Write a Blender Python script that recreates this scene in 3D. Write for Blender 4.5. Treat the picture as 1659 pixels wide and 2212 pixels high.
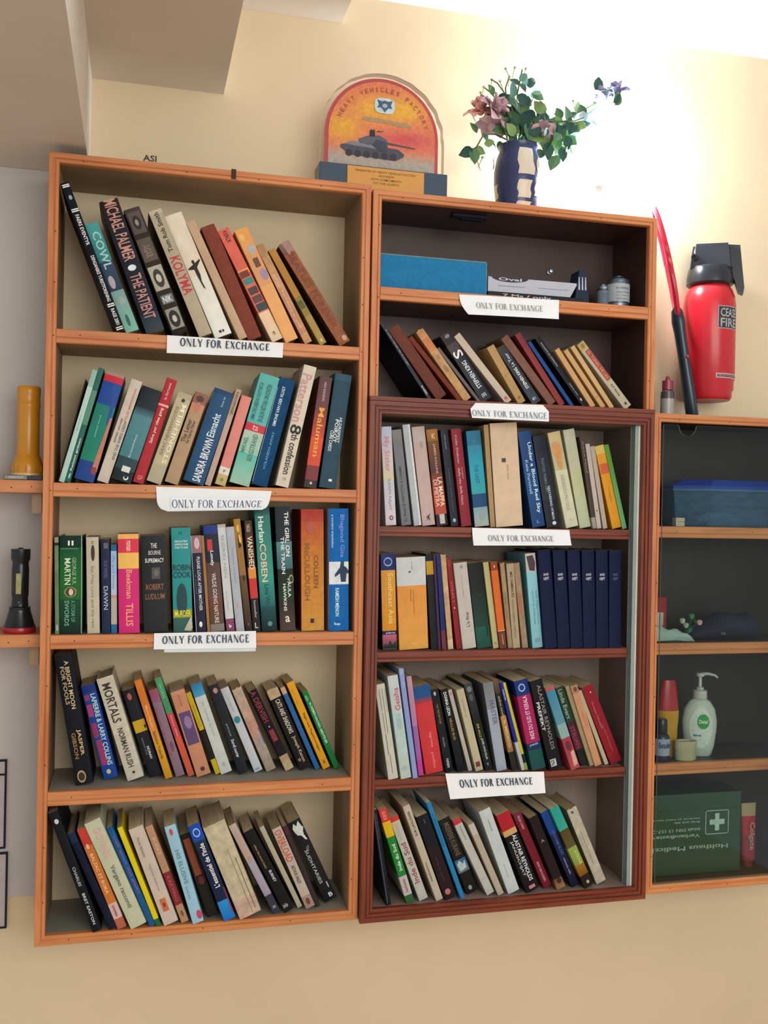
import bpy, bmesh, math, random
from mathutils import Vector, Matrix, Euler

scene = bpy.context.scene
for o in list(bpy.data.objects):
    bpy.data.objects.remove(o, do_unlink=True)

# ------------------------------------------------------------------ camera
# world: X right along the wall, Y into the wall (cabinet fronts at y = 0), Z up; metres
CAM_F, CAM_LOC = 2103.2, Vector((0.1654, -1.8563, 0.6999))
YAW, PITCH, ROLL = -0.24873, -0.001165, -0.019456
cam_data = bpy.data.cameras.new('camera')
cam = bpy.data.objects.new('camera', cam_data)
scene.collection.objects.link(cam)
cam_data.sensor_fit = 'HORIZONTAL'
cam_data.sensor_width = 36.0
cam_data.lens = 36.0 * CAM_F / 1659.0
cam_data.clip_start = 0.02
RM = (Matrix.Rotation(YAW, 3, 'Z') @ Matrix.Rotation(PITCH, 3, 'X') @ Matrix.Rotation(ROLL, 3, 'Y'))
cam.location = CAM_LOC
cam.rotation_euler = (RM @ Matrix.Rotation(math.pi / 2, 3, 'X')).to_euler()
scene.camera = cam

# ------------------------------------------------------------------ world, lights, exposure
world = bpy.data.worlds.new('world')
scene.world = world
world.use_nodes = True
world.node_tree.nodes['Background'].inputs[0].default_value = (0.94, 0.97, 1.0, 1)
world.node_tree.nodes['Background'].inputs[1].default_value = 0.62
vs = scene.view_settings
vs.view_transform = 'Standard'
vs.look = 'None'
vs.gamma = 1.0
vs.use_curve_mapping = False
vs.exposure = 0.0
FRONT_POWER = 50.0
LAMP_EMIT = 820.0
la = bpy.data.lights.new('front_light', 'AREA')  # unseen broad area light behind the camera, stands in for soft frontal room light
la.shape = 'RECTANGLE'
la.size = 2.0
la.size_y = 1.5
la.energy = FRONT_POWER
la.color = (1.0, 0.965, 0.90)
lo = bpy.data.objects.new('front_light', la)
scene.collection.objects.link(lo)
lo.location = (1.1, -3.2, 1.15)
lo.rotation_euler = (Vector((0.75, 0, 0.55)) - Vector(lo.location)).to_track_quat('-Z', 'Y').to_euler()

# ------------------------------------------------------------------ helpers
WALL_Y = 0.171
col = scene.collection

def at(px, py, y):
    """point of the photographed frame on the plane parallel to the wall at depth y"""
    d = RM @ Vector(((px - 829.5) / CAM_F, 1.0, -(py - 1106.0) / CAM_F))
    return CAM_LOC + d * ((y - CAM_LOC.y) / d.y)

def lin(h, a=1.0):
    h = h.lstrip('#')
    v = [int(h[i:i + 2], 16) / 255.0 for i in (0, 2, 4)]
    return tuple((c / 12.92 if c <= 0.04045 else ((c + 0.055) / 1.055) ** 2.4) for c in v) + (a,)

def mix(a, b, t):
    return tuple(a[i] * (1 - t) + b[i] * t for i in range(4))

class MB:
    """collects faces with a colour each and links them as ONE mesh object"""
    def __init__(s):
        s.v, s.f, s.c, s.m = [], [], [], []
    def face(s, pts, c, m=0):
        n = len(s.v)
        s.v += [tuple(p) for p in pts]
        s.f.append(tuple(range(n, n + len(pts))))
        if isinstance(c, (list,)):
            s.c.append(c)
        else:
            s.c.append([c] * len(pts))
        s.m.append(m)
    def faces(s, verts, faces, c, m=0):
        n = len(s.v)
        s.v += [tuple(p) for p in verts]
        for f in faces:
            s.f.append(tuple(i + n for i in f))
            s.c.append([c] * len(f))
            s.m.append(m)
    def box(s, x0, x1, y0, y1, z0, z1, c=(1, 1, 1, 1), m=0, bev=0.0):
        if bev > 0:
            bm = bmesh.new()
            bmesh.ops.create_cube(bm, size=1)
            for v in bm.verts:
                v.co = Vector(((x0 + x1) / 2 + v.co.x * (x1 - x0), (y0 + y1) / 2 + v.co.y * (y1 - y0), (z0 + z1) / 2 + v.co.z * (z1 - z0)))
            bmesh.ops.bevel(bm, geom=list(bm.edges), offset=bev, segments=2, affect='EDGES', profile=0.6)
            s.bm(bm, c, m)
            return
        P = [(x0, y0, z0), (x1, y0, z0), (x1, y1, z0), (x0, y1, z0), (x0, y0, z1), (x1, y0, z1), (x1, y1, z1), (x0, y1, z1)]
        s.faces(P, [(0, 3, 2, 1), (4, 5, 6, 7), (0, 1, 5, 4), (1, 2, 6, 5), (2, 3, 7, 6), (3, 0, 4, 7)], c, m)
    def bm(s, bm, c, m=0, mat=None):
        bm.verts.ensure_lookup_table()
        vs_ = [(mat @ v.co if mat else v.co) for v in bm.verts]
        s.faces(vs_, [[v.index for v in f.verts] for f in bm.faces], c, m)
        bm.free()
    def lathe(s, prof, c=(1, 1, 1, 1), m=0, n=28, center=(0, 0, 0), cap=True, cols=None, sx=1, sy=1):
        N = len(s.v)
        for (r, z) in prof:
            for k in range(n):
                a = 2 * math.pi * k / n
                s.v.append((center[0] + sx * r * math.cos(a), center[1] + sy * r * math.sin(a), center[2] + z))
        for j in range(len(prof) - 1):
            cc = cols[j] if cols else c
            for k in range(n):
                k2 = (k + 1) % n
                s.f.append((N + j * n + k, N + j * n + k2, N + (j + 1) * n + k2, N + (j + 1) * n + k))
                s.c.append([cc] * 4)
                s.m.append(m)
        if cap:
            for j, rev in ((0, True), (len(prof) - 1, False)):
                if prof[j][0] > 1e-5:
                    ids = [N + j * n + k for k in range(n)]
                    if rev: ids.reverse()
                    s.f.append(tuple(ids))
                    s.c.append([cols[min(j, len(cols) - 1)] if cols else c] * n)
                    s.m.append(m)
    def tube(s, pts, r, c=(1, 1, 1, 1), m=0, n=8, rr=None):
        pts = [Vector(p) for p in pts]
        N = len(s.v)
        up = Vector((0, 0, 1))
        for i, p in enumerate(pts):
            t = (pts[min(i + 1, len(pts) - 1)] - pts[max(i - 1, 0)]).normalized()
            a = t.cross(up)
            if a.length < 0.05: a = t.cross(Vector((1, 0, 0)))
            a.normalize()
            b_ = t.cross(a).normalized()
            q = rr[i] if rr else r
            for k in range(n):
                g = 2 * math.pi * k / n
                s.v.append(tuple(p + a * (q * math.cos(g)) + b_ * (q * math.sin(g))))
        for i in range(len(pts) - 1):
            for k in range(n):
                k2 = (k + 1) % n
                s.f.append((N + i * n + k, N + i * n + k2, N + (i + 1) * n + k2, N + (i + 1) * n + k))
                s.c.append([c] * 4)
                s.m.append(m)
        for i in (0, len(pts) - 1):
            s.f.append(tuple(N + i * n + k for k in range(n)))
            s.c.append([c] * n)
            s.m.append(m)
    def prism(s, poly, y0, y1, c=(1, 1, 1, 1), m=0):
        """poly in x,z extruded from y0 (front) to y1"""
        n = len(poly)
        V = [(p[0], y0, p[1]) for p in poly] + [(p[0], y1, p[1]) for p in poly]
        F = [tuple(range(n)), tuple(reversed(range(n, 2 * n)))] + [(i, (i + 1) % n + 0, (i + 1) % n + n, i + n) for i in range(n)]
        s.faces(V, F, c, m)
    def build(s, name, mats, parent=None, smooth=False, loc=None, rot=None, normals=True):
        me = bpy.data.meshes.new(name)
        me.from_pydata(s.v, [], s.f)
        if not isinstance(mats, (list, tuple)): mats = [mats]
        for m_ in mats: me.materials.append(m_)
        at_ = me.color_attributes.new('Col', 'FLOAT_COLOR', 'CORNER')
        flat = []
        for cs in s.c:
            for q in cs: flat += list(q)
        at_.data.foreach_set('color', flat)
        me.polygons.foreach_set('material_index', s.m)
        if smooth:
            me.polygons.foreach_set('use_smooth', [True] * len(s.f))
        me.update()
        if normals:
            bm = bmesh.new(); bm.from_mesh(me)
            bmesh.ops.remove_doubles(bm, verts=bm.verts, dist=1e-6)
            bmesh.ops.recalc_face_normals(bm, faces=bm.faces)
            bm.to_mesh(me); bm.free()
        if smooth:
            try: me.set_sharp_from_angle(angle=math.radians(38))
            except Exception: pass
        o = bpy.data.objects.new(name, me)
        col.objects.link(o)
        if parent: o.parent = parent
        if loc: o.location = loc
        if rot: o.rotation_euler = rot
        return o

def thing(name, label, cat, loc=(0, 0, 0), rot=(0, 0, 0), group=None):
    o = bpy.data.objects.new(name, None)
    o.empty_display_size = 0.02
    col.objects.link(o)
    o.location = loc
    o.rotation_euler = rot
    o['label'] = label
    o['category'] = cat
    if group: o['group'] = group
    return o

def tag(o, label, cat, group=None):
    o['label'] = label; o['category'] = cat
    if group: o['group'] = group
    return o

# ------------------------------------------------------------------ materials
def newmat(name):
    m = bpy.data.materials.new(name)
    m.use_nodes = True
    return m, m.node_tree, m.node_tree.nodes['Principled BSDF']

def nd(nt, t, **kw):
    n = nt.nodes.new(t)
    for k, v in kw.items(): setattr(n, k, v)
    return n

def col_mat(name, rough=0.5, spec=0.4, wear=0.10, wscale=60, bump=0.0, bscale=400, stretch=(1, 1, 1), coat=0.0, metal=0.0):
    """base colour from the 'Col' face colours, broken up by procedural wear"""
    m, nt, p = newmat(name)
    a = nd(nt, 'ShaderNodeAttribute', attribute_name='Col')
    tc = nd(nt, 'ShaderNodeTexCoord')
    mp = nd(nt, 'ShaderNodeMapping')
    mp.inputs['Scale'].default_value = stretch
    nt.links.new(tc.outputs['Object'], mp.inputs['Vector'])
    n = nd(nt, 'ShaderNodeTexNoise')
    n.inputs['Scale'].default_value = wscale
    n.inputs['Detail'].default_value = 5
    nt.links.new(mp.outputs[0], n.inputs['Vector'])
    r = nd(nt, 'ShaderNodeMapRange')
    r.inputs['From Min'].default_value = 0.3; r.inputs['From Max'].default_value = 0.7
    r.inputs['To Min'].default_value = 1 - wear; r.inputs['To Max'].default_value = 1 + wear
    nt.links.new(n.outputs['Fac'], r.inputs['Value'])
    mx = nd(nt, 'ShaderNodeVectorMath', operation='SCALE')
    nt.links.new(a.outputs['Color'], mx.inputs[0])
    nt.links.new(r.outputs[0], mx.inputs['Scale'])
    nt.links.new(mx.outputs[0], p.inputs['Base Color'])
    p.inputs['Roughness'].default_value = rough
    p.inputs['Specular IOR Level'].default_value = spec
    p.inputs['Coat Weight'].default_value = coat
    p.inputs['Metallic'].default_value = metal
    if bump:
        n2 = nd(nt, 'ShaderNodeTexNoise')
        n2.inputs['Scale'].default_value = bscale
        nt.links.new(mp.outputs[0], n2.inputs['Vector'])
        b = nd(nt, 'ShaderNodeBump')
        b.inputs['Strength'].default_value = bump
        b.inputs['Distance'].default_value = 0.001
        nt.links.new(n2.outputs['Fac'], b.inputs['Height'])
        nt.links.new(b.outputs[0], p.inputs['Normal'])
    return m

M = {}
M['paper'] = col_mat('book_paper_cover', 0.45, 0.2, 0.07, 45, 0.12, 160)
M['worn'] = col_mat('worn_paper_cover', 0.75, 0.2, 0.20, 70, 0.5, 220)
M['cloth'] = col_mat('cloth_cover', 0.6, 0.18, 0.12, 90, 0.35, 900)
M['print'] = col_mat('printed_ink', 0.5, 0.3, 0.12, 150)
M['pages'] = col_mat('page_edges', 0.9, 0.1, 0.22, 900, 0.3, 900, stretch=(1, .02, .02))
M['plain'] = col_mat('painted_plain', 0.5, 0.4, 0.06, 30)
M['matte'] = col_mat('matte_plain', 0.85, 0.2, 0.10, 40, 0.2, 120)
M['plastic'] = col_mat('glossy_plastic', 0.28, 0.5, 0.04, 20)
M['sheet'] = col_mat('paper_sheet', 0.8, 0.2, 0.03, 25, 0.35, 18)
M['leafm'] = col_mat('fabric_leaf', 0.6, 0.3, 0.2, 80)
M['metal'] = col_mat('brushed_metal', 0.35, 0.5, 0.08, 60, metal=0.8)

def wood(name, c1, c2, c3, axis, rough=0.5):
    m, nt, p = newmat(name)
    tc = nd(nt, 'ShaderNodeTexCoord')
    mp = nd(nt, 'ShaderNodeMapping')
    sc = [26, 26, 26]; sc[axis] = 1.6
    mp.inputs['Scale'].default_value = sc
    nt.links.new(tc.outputs['Object'], mp.inputs['Vector'])
    n = nd(nt, 'ShaderNodeTexNoise')
    n.inputs['Scale'].default_value = 3.0; n.inputs['Detail'].default_value = 6; n.inputs['Distortion'].default_value = 1.2
    nt.links.new(mp.outputs[0], n.inputs['Vector'])
    cr = nd(nt, 'ShaderNodeValToRGB')
    cr.color_ramp.elements[0].position = 0.30; cr.color_ramp.elements[0].color = lin(c1)
    cr.color_ramp.elements[1].position = 0.72; cr.color_ramp.elements[1].color = lin(c3)
    e = cr.color_ramp.elements.new(0.5); e.color = lin(c2)
    nt.links.new(n.outputs['Fac'], cr.inputs['Fac'])
    n2 = nd(nt, 'ShaderNodeTexNoise')
    n2.inputs['Scale'].default_value = 5.0; n2.inputs['Detail'].default_value = 3
    nt.links.new(tc.outputs['Object'], n2.inputs['Vector'])
    r = nd(nt, 'ShaderNodeMapRange')
    r.inputs['From Min'].default_value = 0.3; r.inputs['From Max'].default_value = 0.7
    r.inputs['To Min'].default_value = 0.86; r.inputs['To Max'].default_value = 1.12
    nt.links.new(n2.outputs['Fac'], r.inputs['Value'])
    mx = nd(nt, 'ShaderNodeVectorMath', operation='SCALE')
    nt.links.new(cr.outputs['Color'], mx.inputs[0]); nt.links.new(r.outputs[0], mx.inputs['Scale'])
    nt.links.new(mx.outputs[0], p.inputs['Base Color'])
    p.inputs['Roughness'].default_value = rough
    b = nd(nt, 'ShaderNodeBump'); b.inputs['Strength'].default_value = 0.06; b.inputs['Distance'].default_value = 0.001
    nt.links.new(n.outputs['Fac'], b.inputs['Height']); nt.links.new(b.outputs[0], p.inputs['Normal'])
    return m
M['oh'] = wood('orange_pine_across', '#ba6c3c', '#c8804c', '#d08c56', 0)
M['ov'] = wood('orange_pine_upright', '#ba6c3c', '#c8804c', '#d08c56', 2)
M['bh'] = wood('red_brown_wood_across', '#5c1f0a', '#722e15', '#803a1e', 0)
M['bv'] = wood('red_brown_wood_upright', '#5c1f0a', '#722e15', '#803a1e', 2)

def board(name, c, dust=None, rough=0.7, var=0.2, scale=9):
    """plain board; dust settles on faces that look upwards"""
    m, nt, p = newmat(name)
    tc = nd(nt, 'ShaderNodeTexCoord')
    n = nd(nt, 'ShaderNodeTexNoise'); n.inputs['Scale'].default_value = scale; n.inputs['Detail'].default_value = 7
    nt.links.new(tc.outputs['Object'], n.inputs['Vector'])
    cr = nd(nt, 'ShaderNodeValToRGB')
    cc = lin(c)
    cr.color_ramp.elements[0].position = 0.3; cr.color_ramp.elements[0].color = tuple(q * (1 - var) for q in cc[:3]) + (1,)
    cr.color_ramp.elements[1].position = 0.7; cr.color_ramp.elements[1].color = tuple(q * (1 + var) for q in cc[:3]) + (1,)
    nt.links.new(n.outputs['Fac'], cr.inputs['Fac'])
    last = cr.outputs['Color']
    if dust:
        g = nd(nt, 'ShaderNodeNewGeometry'); sp = nd(nt, 'ShaderNodeSeparateXYZ')
        nt.links.new(g.outputs['Normal'], sp.inputs[0])
        mr = nd(nt, 'ShaderNodeMapRange'); mr.inputs['From Min'].default_value = 0.5; mr.inputs['From Max'].default_value = 0.9
        nt.links.new(sp.outputs['Z'], mr.inputs['Value'])
        mu = nd(nt, 'ShaderNodeMath', operation='MULTIPLY')
        n2 = nd(nt, 'ShaderNodeMapRange'); n2.inputs['From Min'].default_value = 0.25; n2.inputs['From Max'].default_value = 0.55
        n2.inputs['To Min'].default_value = 0.55
        nt.links.new(n.outputs['Fac'], n2.inputs['Value'])
        nt.links.new(mr.outputs[0], mu.inputs[0]); nt.links.new(n2.outputs[0], mu.inputs[1])
        mx = nd(nt, 'ShaderNodeMix', data_type='RGBA')
        nt.links.new(mu.outputs[0], mx.inputs['Factor']); nt.links.new(last, mx.inputs['A'])
        mx.inputs['B'].default_value = lin(dust)
        last = mx.outputs['Result']
    nt.links.new(last, p.inputs['Base Color'])
    p.inputs['Roughness'].default_value = rough
    return m
M['ply'] = board('dull_brown_ply', '#94795a', '#8e8e84')
M['plyb'] = board('brown_interior_board', '#7c6c62', '#8c7c70')
M['backb'] = board('grey_brown_back_board', '#8a7c70', None, var=0.15)
M['darkb'] = board('dark_brown_interior', '#3e2822', '#4c3a30', rough=0.45)
M['blackb'] = board('deep_brown_interior', '#241913', '#3a332a', rough=0.5)
M['wall'] = board('cream_wall_paint', '#dac7a5', None, rough=0.75, var=0.05, scale=3)
M['greyp'] = board('pale_grey_left_wall', '#c0bcb8', None, rough=0.7, var=0.05, scale=3)
M['soffit'] = board('stair_underside_plaster', '#d4c8b8', None, rough=0.8, var=0.05, scale=4)
M['ceil'] = board('white_ceiling_paint', '#e4e4e8', None, rough=0.8, var=0.03, scale=4)
M['floor'] = board('tan_floor', '#d0a878', None, rough=0.6, var=0.1, scale=6)

def glass(name, tint=(0.93, 0.97, 0.95), rough=0.02, dust=0.003, dc=(0.35, 0.37, 0.36), gc=0.22):
    m, nt, p = newmat(name)
    out = nt.nodes['Material Output']
    tr = nd(nt, 'ShaderNodeBsdfTransparent'); tr.inputs[0].default_value = tint + (1,)
    gl = nd(nt, 'ShaderNodeBsdfGlossy'); gl.inputs['Roughness'].default_value = rough; gl.inputs['Color'].default_value = (gc, gc, gc, 1)
    fr = nd(nt, 'ShaderNodeFresnel'); fr.inputs['IOR'].default_value = 1.45
    ns = nd(nt, 'ShaderNodeTexNoise'); ns.inputs['Scale'].default_value = 8
    ms = nd(nt, 'ShaderNodeMixShader')
    nt.links.new(fr.outputs[0], ms.inputs[0]); nt.links.new(tr.outputs[0], ms.inputs[1]); nt.links.new(gl.outputs[0], ms.inputs[2])
    df = nd(nt, 'ShaderNodeBsdfDiffuse'); df.inputs[0].default_value = dc + (1,)
    m2 = nd(nt, 'ShaderNodeMixShader')
    mr = nd(nt, 'ShaderNodeMapRange'); mr.inputs['To Min'].default_value = dust * .3; mr.inputs['To Max'].default_value = dust
    nt.links.new(ns.outputs['Fac'], mr.inputs['Value']); nt.links.new(mr.outputs[0], m2.inputs[0])
    nt.links.new(ms.outputs[0], m2.inputs[1]); nt.links.new(df.outputs[0], m2.inputs[2])
    nt.links.new(m2.outputs[0], out.inputs['Surface'])
    return m
M['glass'] = glass('dusty_clear_glass')
M['film'] = glass('clear_plastic_film', (0.95, 0.96, 0.95), 0.2, 0.12, (0.7, 0.7, 0.68), 0.9)
M['bluefilm'] = glass('blue_tinted_plastic', (0.35, 0.55, 0.72), 0.15, 0.75, (0.10, 0.20, 0.34))

def emit(name, c, s):
    m, nt, p = newmat(name)
    p.inputs['Base Color'].default_value = (0.9, 0.9, 0.9, 1)
    p.inputs['Emission Color'].default_value = c
    p.inputs['Emission Strength'].default_value = s
    return m
M['bulb'] = emit('lit_bulb', (0.86, 0.93, 1.0, 1), LAMP_EMIT)

# ------------------------------------------------------------------ lettering
_tc = {}
def text_polys(s, bold=0.012):
    """flat polygons of a string in the built-in font, normalised to 0..1 x 0..1"""
    k = (s, bold)
    if k in _tc: return _tc[k]
    cu = bpy.data.curves.new('lettering', 'FONT')
    cu.body = s
    cu.resolution_u = 2
    cu.offset = bold
    ob = bpy.data.objects.new('lettering', cu)
    me = bpy.data.meshes.new_from_object(ob)
    vs_ = [v.co.copy() for v in me.vertices]
    fs = [tuple(p.vertices) for p in me.polygons]
    bpy.data.objects.remove(ob); bpy.data.meshes.remove(me); bpy.data.curves.remove(cu)
    if not vs_:
        _tc[k] = ([], [], 1); return _tc[k]
    x0 = min(v.x for v in vs_); x1 = max(v.x for v in vs_); y0 = min(v.y for v in vs_); y1 = max(v.y for v in vs_)
    V = [((v.x - x0) / (x1 - x0), (v.y - y0) / (y1 - y0)) for v in vs_]
    _tc[k] = (V, fs, (x1 - x0) / (y1 - y0))
    return _tc[k]

def put_text(mb, s, fmap, d, c, bold=0.012, m=0):
    """fmap(u,t) -> 3D with u across 0..1 and t downwards 0..1 of the target box"""
    V, F, _ = text_polys(s, bold)
    def g(a, b_):
        if d == 'h': return (a, 1 - b_)
        if d == 'd': return (b_, a)
        if d == 'u': return (1 - b_, 1 - a)
        return (1 - a, b_)             # 'i' upside down
    mb.faces([fmap(*g(a, b_)) for a, b_ in V], F, c, m)

def serif_polys(s, bold=False):
    """a small roman alphabet with thick stems, thin bars and serifs (unit height)"""
    W, T, S = (0.21, 0.10, 0.0) if bold else (0.15, 0.055, 0.13)
    def rect(x0, y0, x1, y1):
        if bold and abs(y1 - y0) < .05: return [(x0, y0), (x0 + .001, y0), (x0 + .001, y1), (x0, y1)]
        return [(x0, y0), (x1, y0), (x1, y1), (x0, y1)]
    def stem(x, w=W, y0=0, y1=1, a=True, b_=True):
        q = [rect(x, y0, x + w, y1)]
        if a: q.append(rect(x - S * .6, y0, x + w + S * .6, y0 + .04))
        if b_: q.append(rect(x - S * .6, y1 - .04, x + w + S * .6, y1))
        return q
    def diag(xa, ya, xb, yb, w):
        w = w * (1.35 if w > .1 else 1.9) if bold else w
        return [[(xa - w / 2, ya), (xa + w / 2, ya), (xb + w / 2, yb), (xb - w / 2, yb)]]
    def arc(cx, cy, rx, ry, a0, a1, w, t, n=14):
        q = []
        if bold: w, t = w * 1.45, t * 2
        for i in range(n):
            A = math.radians(a0 + (a1 - a0) * i / n); B = math.radians(a0 + (a1 - a0) * (i + 1) / n)
            q.append([(cx + rx * math.cos(A), cy + ry * math.sin(A)), (cx + rx * math.cos(B), cy + ry * math.sin(B)),
                      (cx + (rx - w) * math.cos(B), cy + (ry - t) * math.sin(B)), (cx + (rx - w) * math.cos(A), cy + (ry - t) * math.sin(A))])
        return q
    G = {
        'O': (.88, arc(.44, .5, .44, .52, 0, 360, .15, .05, 24)),
        'C': (.80, arc(.44, .5, .44, .52, 45, 315, .15, .05, 18) + [rect(.70, .68, .75, .96)]),
        'G': (.88, arc(.44, .5, .44, .52, 45, 300, .15, .05, 18) + stem(.62, .13, .04, .44, False, True) + [rect(.70, .70, .75, .96)]),
        'N': (.92, stem(.10, .06, 0, 1, True, True) + stem(.76, .06, 0, 1, False, True) + diag(.14, 1, .76, 0, .17)),
        'L': (.68, stem(.10) + [rect(.1, 0, .62, T), rect(.57, 0, .62, .26)]),
        'Y': (.86, stem(.36, W, 0, .45, True, False) + diag(.43, .42, .10, 1, .16) + diag(.45, .42, .76, 1, .07) + [rect(0, .96, .25, 1), rect(.62, .96, .88, 1)]),
        'F': (.64, stem(.10) + [rect(.1, 1 - T, .6, 1), rect(.1, .5, .46, .5 + T), rect(.55, .76, .6, 1), rect(.42, .4, .46, .66)]),
        'R': (.84, stem(.10) + arc(.30, .74, .32, .26, -90, 90, .15, .05, 12) + [rect(.2, .95, .32, 1), rect(.2, .48, .32, .53)] + diag(.72, 0, .40, .5, .16) + [rect(.62, 0, .88, .04)]),
        'E': (.70, stem(.10) + [rect(.1, 1 - T, .62, 1), rect(.1, .5, .48, .5 + T), rect(.1, 0, .65, T), rect(.57, .78, .62, 1), rect(.60, 0, .65, .24), rect(.44, .4, .48, .66)]),
        'X': (.84, diag(.72, 0, .14, 1, .17) + diag(.10, 0, .72, 1, .06) + [rect(0, 0, .24, .04), rect(.58, 0, .86, .04), rect(.02, .96, .28, 1), rect(.6, .96, .84, 1)]),
        'H': (.92, stem(.10) + stem(.66) + [rect(.1, .48, .8, .48 + T)]),
        'A': (.88, diag(.10, 0, .42, 1, .06) + diag(.72, 0, .42, 1, .17) + [rect(.22, .32, .62, .32 + T), rect(0, 0, .24, .04), rect(.58, 0, .88, .04)]),
    }
    out, x = [], 0
    for ch in s:
        if ch == ' ': x += .45; continue
        w, ps = G[ch]
        out += [[(x + px, py) for px, py in q] for q in ps]
        x += w + .10
    return out, x - .10

# ------------------------------------------------------------------ mitred frame mouldings
def mitred_rail(name, mat, corners, i, prof, parent, depth=0.014):
    """rail i of a rectangular frame; prof = [(inward, y)...]; corners in x,z clockwise from top left"""
    a = Vector(corners[i]); b_ = Vector(corners[(i + 1) % 4])
    d = (b_ - a).normalized()
    nrm = Vector((d.y, -d.x))            # inward for clockwise order
    mb = MB()
    Wd = prof[-1][0]
    P = [(0.0, depth)] + list(prof) + [(Wd, depth)]
    A = [(a + d * q + nrm * q, y) for q, y in P]
    B = [(b_ - d * q + nrm * q, y) for q, y in P]
    A = [(v.x, y, v.y) for v, y in A]; B = [(v.x, y, v.y) for v, y in B]
    for k in range(len(P) - 1):
        mb.face([A[k], B[k], B[k + 1], A[k + 1]], (1, 1, 1, 1))
    mb.face(list(reversed(A)), (1, 1, 1, 1)); mb.face(B, (1, 1, 1, 1))
    mb.face([A[-1], B[-1], B[0], A[0]], (1, 1, 1, 1))
    return mb.build(name, mat, parent)

def bead_profile(w, y=0.0):
    g = 0.62 * w
    return [(0, y + .0012), (.0012, y), (g - .0016, y), (g - .0005, y + .0022), (g + .0005, y + .0022), (g + .0016, y + .0002), (w - .0014, y + .0002), (w, y + .0018)]

def step_profile(w, y=0.0):
    return [(0, y + .001), (.001, y), (.36 * w, y), (.40 * w, y + .003), (.46 * w, y + .003), (.50 * w, y + .001), (.66 * w, y + .001), (.70 * w, y + .0045), (.76 * w, y + .0045), (.80 * w, y + .003), (w - .001, y + .003), (w, y + .005)]

def shelf_lip(x0, x1, ztop, hh, mat, parent, y=0.0, prof=bead_profile):
    mb = MB()
    P = [(0.0, y + .012)] + prof(hh, y) + [(hh, y + .012)]
    A = [(x0, yy, ztop - q) for q, yy in P]; B = [(x1, yy, ztop - q) for q, yy in P]
    for k in range(len(P) - 1): mb.face([A[k], B[k], B[k + 1], A[k + 1]], (1, 1, 1, 1))
    mb.face([A[-1], B[-1], B[0], A[0]], (1, 1, 1, 1)); mb.face(A, (1, 1, 1, 1)); mb.face(B, (1, 1, 1, 1))
    return mb.build('shelf_lip', mat, parent)

def nails(pts, parent, y=-0.0006):
    mb = MB(); c = lin('#3c2416')
    for x, z in pts:
        n = 8
        V = [(x + .0011 * math.cos(2 * math.pi * k / n), y, z + .0011 * math.sin(2 * math.pi * k / n)) for k in range(n)] + [(x, y - .0004, z)]
        mb.faces(V, [(k, (k + 1) % n, n) for k in range(n)], c)
    o = mb.build('nail_heads', M['matte'], parent); o['kind'] = 'stuff'
    return o

def bookcase(label, x0, x1, z0, z1, fw, shelves, lip_h, ms, mh, mside, back, prof, yf=0.0, recess=0.0, inner_side=None, nail_seed=1, wall_gap=0.0005, tb=None, xn=None):
    t = thing('bookcase', label, 'bookcase', (x0, 0, z0))
    fwt = tb or fw
    L = lambda o: setattr(o, 'location', (-x0, 0, -z0))
    kids = []
    corners = [(x0, z1), (x1, z1), (x1, z0), (x0, z0)]
    for i, nm in enumerate(['top_rail', 'right_stile', 'bottom_rail', 'left_stile']):
        kids.append(mitred_rail(nm, mh if i in (0, 2) else ms, corners, i, prof(fw, yf), t))
    yb = WALL_Y - wall_gap
    th = fw - .001
    for nm, (a, b_) in (('side_panel', (x0 + .0008, x0 + th)), ('side_panel', (x1 - th, x1 - .0008))):
        mb = MB(); mb.box(a, b_, .0141, yb, z0 + .001, z1 - .001); kids.append(mb.build(nm, mside, t))
    mb = MB(); mb.box(x0 + th + .0001, x1 - th - .0001, .0141, yb, z1 - th, z1 - .001); kids.append(mb.build('top_panel', mside, t))
    mb = MB(); mb.box(x0 + th + .0001, x1 - th - .0001, .0141, yb, z0 + .001, z0 + th); kids.append(mb.build('bottom_panel', mside, t))
    if back:
        mb = MB(); mb.box(x0 + th + .0002, x1 - th - .0002, yb - .005, yb - .0002, z0 + th + .0002, z1 - th - .0002); kids.append(mb.build('back_panel', back, t))
        yb -= .0055
    for sz in shelves:
        mb = MB(); mb.box(x0 + fw + .0002, (xn or x1 - fw) - .0002, recess + .0122, yb, sz - lip_h + .002, sz - .0004)
        s_ = mb.build('shelf', mside, t)
        kids.append(s_)
        l_ = shelf_lip(x0 + fw + .0002, (xn or x1 - fw) - .0002, sz, lip_h, mh, s_, recess, prof if prof is bead_profile else bead_profile)
    for k in kids: k.location = (-x0, 0, -z0)
    rnd = random.Random(nail_seed)
    pts = []
    for xx in (x0 + fw * .75, x1 - fw * .75):
        z = z0 + .08
        while z < z1 - .05:
            pts.append((xx, z)); z += rnd.uniform(.09, .16)
    for zz in [z1 - fw * .7] + [q - lip_h * .4 for q in shelves] + [z0 + fw * .5]:
        x = x0 + .06
        while x < x1 - .04:
            pts.append((x, zz)); x += rnd.uniform(.10, .19)
    if nail_seed:
        nails(pts, t).location = (-x0, 0, -z0)
    return t

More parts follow.
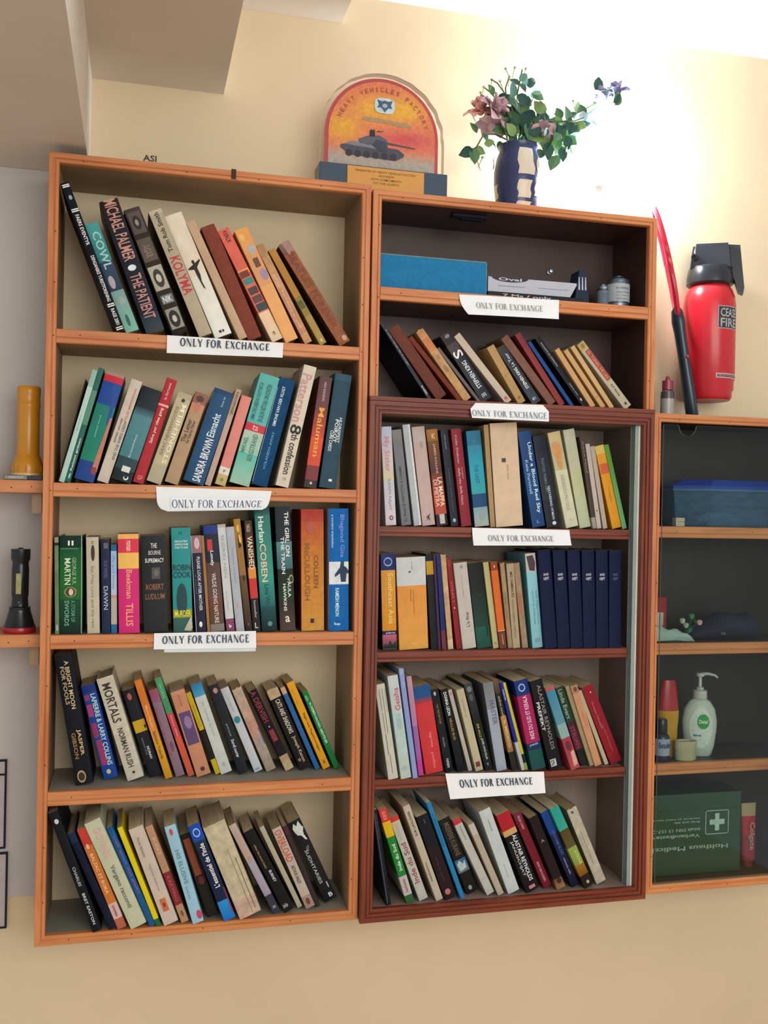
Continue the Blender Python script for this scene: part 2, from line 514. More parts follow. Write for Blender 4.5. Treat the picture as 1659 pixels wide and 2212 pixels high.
# ------------------------------------------------------------------ the room
def struct(name, mb, mat, **k):
    o = mb.build(name, mat, **k); o['kind'] = 'structure'; return o
CEIL_Z, FLOOR_Z = 1.836, -0.85
mb = MB(); mb.box(-1.3, 2.9, WALL_Y, WALL_Y + .12, FLOOR_Z, CEIL_Z + .02); struct('wall_back', mb, M['wall'])
mb = MB(); mb.box(-1.3, 2.9, -3.9, WALL_Y, FLOOR_Z - .1, FLOOR_Z); struct('floor', mb, M['floor'])
mb = MB(); mb.box(0.567, 2.9, -3.9, WALL_Y, CEIL_Z, CEIL_Z + .1); struct('ceiling', mb, M['ceil'])
# stair above: three soffits stepping up to the right, with their short risers
mb = MB()
steps = [(-1.3, 0.0630, 1.3560), (0.0630, 0.3228, 1.5499), (0.3228, 0.5670, 1.7312)]
for i, (xa, xb, z) in enumerate(steps):
    nz = steps[i + 1][2] if i < 2 else 1.95
    mb.box(xa, xb, -1.35, WALL_Y - .0004, z, nz + .0)
struct('ceiling_stairs', mb, M['soffit'])
mb = MB(); P = [(0, 0), (.034, 0), (.034, -.010), (.022, -.018), (.012, -.030), (.010, -.040), (0, -.044)]
for i in range(len(P)):
    a, b_ = P[i], P[(i + 1) % len(P)]
    mb.face([(.568, WALL_Y - a[0], CEIL_Z + a[1]), (2.9, WALL_Y - a[0], CEIL_Z + a[1]), (2.9, WALL_Y - b_[0], CEIL_Z + b_[1]), (.568, WALL_Y - b_[0], CEIL_Z + b_[1])], (1, 1, 1, 1))
struct('trim_1', mb, M['ceil'])
mb = MB(); mb.box(-1.3, -.0008, WALL_Y - .003, WALL_Y - .0002, -.0700, 1.3555); struct('trim_2', mb, M['greyp'])  # thin sheet that makes the wall left of the bookcases pale grey

# ------------------------------------------------------------------ the bookcases
bookcase('tall orange pine bookcase with five open shelves of books, at the left', 0.0, .5992, -.1012, 1.3375, .0182,
         [1.0188, .7398, .4626, .1776], .0255, M['ov'], M['oh'], M['ply'], None, bead_profile)
bookcase('orange upper right bookcase with two shelves, standing on the dark red framed one', .6030, 1.2215, .9052, 1.3300, .0178,
         [1.1405], .0255, M['ov'], M['oh'], M['darkb'], M['darkb'], bead_profile, nail_seed=5)

def brown_case():
    x0, x1, z0, z1, fz = .6012, 1.2170, -.1050, .9044, .9150
    t = thing('bookcase', 'dark red framed bookcase with four shelves of books, lower right of the orange one', 'bookcase', (x0, 0, z0))
    kids = []
    corners = [(x0, fz), (x1, fz), (x1, z0), (x0, z0)]
    for i, nm in enumerate(['top_rail', 'right_stile', 'bottom_rail', 'left_stile']):
        kids.append(mitred_rail(nm, M['bh'] if i in (0, 2) else M['bv'], corners, i, step_profile(.0255, -.0135), t, depth=-.0008))
    mb = MB(); mb.box(x0, x1, -.0135, -.0008, fz + .0002, .9236, bev=.0008); kids.append(mb.build('top_strip', M['bh'], t))
    yb = WALL_Y - .0006
    for a, b_ in ((x0 + .0006, .6180), (1.1905, x1 - .0006)):
        mb = MB(); mb.box(a, b_, -.0006, yb, z0 + .001, z1); kids.append(mb.build('side_panel', M['plyb'], t))
    mb = MB(); mb.box(.6182, 1.1903, -.0006, yb, .8900, z1); kids.append(mb.build('top_panel', M['plyb'], t))
    mb = MB(); mb.box(.6182, 1.1903, -.0006, yb, z0 + .001, -.0804); kids.append(mb.build('bottom_panel', M['plyb'], t))
    mb = MB(); mb.box(.6184, 1.1901, yb - .005, yb - .0002, -.0802, .8898); kids.append(mb.build('back_panel', M['backb'], t))
    for sz in (.6700, .4204, .1681):
        mb = MB(); mb.box(.6184, 1.1765, .0242, yb - .0055, sz - .018, sz - .0004)
        s_ = mb.build('shelf', M['plyb'], t); kids.append(s_)
        shelf_lip(.6184, 1.1765, sz, .021, M['bh'], s_, .012, bead_profile)
    mb = MB()
    mb.box(1.1795, 1.1903, .0005, .0040, -.0800, .8896, lin('#90a09c'))
    mb.box(1.1795, 1.1903, .0100, .0130, -.0800, .8896, lin('#7c8c8c'))
    mb.box(1.1795, 1.1903, .0180, .0210, -.0800, .8896, lin('#90a09c'))
    mb.box(1.1868, 1.1903, -.0004, .0004, -.0800, .8896, lin('#d8d4c8'))
    kids.append(mb.build('glass_track', M['plain'], t))
    for k in kids: k.location = (-x0, 0, -z0)
brown_case()

def third_case():
    x0, x1, z0, z1, fw = 1.2220, 1.6800, -.1015, .9185, .0182
    bookcase('orange glass-fronted cabinet at the right edge, holding medical things', x0, x1, z0, z1, fw,
             [.6786, .4275, .1695], .0245, M['ov'], M['oh'], M['blackb'], M['blackb'], bead_profile, recess=.0140, nail_seed=9)
third_case()
case3 = [o for o in bpy.data.objects if o.get('label', '').startswith('orange glass-fronted')][0]
case3['category'] = 'cabinet'
case3.name = 'glass_cabinet'
def pane(name, xa, xb, ya, notch_x, parent):
    zt, zb = .8955, -.0830
    poly = [(xa, zb), (xb, zb), (xb, zt)]
    if notch_x:
        r = .0205
        poly.append((notch_x + r + .004, zt))
        for k in range(13):
            a = math.pi * k / 12
            poly.append((notch_x + r * math.cos(a), zt - .003 - r * math.sin(a)))
        poly.append((notch_x - r - .004, zt))
    poly.append((xa, zt))
    mb = MB(); n = len(poly)
    mb.face([(p[0], ya, p[1]) for p in poly], (1, 1, 1, 1)); mb.face([(p[0], ya + .004, p[1]) for p in reversed(poly)], (1, 1, 1, 1))
    o = mb.build(name, M['glass'], parent)
    e = MB()
    for i in range(n):
        a, b_ = poly[i], poly[(i + 1) % n]
        e.face([(a[0], ya, a[1]), (b_[0], ya, b_[1]), (b_[0], ya + .004, b_[1]), (a[0], ya + .004, a[1])], lin('#8c9c94'))
    d = e.build('glass_edge', M['plain'], o)
    o.location = (-1.2220, 0, .1015)
    return o
pane('glass_pane', 1.2468, 1.5500, .0015, 1.3040, case3)
pane('glass_pane', 1.5300, 1.6600, .0072, None, case3)

# ------------------------------------------------------------------ books
GROUPS = {'A': 'books on the top shelf of the left bookcase', 'B': 'books on the second shelf of the left bookcase', 'C': 'books on the third shelf of the left bookcase',
          'D': 'books on the fourth shelf of the left bookcase', 'E': 'books on the bottom shelf of the left bookcase', 'F': 'books in the orange upper right bookcase',
          'G': 'books on the top shelf of the dark right bookcase', 'H': 'books on the second shelf of the dark right bookcase',
          'I': 'books on the third shelf of the dark right bookcase', 'J': 'books on the bottom shelf of the dark right bookcase'}

def tone(h):
    c = globals()['lin'](h)
    return tuple(min(.86, 1.34 * v ** 1.17) for v in c[:3]) + (1.0,)

def make_book(rec, idx):
    key, x, z, lean, w, h, ys, D, base, cov, flags, label, bands, items = rec
    hard, worn, pap = flags & 1, flags & 2, flags & 4
    rnd = random.Random(idx * 7 + 3)
    root = thing('book', label, 'book', (x, ys, z + .0003), (0, lean, 0), GROUPS[key])
    ox = -w if lean >= 0 else 0.0
    lin = tone
    bc = lin(base); cc = lin(cov) if cov else mix(bc, (0, 0, 0, 1), .12)
    t = (.0022 if hard else .0007)
    t = min(t, w * .2)
    bulge = min(.0013, w * .06) if hard else min(.0009, w * .03)
    fy = lambda u: -bulge * math.sin(math.pi * max(0, min(1, u))) ** .7 + bulge
    # cross-section of the cover: left board, rounded spine, right board
    n = 8
    r = min(.0012, w * .2)
    out = [(0, D), (0, r + bulge)]
    for k in range(n + 1):
        u = k / n
        out.append((u * w * (1 - 2 * r * .25 / w) + r * .25, fy(u)))
    out += [(w, r + bulge), (w, D)]
    inn = []
    for (a, b_) in out:
        ia = min(max(a, t), w - t)
        inn.append((ia, max(b_ + t, t) if b_ < D else b_))
    zc = {0.0, 1.0}
    grads = []
    bl = []
    for bd in bands:
        t0, t1, c0 = bd[0], bd[1], lin(bd[2]); c1 = lin(bd[3]) if len(bd) > 3 else c0
        bl.append((t0, t1, c0, c1)); zc |= {max(0, t0), min(1, t1)}
    zc |= {.02, .98, .5}
    zc = sorted(zc)
    def colour(tm, te):
        c = bc
        for t0, t1, c0, c1 in bl:
            if t0 - 1e-6 <= tm <= t1 + 1e-6: c = mix(c0, c1, (te - t0) / max(1e-6, t1 - t0))
        return c
    mb = MB()
    jit = {}
    def P(p, tz):
        zz = (1 - tz) * h
        if worn and (tz in (0.0, 1.0)):
            k_ = (round(p[0], 4), tz)
            if k_ not in jit: jit[k_] = rnd.uniform(-.0022, .0006)
            zz += jit[k_] if tz == 0.0 else 0
        return (p[0] + ox, p[1], zz)
    m_out = len(out)
    for i in range(len(zc) - 1):
        ta, tb = zc[i], zc[i + 1]
        tm = (ta + tb) / 2
        ca, cb = colour(tm, ta), colour(tm, tb)
        for k in range(m_out - 1):
            side = (k == 0 or k == m_out - 2)
            if side and cov: c4 = [cc] * 4
            elif side: c4 = [mix(ca, (0, 0, 0, 1), .1), mix(ca, (0, 0, 0, 1), .1), mix(cb, (0, 0, 0, 1), .1), mix(cb, (0, 0, 0, 1), .1)]
            else: c4 = [ca, ca, cb, cb]
            mb.face([P(out[k], ta), P(out[k + 1], ta), P(out[k + 1], tb), P(out[k], tb)], c4)
    edge = mix(bc, lin('#b8ad98'), .35)
    for tz in (0.0, 1.0):
        for k in range(m_out - 1):
            mb.face([P(out[k], tz), P(out[k + 1], tz), P(inn[k + 1], tz), P(inn[k], tz)], edge)
    for k in range(m_out - 1):
        mb.face([P(inn[k], 0.0), P(inn[k + 1], 0.0), P(inn[k + 1], 1.0), P(inn[k], 1.0)], edge)
    for k in (0, m_out - 1):
        mb.face([P(out[k], 0.0), P(inn[k], 0.0), P(inn[k], 1.0), P(out[k], 1.0)], edge)
    mb.build('cover', M['cloth'] if hard else (M['worn'] if worn else M['paper']), root)
    # page block
    ins = .003 if hard else .0004
    pc = lin(rnd.choice(['#b8a888', '#b0a080', '#c0b498', '#a89878', '#bcae90']))
    y0 = bulge + t + .0006
    pb = MB()
    nx = 5
    a0, a1 = t + .0001, w - t - .0001
    zb, zt = max(ins, .0004), h - ins - (.0015 if worn else 0)
    if a1 > a0:
        xs = [a0 + (a1 - a0) * k / nx for k in range(nx + 1)]
        dd = [rnd.uniform(0, .0012) for _ in xs]
        for k in range(nx):
            xa, xb = xs[k] + ox, xs[k + 1] + ox
            c_ = mix(pc, (0.2, .15, .1, 1), rnd.uniform(0, .12))
            ye = D - .002 - (ins if hard else 0)
            pb.face([(xa, y0, zt), (xb, y0, zt), (xb, ye - dd[k + 1], zt), (xa, ye - dd[k], zt)], c_)
            pb.face([(xa, y0, zb), (xb, y0, zb), (xb, ye - dd[k + 1], zb), (xa, ye - dd[k], zb)], c_)
            pb.face([(xa, ye - dd[k], zt), (xb, ye - dd[k + 1], zt), (xb, ye - dd[k + 1], zb), (xa, ye - dd[k], zb)], c_)
            pb.face([(xa, y0, zt), (xb, y0, zt), (xb, y0, zb), (xa, y0, zb)], c_)
        for k, xx in ((0, xs[0] + ox), (nx, xs[-1] + ox)):
            ye = D - .002 - (ins if hard else 0) - dd[k]
            pb.face([(xx, y0, zt), (xx, ye, zt), (xx, ye, zb), (xx, y0, zb)], pc)
        pb.build('page_block', M['pages'], root)
    # printed matter on the spine
    if items:
        pm = MB()
        for j, it in enumerate(items):
            e = (.0008 if hard else .0004) + .00012 * j
            def F(u, tt, e=e):
                return (ox + w * max(.0, min(1, u)), fy(u) - e, h * (1 - tt))
            k = it[0]
            if k == 'r':
                _, u0, u1, t0, t1, c = it; c = lin(c)
                m_ = 6 if (u1 - u0) > .3 else 1
                for q in range(m_):
                    ua, ub = u0 + (u1 - u0) * q / m_, u0 + (u1 - u0) * (q + 1) / m_
                    pm.face([F(ua, t0), F(ub, t0), F(ub, t1), F(ua, t1)], c)
            elif k == 'e':
                _, u0, u1, t0, t1, c = it; c = lin(c)
                uc, tc_ = (u0 + u1) / 2, (t0 + t1) / 2
                N_ = 16
                ring = [F(uc + (u1 - u0) / 2 * math.cos(2 * math.pi * q / N_), tc_ + (t1 - t0) / 2 * math.sin(2 * math.pi * q / N_)) for q in range(N_)]
                pm.faces(ring + [F(uc, tc_)], [(q, (q + 1) % N_, N_) for q in range(N_)], c)
            elif k == 'p':
                _, pts, c = it
                pm.face([F(u, max(0, tt)) for u, tt in pts], lin(c))
            elif k == 't':
                _, s_, u0, u1, t0, t1, d, c = it
                put_text(pm, s_, lambda a, b_, F=F: F(u0 + (u1 - u0) * a, t0 + (t1 - t0) * b_), d, lin(c), 0.015)
        pm.build('spine_print', M['print'], root, normals=False)
    return root

BOOKS = [
('A', 0.1232, 1.019, -0.374, 0.0149, 0.2814, 0.002, 0.15, '#0c1626', None, 1, 'tall navy hardcover with white bars, leaning leftmost, top shelf of left bookcase', [], [('r', 0.1, 0.95, 0.012, 0.02, '#dcdcd2'), ('r', 0.1, 0.95, 0.024, 0.032, '#dcdcd2'), ('e', 0.35, 0.75, 0.085, 0.115, '#9aa4a8'), ('r', 0.1, 0.95, 0.175, 0.183, '#dcdcd2'), ('r', 0.1, 0.95, 0.188, 0.196, '#dcdcd2'), ('t', 'FAERS EVENTYR', 0.3, 0.75, 0.215, 0.42, 'd', '#e8e8e0'), ('t', 'DENGANSKE TURISTFORENING', 0.3, 0.72, 0.49, 0.8, 'd', '#e8e8e0'), ('r', 0.1, 0.95, 0.815, 0.823, '#dcdcd2'), ('r', 0.1, 0.95, 0.828, 0.836, '#dcdcd2'), ('t', 'RAGE 2001', 0.3, 0.75, 0.85, 0.96, 'd', '#e8e8e0'), ('r', 0.1, 0.95, 0.973, 0.98, '#dcdcd2'), ('r', 0.1, 0.95, 0.986, 0.993, '#dcdcd2')]),
('A', 0.1403, 1.019, -0.38, 0.0248, 0.2086, 0.012, 0.11, '#3f7f84', None, 0, 'teal and grey smoky spine lettered COWL, top shelf of left bookcase', [(0, 0.35, '#4b9a98', '#3c8088'), (0.35, 0.62, '#34506a', '#2c4258'), (0.62, 1, '#7f9c9c', '#7fb3a4')], [('t', 'COWL', 0.25, 0.85, 0.08, 0.42, 'd', '#9fc6bc'), ('e', 0.15, 0.6, 0.48, 0.6, '#a8a2a8'), ('e', 0.3, 0.8, 0.68, 0.76, '#97a3a8'), ('e', 0.35, 0.6, 0.84, 0.95, '#2f6a62')]),
('A', 0.1768, 1.019, -0.3601, 0.0343, 0.2518, 0.004, 0.118, '#161c2a', '#0e1018', 0, 'black book lettered THE PATIENT, top shelf of left bookcase', [(0, 0.2, '#2c1512', '#141a28'), (0.86, 1, '#1f3040', '#34424c')], [('t', 'MICHAEL PALMER', 0.2, 0.85, 0.0, 0.46, 'd', '#b98d80'), ('e', 0.25, 0.7, 0.49, 0.535, '#c9d4e0'), ('t', 'THE PATIENT', 0.2, 0.8, 0.56, 0.9, 'd', '#b58a86')]),
('A', 0.2246, 1.019, -0.3922, 0.0301, 0.2436, 0.006, 0.104, '#3a332c', None, 1, 'dark brown book with pale diamond ornament panels, top shelf of left bookcase', [(0, 0.06, '#4a403c'), (0.85, 1, '#2a241f')], [('r', 0.1, 0.9, 0.03, 0.2, '#59504c'), ('e', 0.25, 0.75, 0.06, 0.17, '#2c2826'), ('e', 0.38, 0.6, 0.09, 0.14, '#8e8680'), ('r', 0.05, 0.92, 0.24, 0.42, '#5c524a'), ('t', 'AGAR', 0.25, 0.7, 0.29, 0.39, 'd', '#8a7c6a'), ('r', 0.05, 0.93, 0.46, 0.65, '#a3a294'), ('e', 0.2, 0.8, 0.485, 0.63, '#3d3a34'), ('e', 0.34, 0.66, 0.525, 0.59, '#b7b5a8'), ('r', 0.15, 0.9, 0.69, 0.76, '#6d7478'), ('t', 'NIK', 0.25, 0.8, 0.7, 0.75, 'h', '#d0d0cc'), ('r', 0.1, 0.92, 0.8, 0.96, '#8f8c80'), ('e', 0.18, 0.82, 0.815, 0.95, '#242220'), ('e', 0.36, 0.64, 0.855, 0.91, '#b5b2a6')]),
('A', 0.2737, 1.019, -0.4077, 0.0253, 0.2467, 0.006, 0.126, '#a89e88', '#2a1c14', 0, 'beige book with red lettering KOLYMA, top shelf of left bookcase', [(0, 0.03, '#b5ab98')], [('t', 'Tom Rob Smith', 0.3, 0.65, 0.02, 0.33, 'u', '#2c2a26'), ('t', 'KOLYMA', 0.15, 0.9, 0.37, 0.67, 'd', '#b23a44')]),
('A', 0.3037, 1.019, -0.4164, 0.0334, 0.2426, 0.0109, 0.104, '#cfc6b4', None, 0, 'white book with small black dancing figure, top shelf of left bookcase', [(0.5, 1, '#cfccc0', '#d4d8d0')], [('e', 0.42, 0.58, 0.375, 0.41, '#22201e'), ('p', [(0.1, 0.43), (0.45, 0.41), (0.9, 0.385), (0.92, 0.395), (0.6, 0.44), (0.62, 0.5), (0.55, 0.55), (0.6, 0.62), (0.5, 0.6), (0.42, 0.5), (0.4, 0.45), (0.1, 0.44)], '#22201e'), ('r', 0.35, 0.5, 0.95, 0.97, '#3a3836'), ('r', 0.55, 0.65, 0.95, 0.97, '#3a3836')]),
('A', 0.3487, 1.019, -0.4492, 0.0165, 0.2368, 0.0084, 0.126, '#b59c82', None, 0, 'thin plain beige book right of the figure book, top shelf of left bookcase', [], []),
('A', 0.3665, 1.019, -0.4247, 0.0269, 0.2277, 0.0113, 0.118, '#7e4536', None, 1, 'plain brick brown cloth book, top shelf of left bookcase', [], []),
('A', 0.4122, 1.019, -0.4887, 0.0229, 0.231, 0.0128, 0.104, '#c9735f', None, 0, 'salmon book with strip of small photographs, top shelf of left bookcase', [(0, 0.36, '#c8695a'), (0.36, 0.4, '#d99a5c'), (0.74, 1, '#d6b89c', '#cfc0a4')], [('t', 'KERLR', 0.35, 0.7, 0.02, 0.12, 'd', '#5a2a22'), ('r', 0.05, 0.85, 0.375, 0.43, '#7c3a2c'), ('r', 0.1, 0.9, 0.44, 0.49, '#3f8482'), ('r', 0.12, 0.9, 0.52, 0.58, '#54423e'), ('r', 0.12, 0.92, 0.595, 0.655, '#66464a'), ('r', 0.12, 0.95, 0.665, 0.73, '#3c4a4e'), ('t', 'm', 0.4, 0.6, 0.92, 0.95, 'h', '#6e6a60')]),
('A', 0.4378, 1.019, -0.4618, 0.0261, 0.2301, 0.0093, 0.118, '#cf9a62', None, 0, 'apricot book with pale and lilac blots, top shelf of left bookcase', [(0, 0.25, '#d39d55', '#c99468'), (0.25, 0.5, '#c99870'), (0.5, 1, '#d3a26c')], [('e', 0.3, 0.9, 0.14, 0.23, '#a6a4a0'), ('r', 0.35, 0.75, 0.26, 0.34, '#6d4c3c'), ('e', 0.45, 0.95, 0.36, 0.46, '#9a85a4'), ('e', 0.1, 0.5, 0.04, 0.1, '#d9b070')]),
('A', 0.4751, 1.019, -0.4979, 0.0156, 0.2073, 0.0097, 0.11, '#b8926c', '#7a5c44', 2, 'worn tan paperback with rubbed edges, top shelf of left bookcase', [(0, 0.2, '#a58560', '#b08e6c'), (0.3, 0.9, '#bd9678', '#b58a6c')], [('t', 'the letters of', 0.3, 0.6, 0.3, 0.85, 'd', '#c9ac8c')]),
('A', 0.5058, 1.019, -0.5386, 0.0143, 0.2043, 0.013, 0.118, '#a8803c', None, 0, 'narrow mustard gold book with green patch, top shelf of left bookcase', [(0, 0.5, '#a87e3e'), (0.5, 0.7, '#8c7a3c'), (0.7, 1, '#a0884c')], [('r', 0.1, 0.8, 0.54, 0.62, '#5c5c30'), ('e', 0.3, 0.7, 0.94, 0.98, '#c0b080')]),
('A', 0.544, 1.019, -0.5923, 0.0239, 0.2247, 0.0093, 0.104, '#8e6044', '#4a3026', 2, 'crumpled brown book with torn cover, rightmost, top shelf of left bookcase', [(0, 0.1, '#866a60', '#7c5c54')], [('t', 'BEATLES FOREVER', 0.25, 0.8, 0.1, 0.85, 'd', '#7a4034'), ('p', [(0.3, 0), (0.9, -0.03), (1, 0.1), (0.4, 0.12)], '#9a7c74'), ('e', 0.5, 0.9, 0.93, 0.98, '#b89a80')]),
('B', 0.0233, 0.74, 0.2348, 0.0024, 0.2, 0.05, 0.1, '#4a3028', None, 4, 'very thin maroon booklet, leftmost, second shelf of left bookcase', [], []),
('B', 0.0358, 0.74, 0.2602, 0.0098, 0.2146, 0.015, 0.118, '#a9c2bc', None, 0, 'pale aqua slim book beside green travel guide, second shelf of left bookcase', [(0, 0.15, '#8fb0a6')], [('t', 'guide', 0.3, 0.6, 0.4, 0.55, 'u', '#8aa8a2')]),
('B', 0.0461, 0.74, 0.2596, 0.0098, 0.219, 0.0148, 0.11, '#2c6a5e', None, 0, 'slim dark green guidebook with white lettering, second shelf of left bookcase', [(0.2, 0.5, '#5c8a78')], [('t', 'Reizen gidsen', 0.35, 0.75, 0.62, 0.9, 'u', '#dfe8dc'), ('e', 0.4, 0.7, 0.92, 0.97, '#9cc0b0')]),
('B', 0.0871, 0.74, 0.2578, 0.0351, 0.2069, 0.011, 0.118, '#1c7866', '#173a6c', 0, 'thick book painted blue, green and red, second shelf of left bookcase', [(0, 0.03, '#9c8470'), (0.03, 0.09, '#b82c44'), (0.09, 0.3, '#1d4c94', '#1f4a8c'), (0.3, 0.82, '#1d7a6e', '#23806a'), (0.82, 1, '#1f4688')], [('p', [(0.62, 0.09), (0.9, 0.1), (0.9, 0.5), (0.78, 0.46)], '#1d4c94'), ('p', [(0.88, 0.4), (1, 0.4), (1, 0.9), (0.72, 0.86)], '#b07860'), ('t', 'painted world', 0.35, 0.45, 0.4, 0.6, 'u', '#7fc0a8'), ('e', 0.7, 0.98, 0.86, 0.93, '#8c4444')]),
('B', 0.113, 0.74, 0.2985, 0.0206, 0.1994, 0.0138, 0.118, '#bdb4a8', None, 0, 'white book with faint red and black title, second shelf of left bookcase', [], [('t', 'FALSE IMPRESSION', 0.55, 0.75, 0.08, 0.4, 'u', '#b06a66'), ('t', 'JEFFREY ARCHER', 0.28, 0.48, 0.38, 0.62, 'u', '#5c5450'), ('t', 'AND THE SHIRO CREW', 0.6, 0.85, 0.4, 0.78, 'u', '#6c6460')]),
('B', 0.1536, 0.74, 0.2989, 0.0369, 0.1819, 0.0105, 0.118, '#3c6870', None, 0, 'black to teal book with white bird emblem, second shelf of left bookcase', [(0, 0.22, '#141c26', '#1e2c36'), (0.22, 0.3, '#2a4048', '#4c7880'), (0.3, 0.75, '#56838a', '#4a7c84'), (0.75, 0.88, '#2c4850'), (0.88, 1, '#18262c')], [('t', 'the second silence', 0.45, 0.55, 0.5, 0.75, 'u', '#a8c0c0'), ('r', 0.35, 0.75, 0.84, 0.9, '#c8ccc8'), ('e', 0.55, 0.8, 0.93, 0.98, '#ccd0cc'), ('e', 0.58, 0.74, 0.92, 0.965, '#18262c')]),
('B', 0.176, 0.74, 0.29, 0.0198, 0.2051, 0.014, 0.11, '#a83a44', None, 1, 'crimson book with pale band near the top, second shelf of left bookcase', [(0.245, 0.265, '#d8a8a0')], [('t', 'la fortuna', 0.35, 0.6, 0.04, 0.2, 'u', '#e0b0a8'), ('t', 'Salva per idea gang', 0.3, 0.65, 0.28, 0.62, 'u', '#e8c8b8'), ('t', 'GF', 0.3, 0.75, 0.93, 0.97, 'h', '#d8887c')]),
('B', 0.2078, 0.74, 0.3165, 0.0271, 0.1776, 0.0111, 0.126, '#b3a88c', None, 0, 'cream book with faded silver lettering, second shelf of left bookcase', [(0, 0.06, '#a89e86'), (0.8, 1, '#a8a28c')], [('t', 'ISAAC NEVERWOODS', 0.2, 0.42, 0.16, 0.7, 'u', '#7a7460'), ('t', 'STONEHELM', 0.55, 0.85, 0.12, 0.78, 'u', '#d8d4bc'), ('e', 0.4, 0.65, 0.06, 0.1, '#3c3a34')]),
('B', 0.2392, 0.74, 0.3052, 0.0252, 0.1794, 0.0117, 0.118, '#a68e72', None, 0, 'tan paperback with face at top of spine, second shelf of left bookcase', [(0, 0.12, '#8c6454'), (0.12, 0.2, '#b8866c')], [('e', 0.2, 0.8, 0.03, 0.1, '#5c3830'), ('e', 0.3, 0.7, 0.1, 0.22, '#b07c64'), ('t', 'The Letter', 0.15, 0.45, 0.3, 0.55, 'u', '#4c3c30'), ('t', 'for Danny Fisher', 0.5, 0.8, 0.3, 0.55, 'u', '#54443a')]),
('B', 0.2865, 0.74, 0.3031, 0.0385, 0.1844, 0.01, 0.118, '#1c4f74', '#c8b8a8', 0, 'blue book lettered Eisnacht, second shelf of left bookcase', [(0, 0.05, '#1a4468')], [('t', 'SANDRA BROWN', 0.38, 0.78, 0.52, 0.98, 'u', '#e4e8e8'), ('t', 'Eisnacht', 0.35, 0.72, 0.25, 0.5, 'u', '#c4d4dc'), ('t', 'Roman der', 0.55, 0.65, 0.06, 0.17, 'u', '#9ab8cc')]),
('B', 0.3, 0.74, 0.2929, 0.011, 0.1927, 0.0134, 0.118, '#b09c90', None, 0, 'slim greyish pink book with dark capitals at top, second shelf of left bookcase', [(0, 0.28, '#a8967c')], [('t', 'JENSON', 0.3, 0.8, 0.03, 0.26, 'u', '#54443c')]),
('B', 0.3278, 0.74, 0.2711, 0.0199, 0.1773, 0.0151, 0.11, '#c8857c', None, 0, 'plain pink paperback with white foot label, second shelf of left bookcase', [(0.8, 0.88, '#cfc8c0'), (0.88, 1, '#b8a878')], [('e', 0.35, 0.65, 0.92, 0.96, '#7c8c40'), ('t', 'P', 0.4, 0.6, 0.83, 0.86, 'h', '#5c4c48')]),
('B', 0.3728, 0.74, 0.2558, 0.0383, 0.218, 0.0125, 0.118, '#5aa39c', None, 0, 'turquoise book with red band across the middle, second shelf of left bookcase', [(0, 0.45, '#5fa8a4'), (0.45, 0.52, '#b83c4c'), (0.52, 0.72, '#a8b8a8', '#8cb8a8'), (0.72, 1, '#5cb0a0', '#98b8a4')], [('t', 'DIMMA OVER DARJEELING OCH ETT RIKT LIV', 0.12, 0.38, 0.08, 0.42, 'u', '#2c5c60'), ('t', 'EN SKON HISTORIA OM KONSTEN', 0.5, 0.75, 0.08, 0.42, 'u', '#2c5c60'), ('t', 'ta', 0.35, 0.65, 0.46, 0.51, 'h', '#e0a8a8'), ('t', 'MIKAEL', 0.1, 0.3, 0.58, 0.72, 'u', '#5c7c74'), ('t', 'BERGSTRAND', 0.5, 0.75, 0.54, 0.78, 'u', '#5c7c74')]),
('B', 0.4071, 0.74, 0.244, 0.0306, 0.2141, 0.0126, 0.11, '#1b4d72', None, 2, 'blue book with white worn edges, left of 8th confession, second shelf of left bookcase', [], [('t', 'SIMONE VAN DER VLUGT', 0.3, 0.5, 0.08, 0.45, 'u', '#c8d4dc'), ('t', 'VOLANDO AWAY', 0.42, 0.58, 0.5, 0.85, 'u', '#6c9cb8'), ('r', 0.0, 0.03, 0.1, 0.98, '#9cb0b8')]),
('B', 0.4464, 0.74, 0.2151, 0.025, 0.2392, 0.0, 0.14, '#c4bcac', '#b0aa98', 0, 'tall white book lettered 8th confession, second shelf of left bookcase', [], [('t', 'Patterson', 0.05, 0.8, 0.07, 0.47, 'd', '#b98c90'), ('t', '8', 0.08, 0.95, 0.49, 0.57, 'd', '#23252a'), ('t', 'th confession', 0.3, 0.85, 0.57, 0.9, 'd', '#2a2a2c'), ('e', 0.4, 0.7, 0.92, 0.95, '#a8a090')]),
('B', 0.5032, 0.74, 0.1273, 0.0251, 0.2188, 0.0114, 0.118, '#8c4a44', '#5c2420', 0, 'maroon to orange book with yellow script, second shelf of left bookcase', [(0, 0.3, '#5c4444', '#6c4648'), (0.3, 0.55, '#7c4440', '#b85040'), (0.55, 0.8, '#c85c3c', '#c0503c'), (0.8, 0.93, '#7c3c40'), (0.93, 1, '#403438')], [('t', 'IAN RANKIN', 0.42, 0.62, 0.05, 0.22, 'd', '#b8a0a0'), ('t', 'Maluman', 0.3, 0.75, 0.28, 0.72, 'd', '#d89c40'), ('e', 0.4, 0.6, 0.945, 0.97, '#c8b8b0')]),
('B', 0.5421, 0.74, 0.1263, 0.0335, 0.2258, 0.0149, 0.104, '#21485a', None, 0, 'dark petrol blue book with white lettering, rightmost, second shelf of left bookcase', [(0, 0.06, '#2a5468')], [('t', 'HLDREIFEST', 0.62, 0.8, 0.38, 0.6, 'd', '#c8d0d0'), ('t', 'POIROT', 0.4, 0.6, 0.4, 0.6, 'd', '#dce0dc'), ('t', 'CURE CARDS', 0.2, 0.4, 0.5, 0.68, 'd', '#d0d4d0'), ('r', 0.5, 0.7, 0.92, 0.94, '#d8dcd8')]),
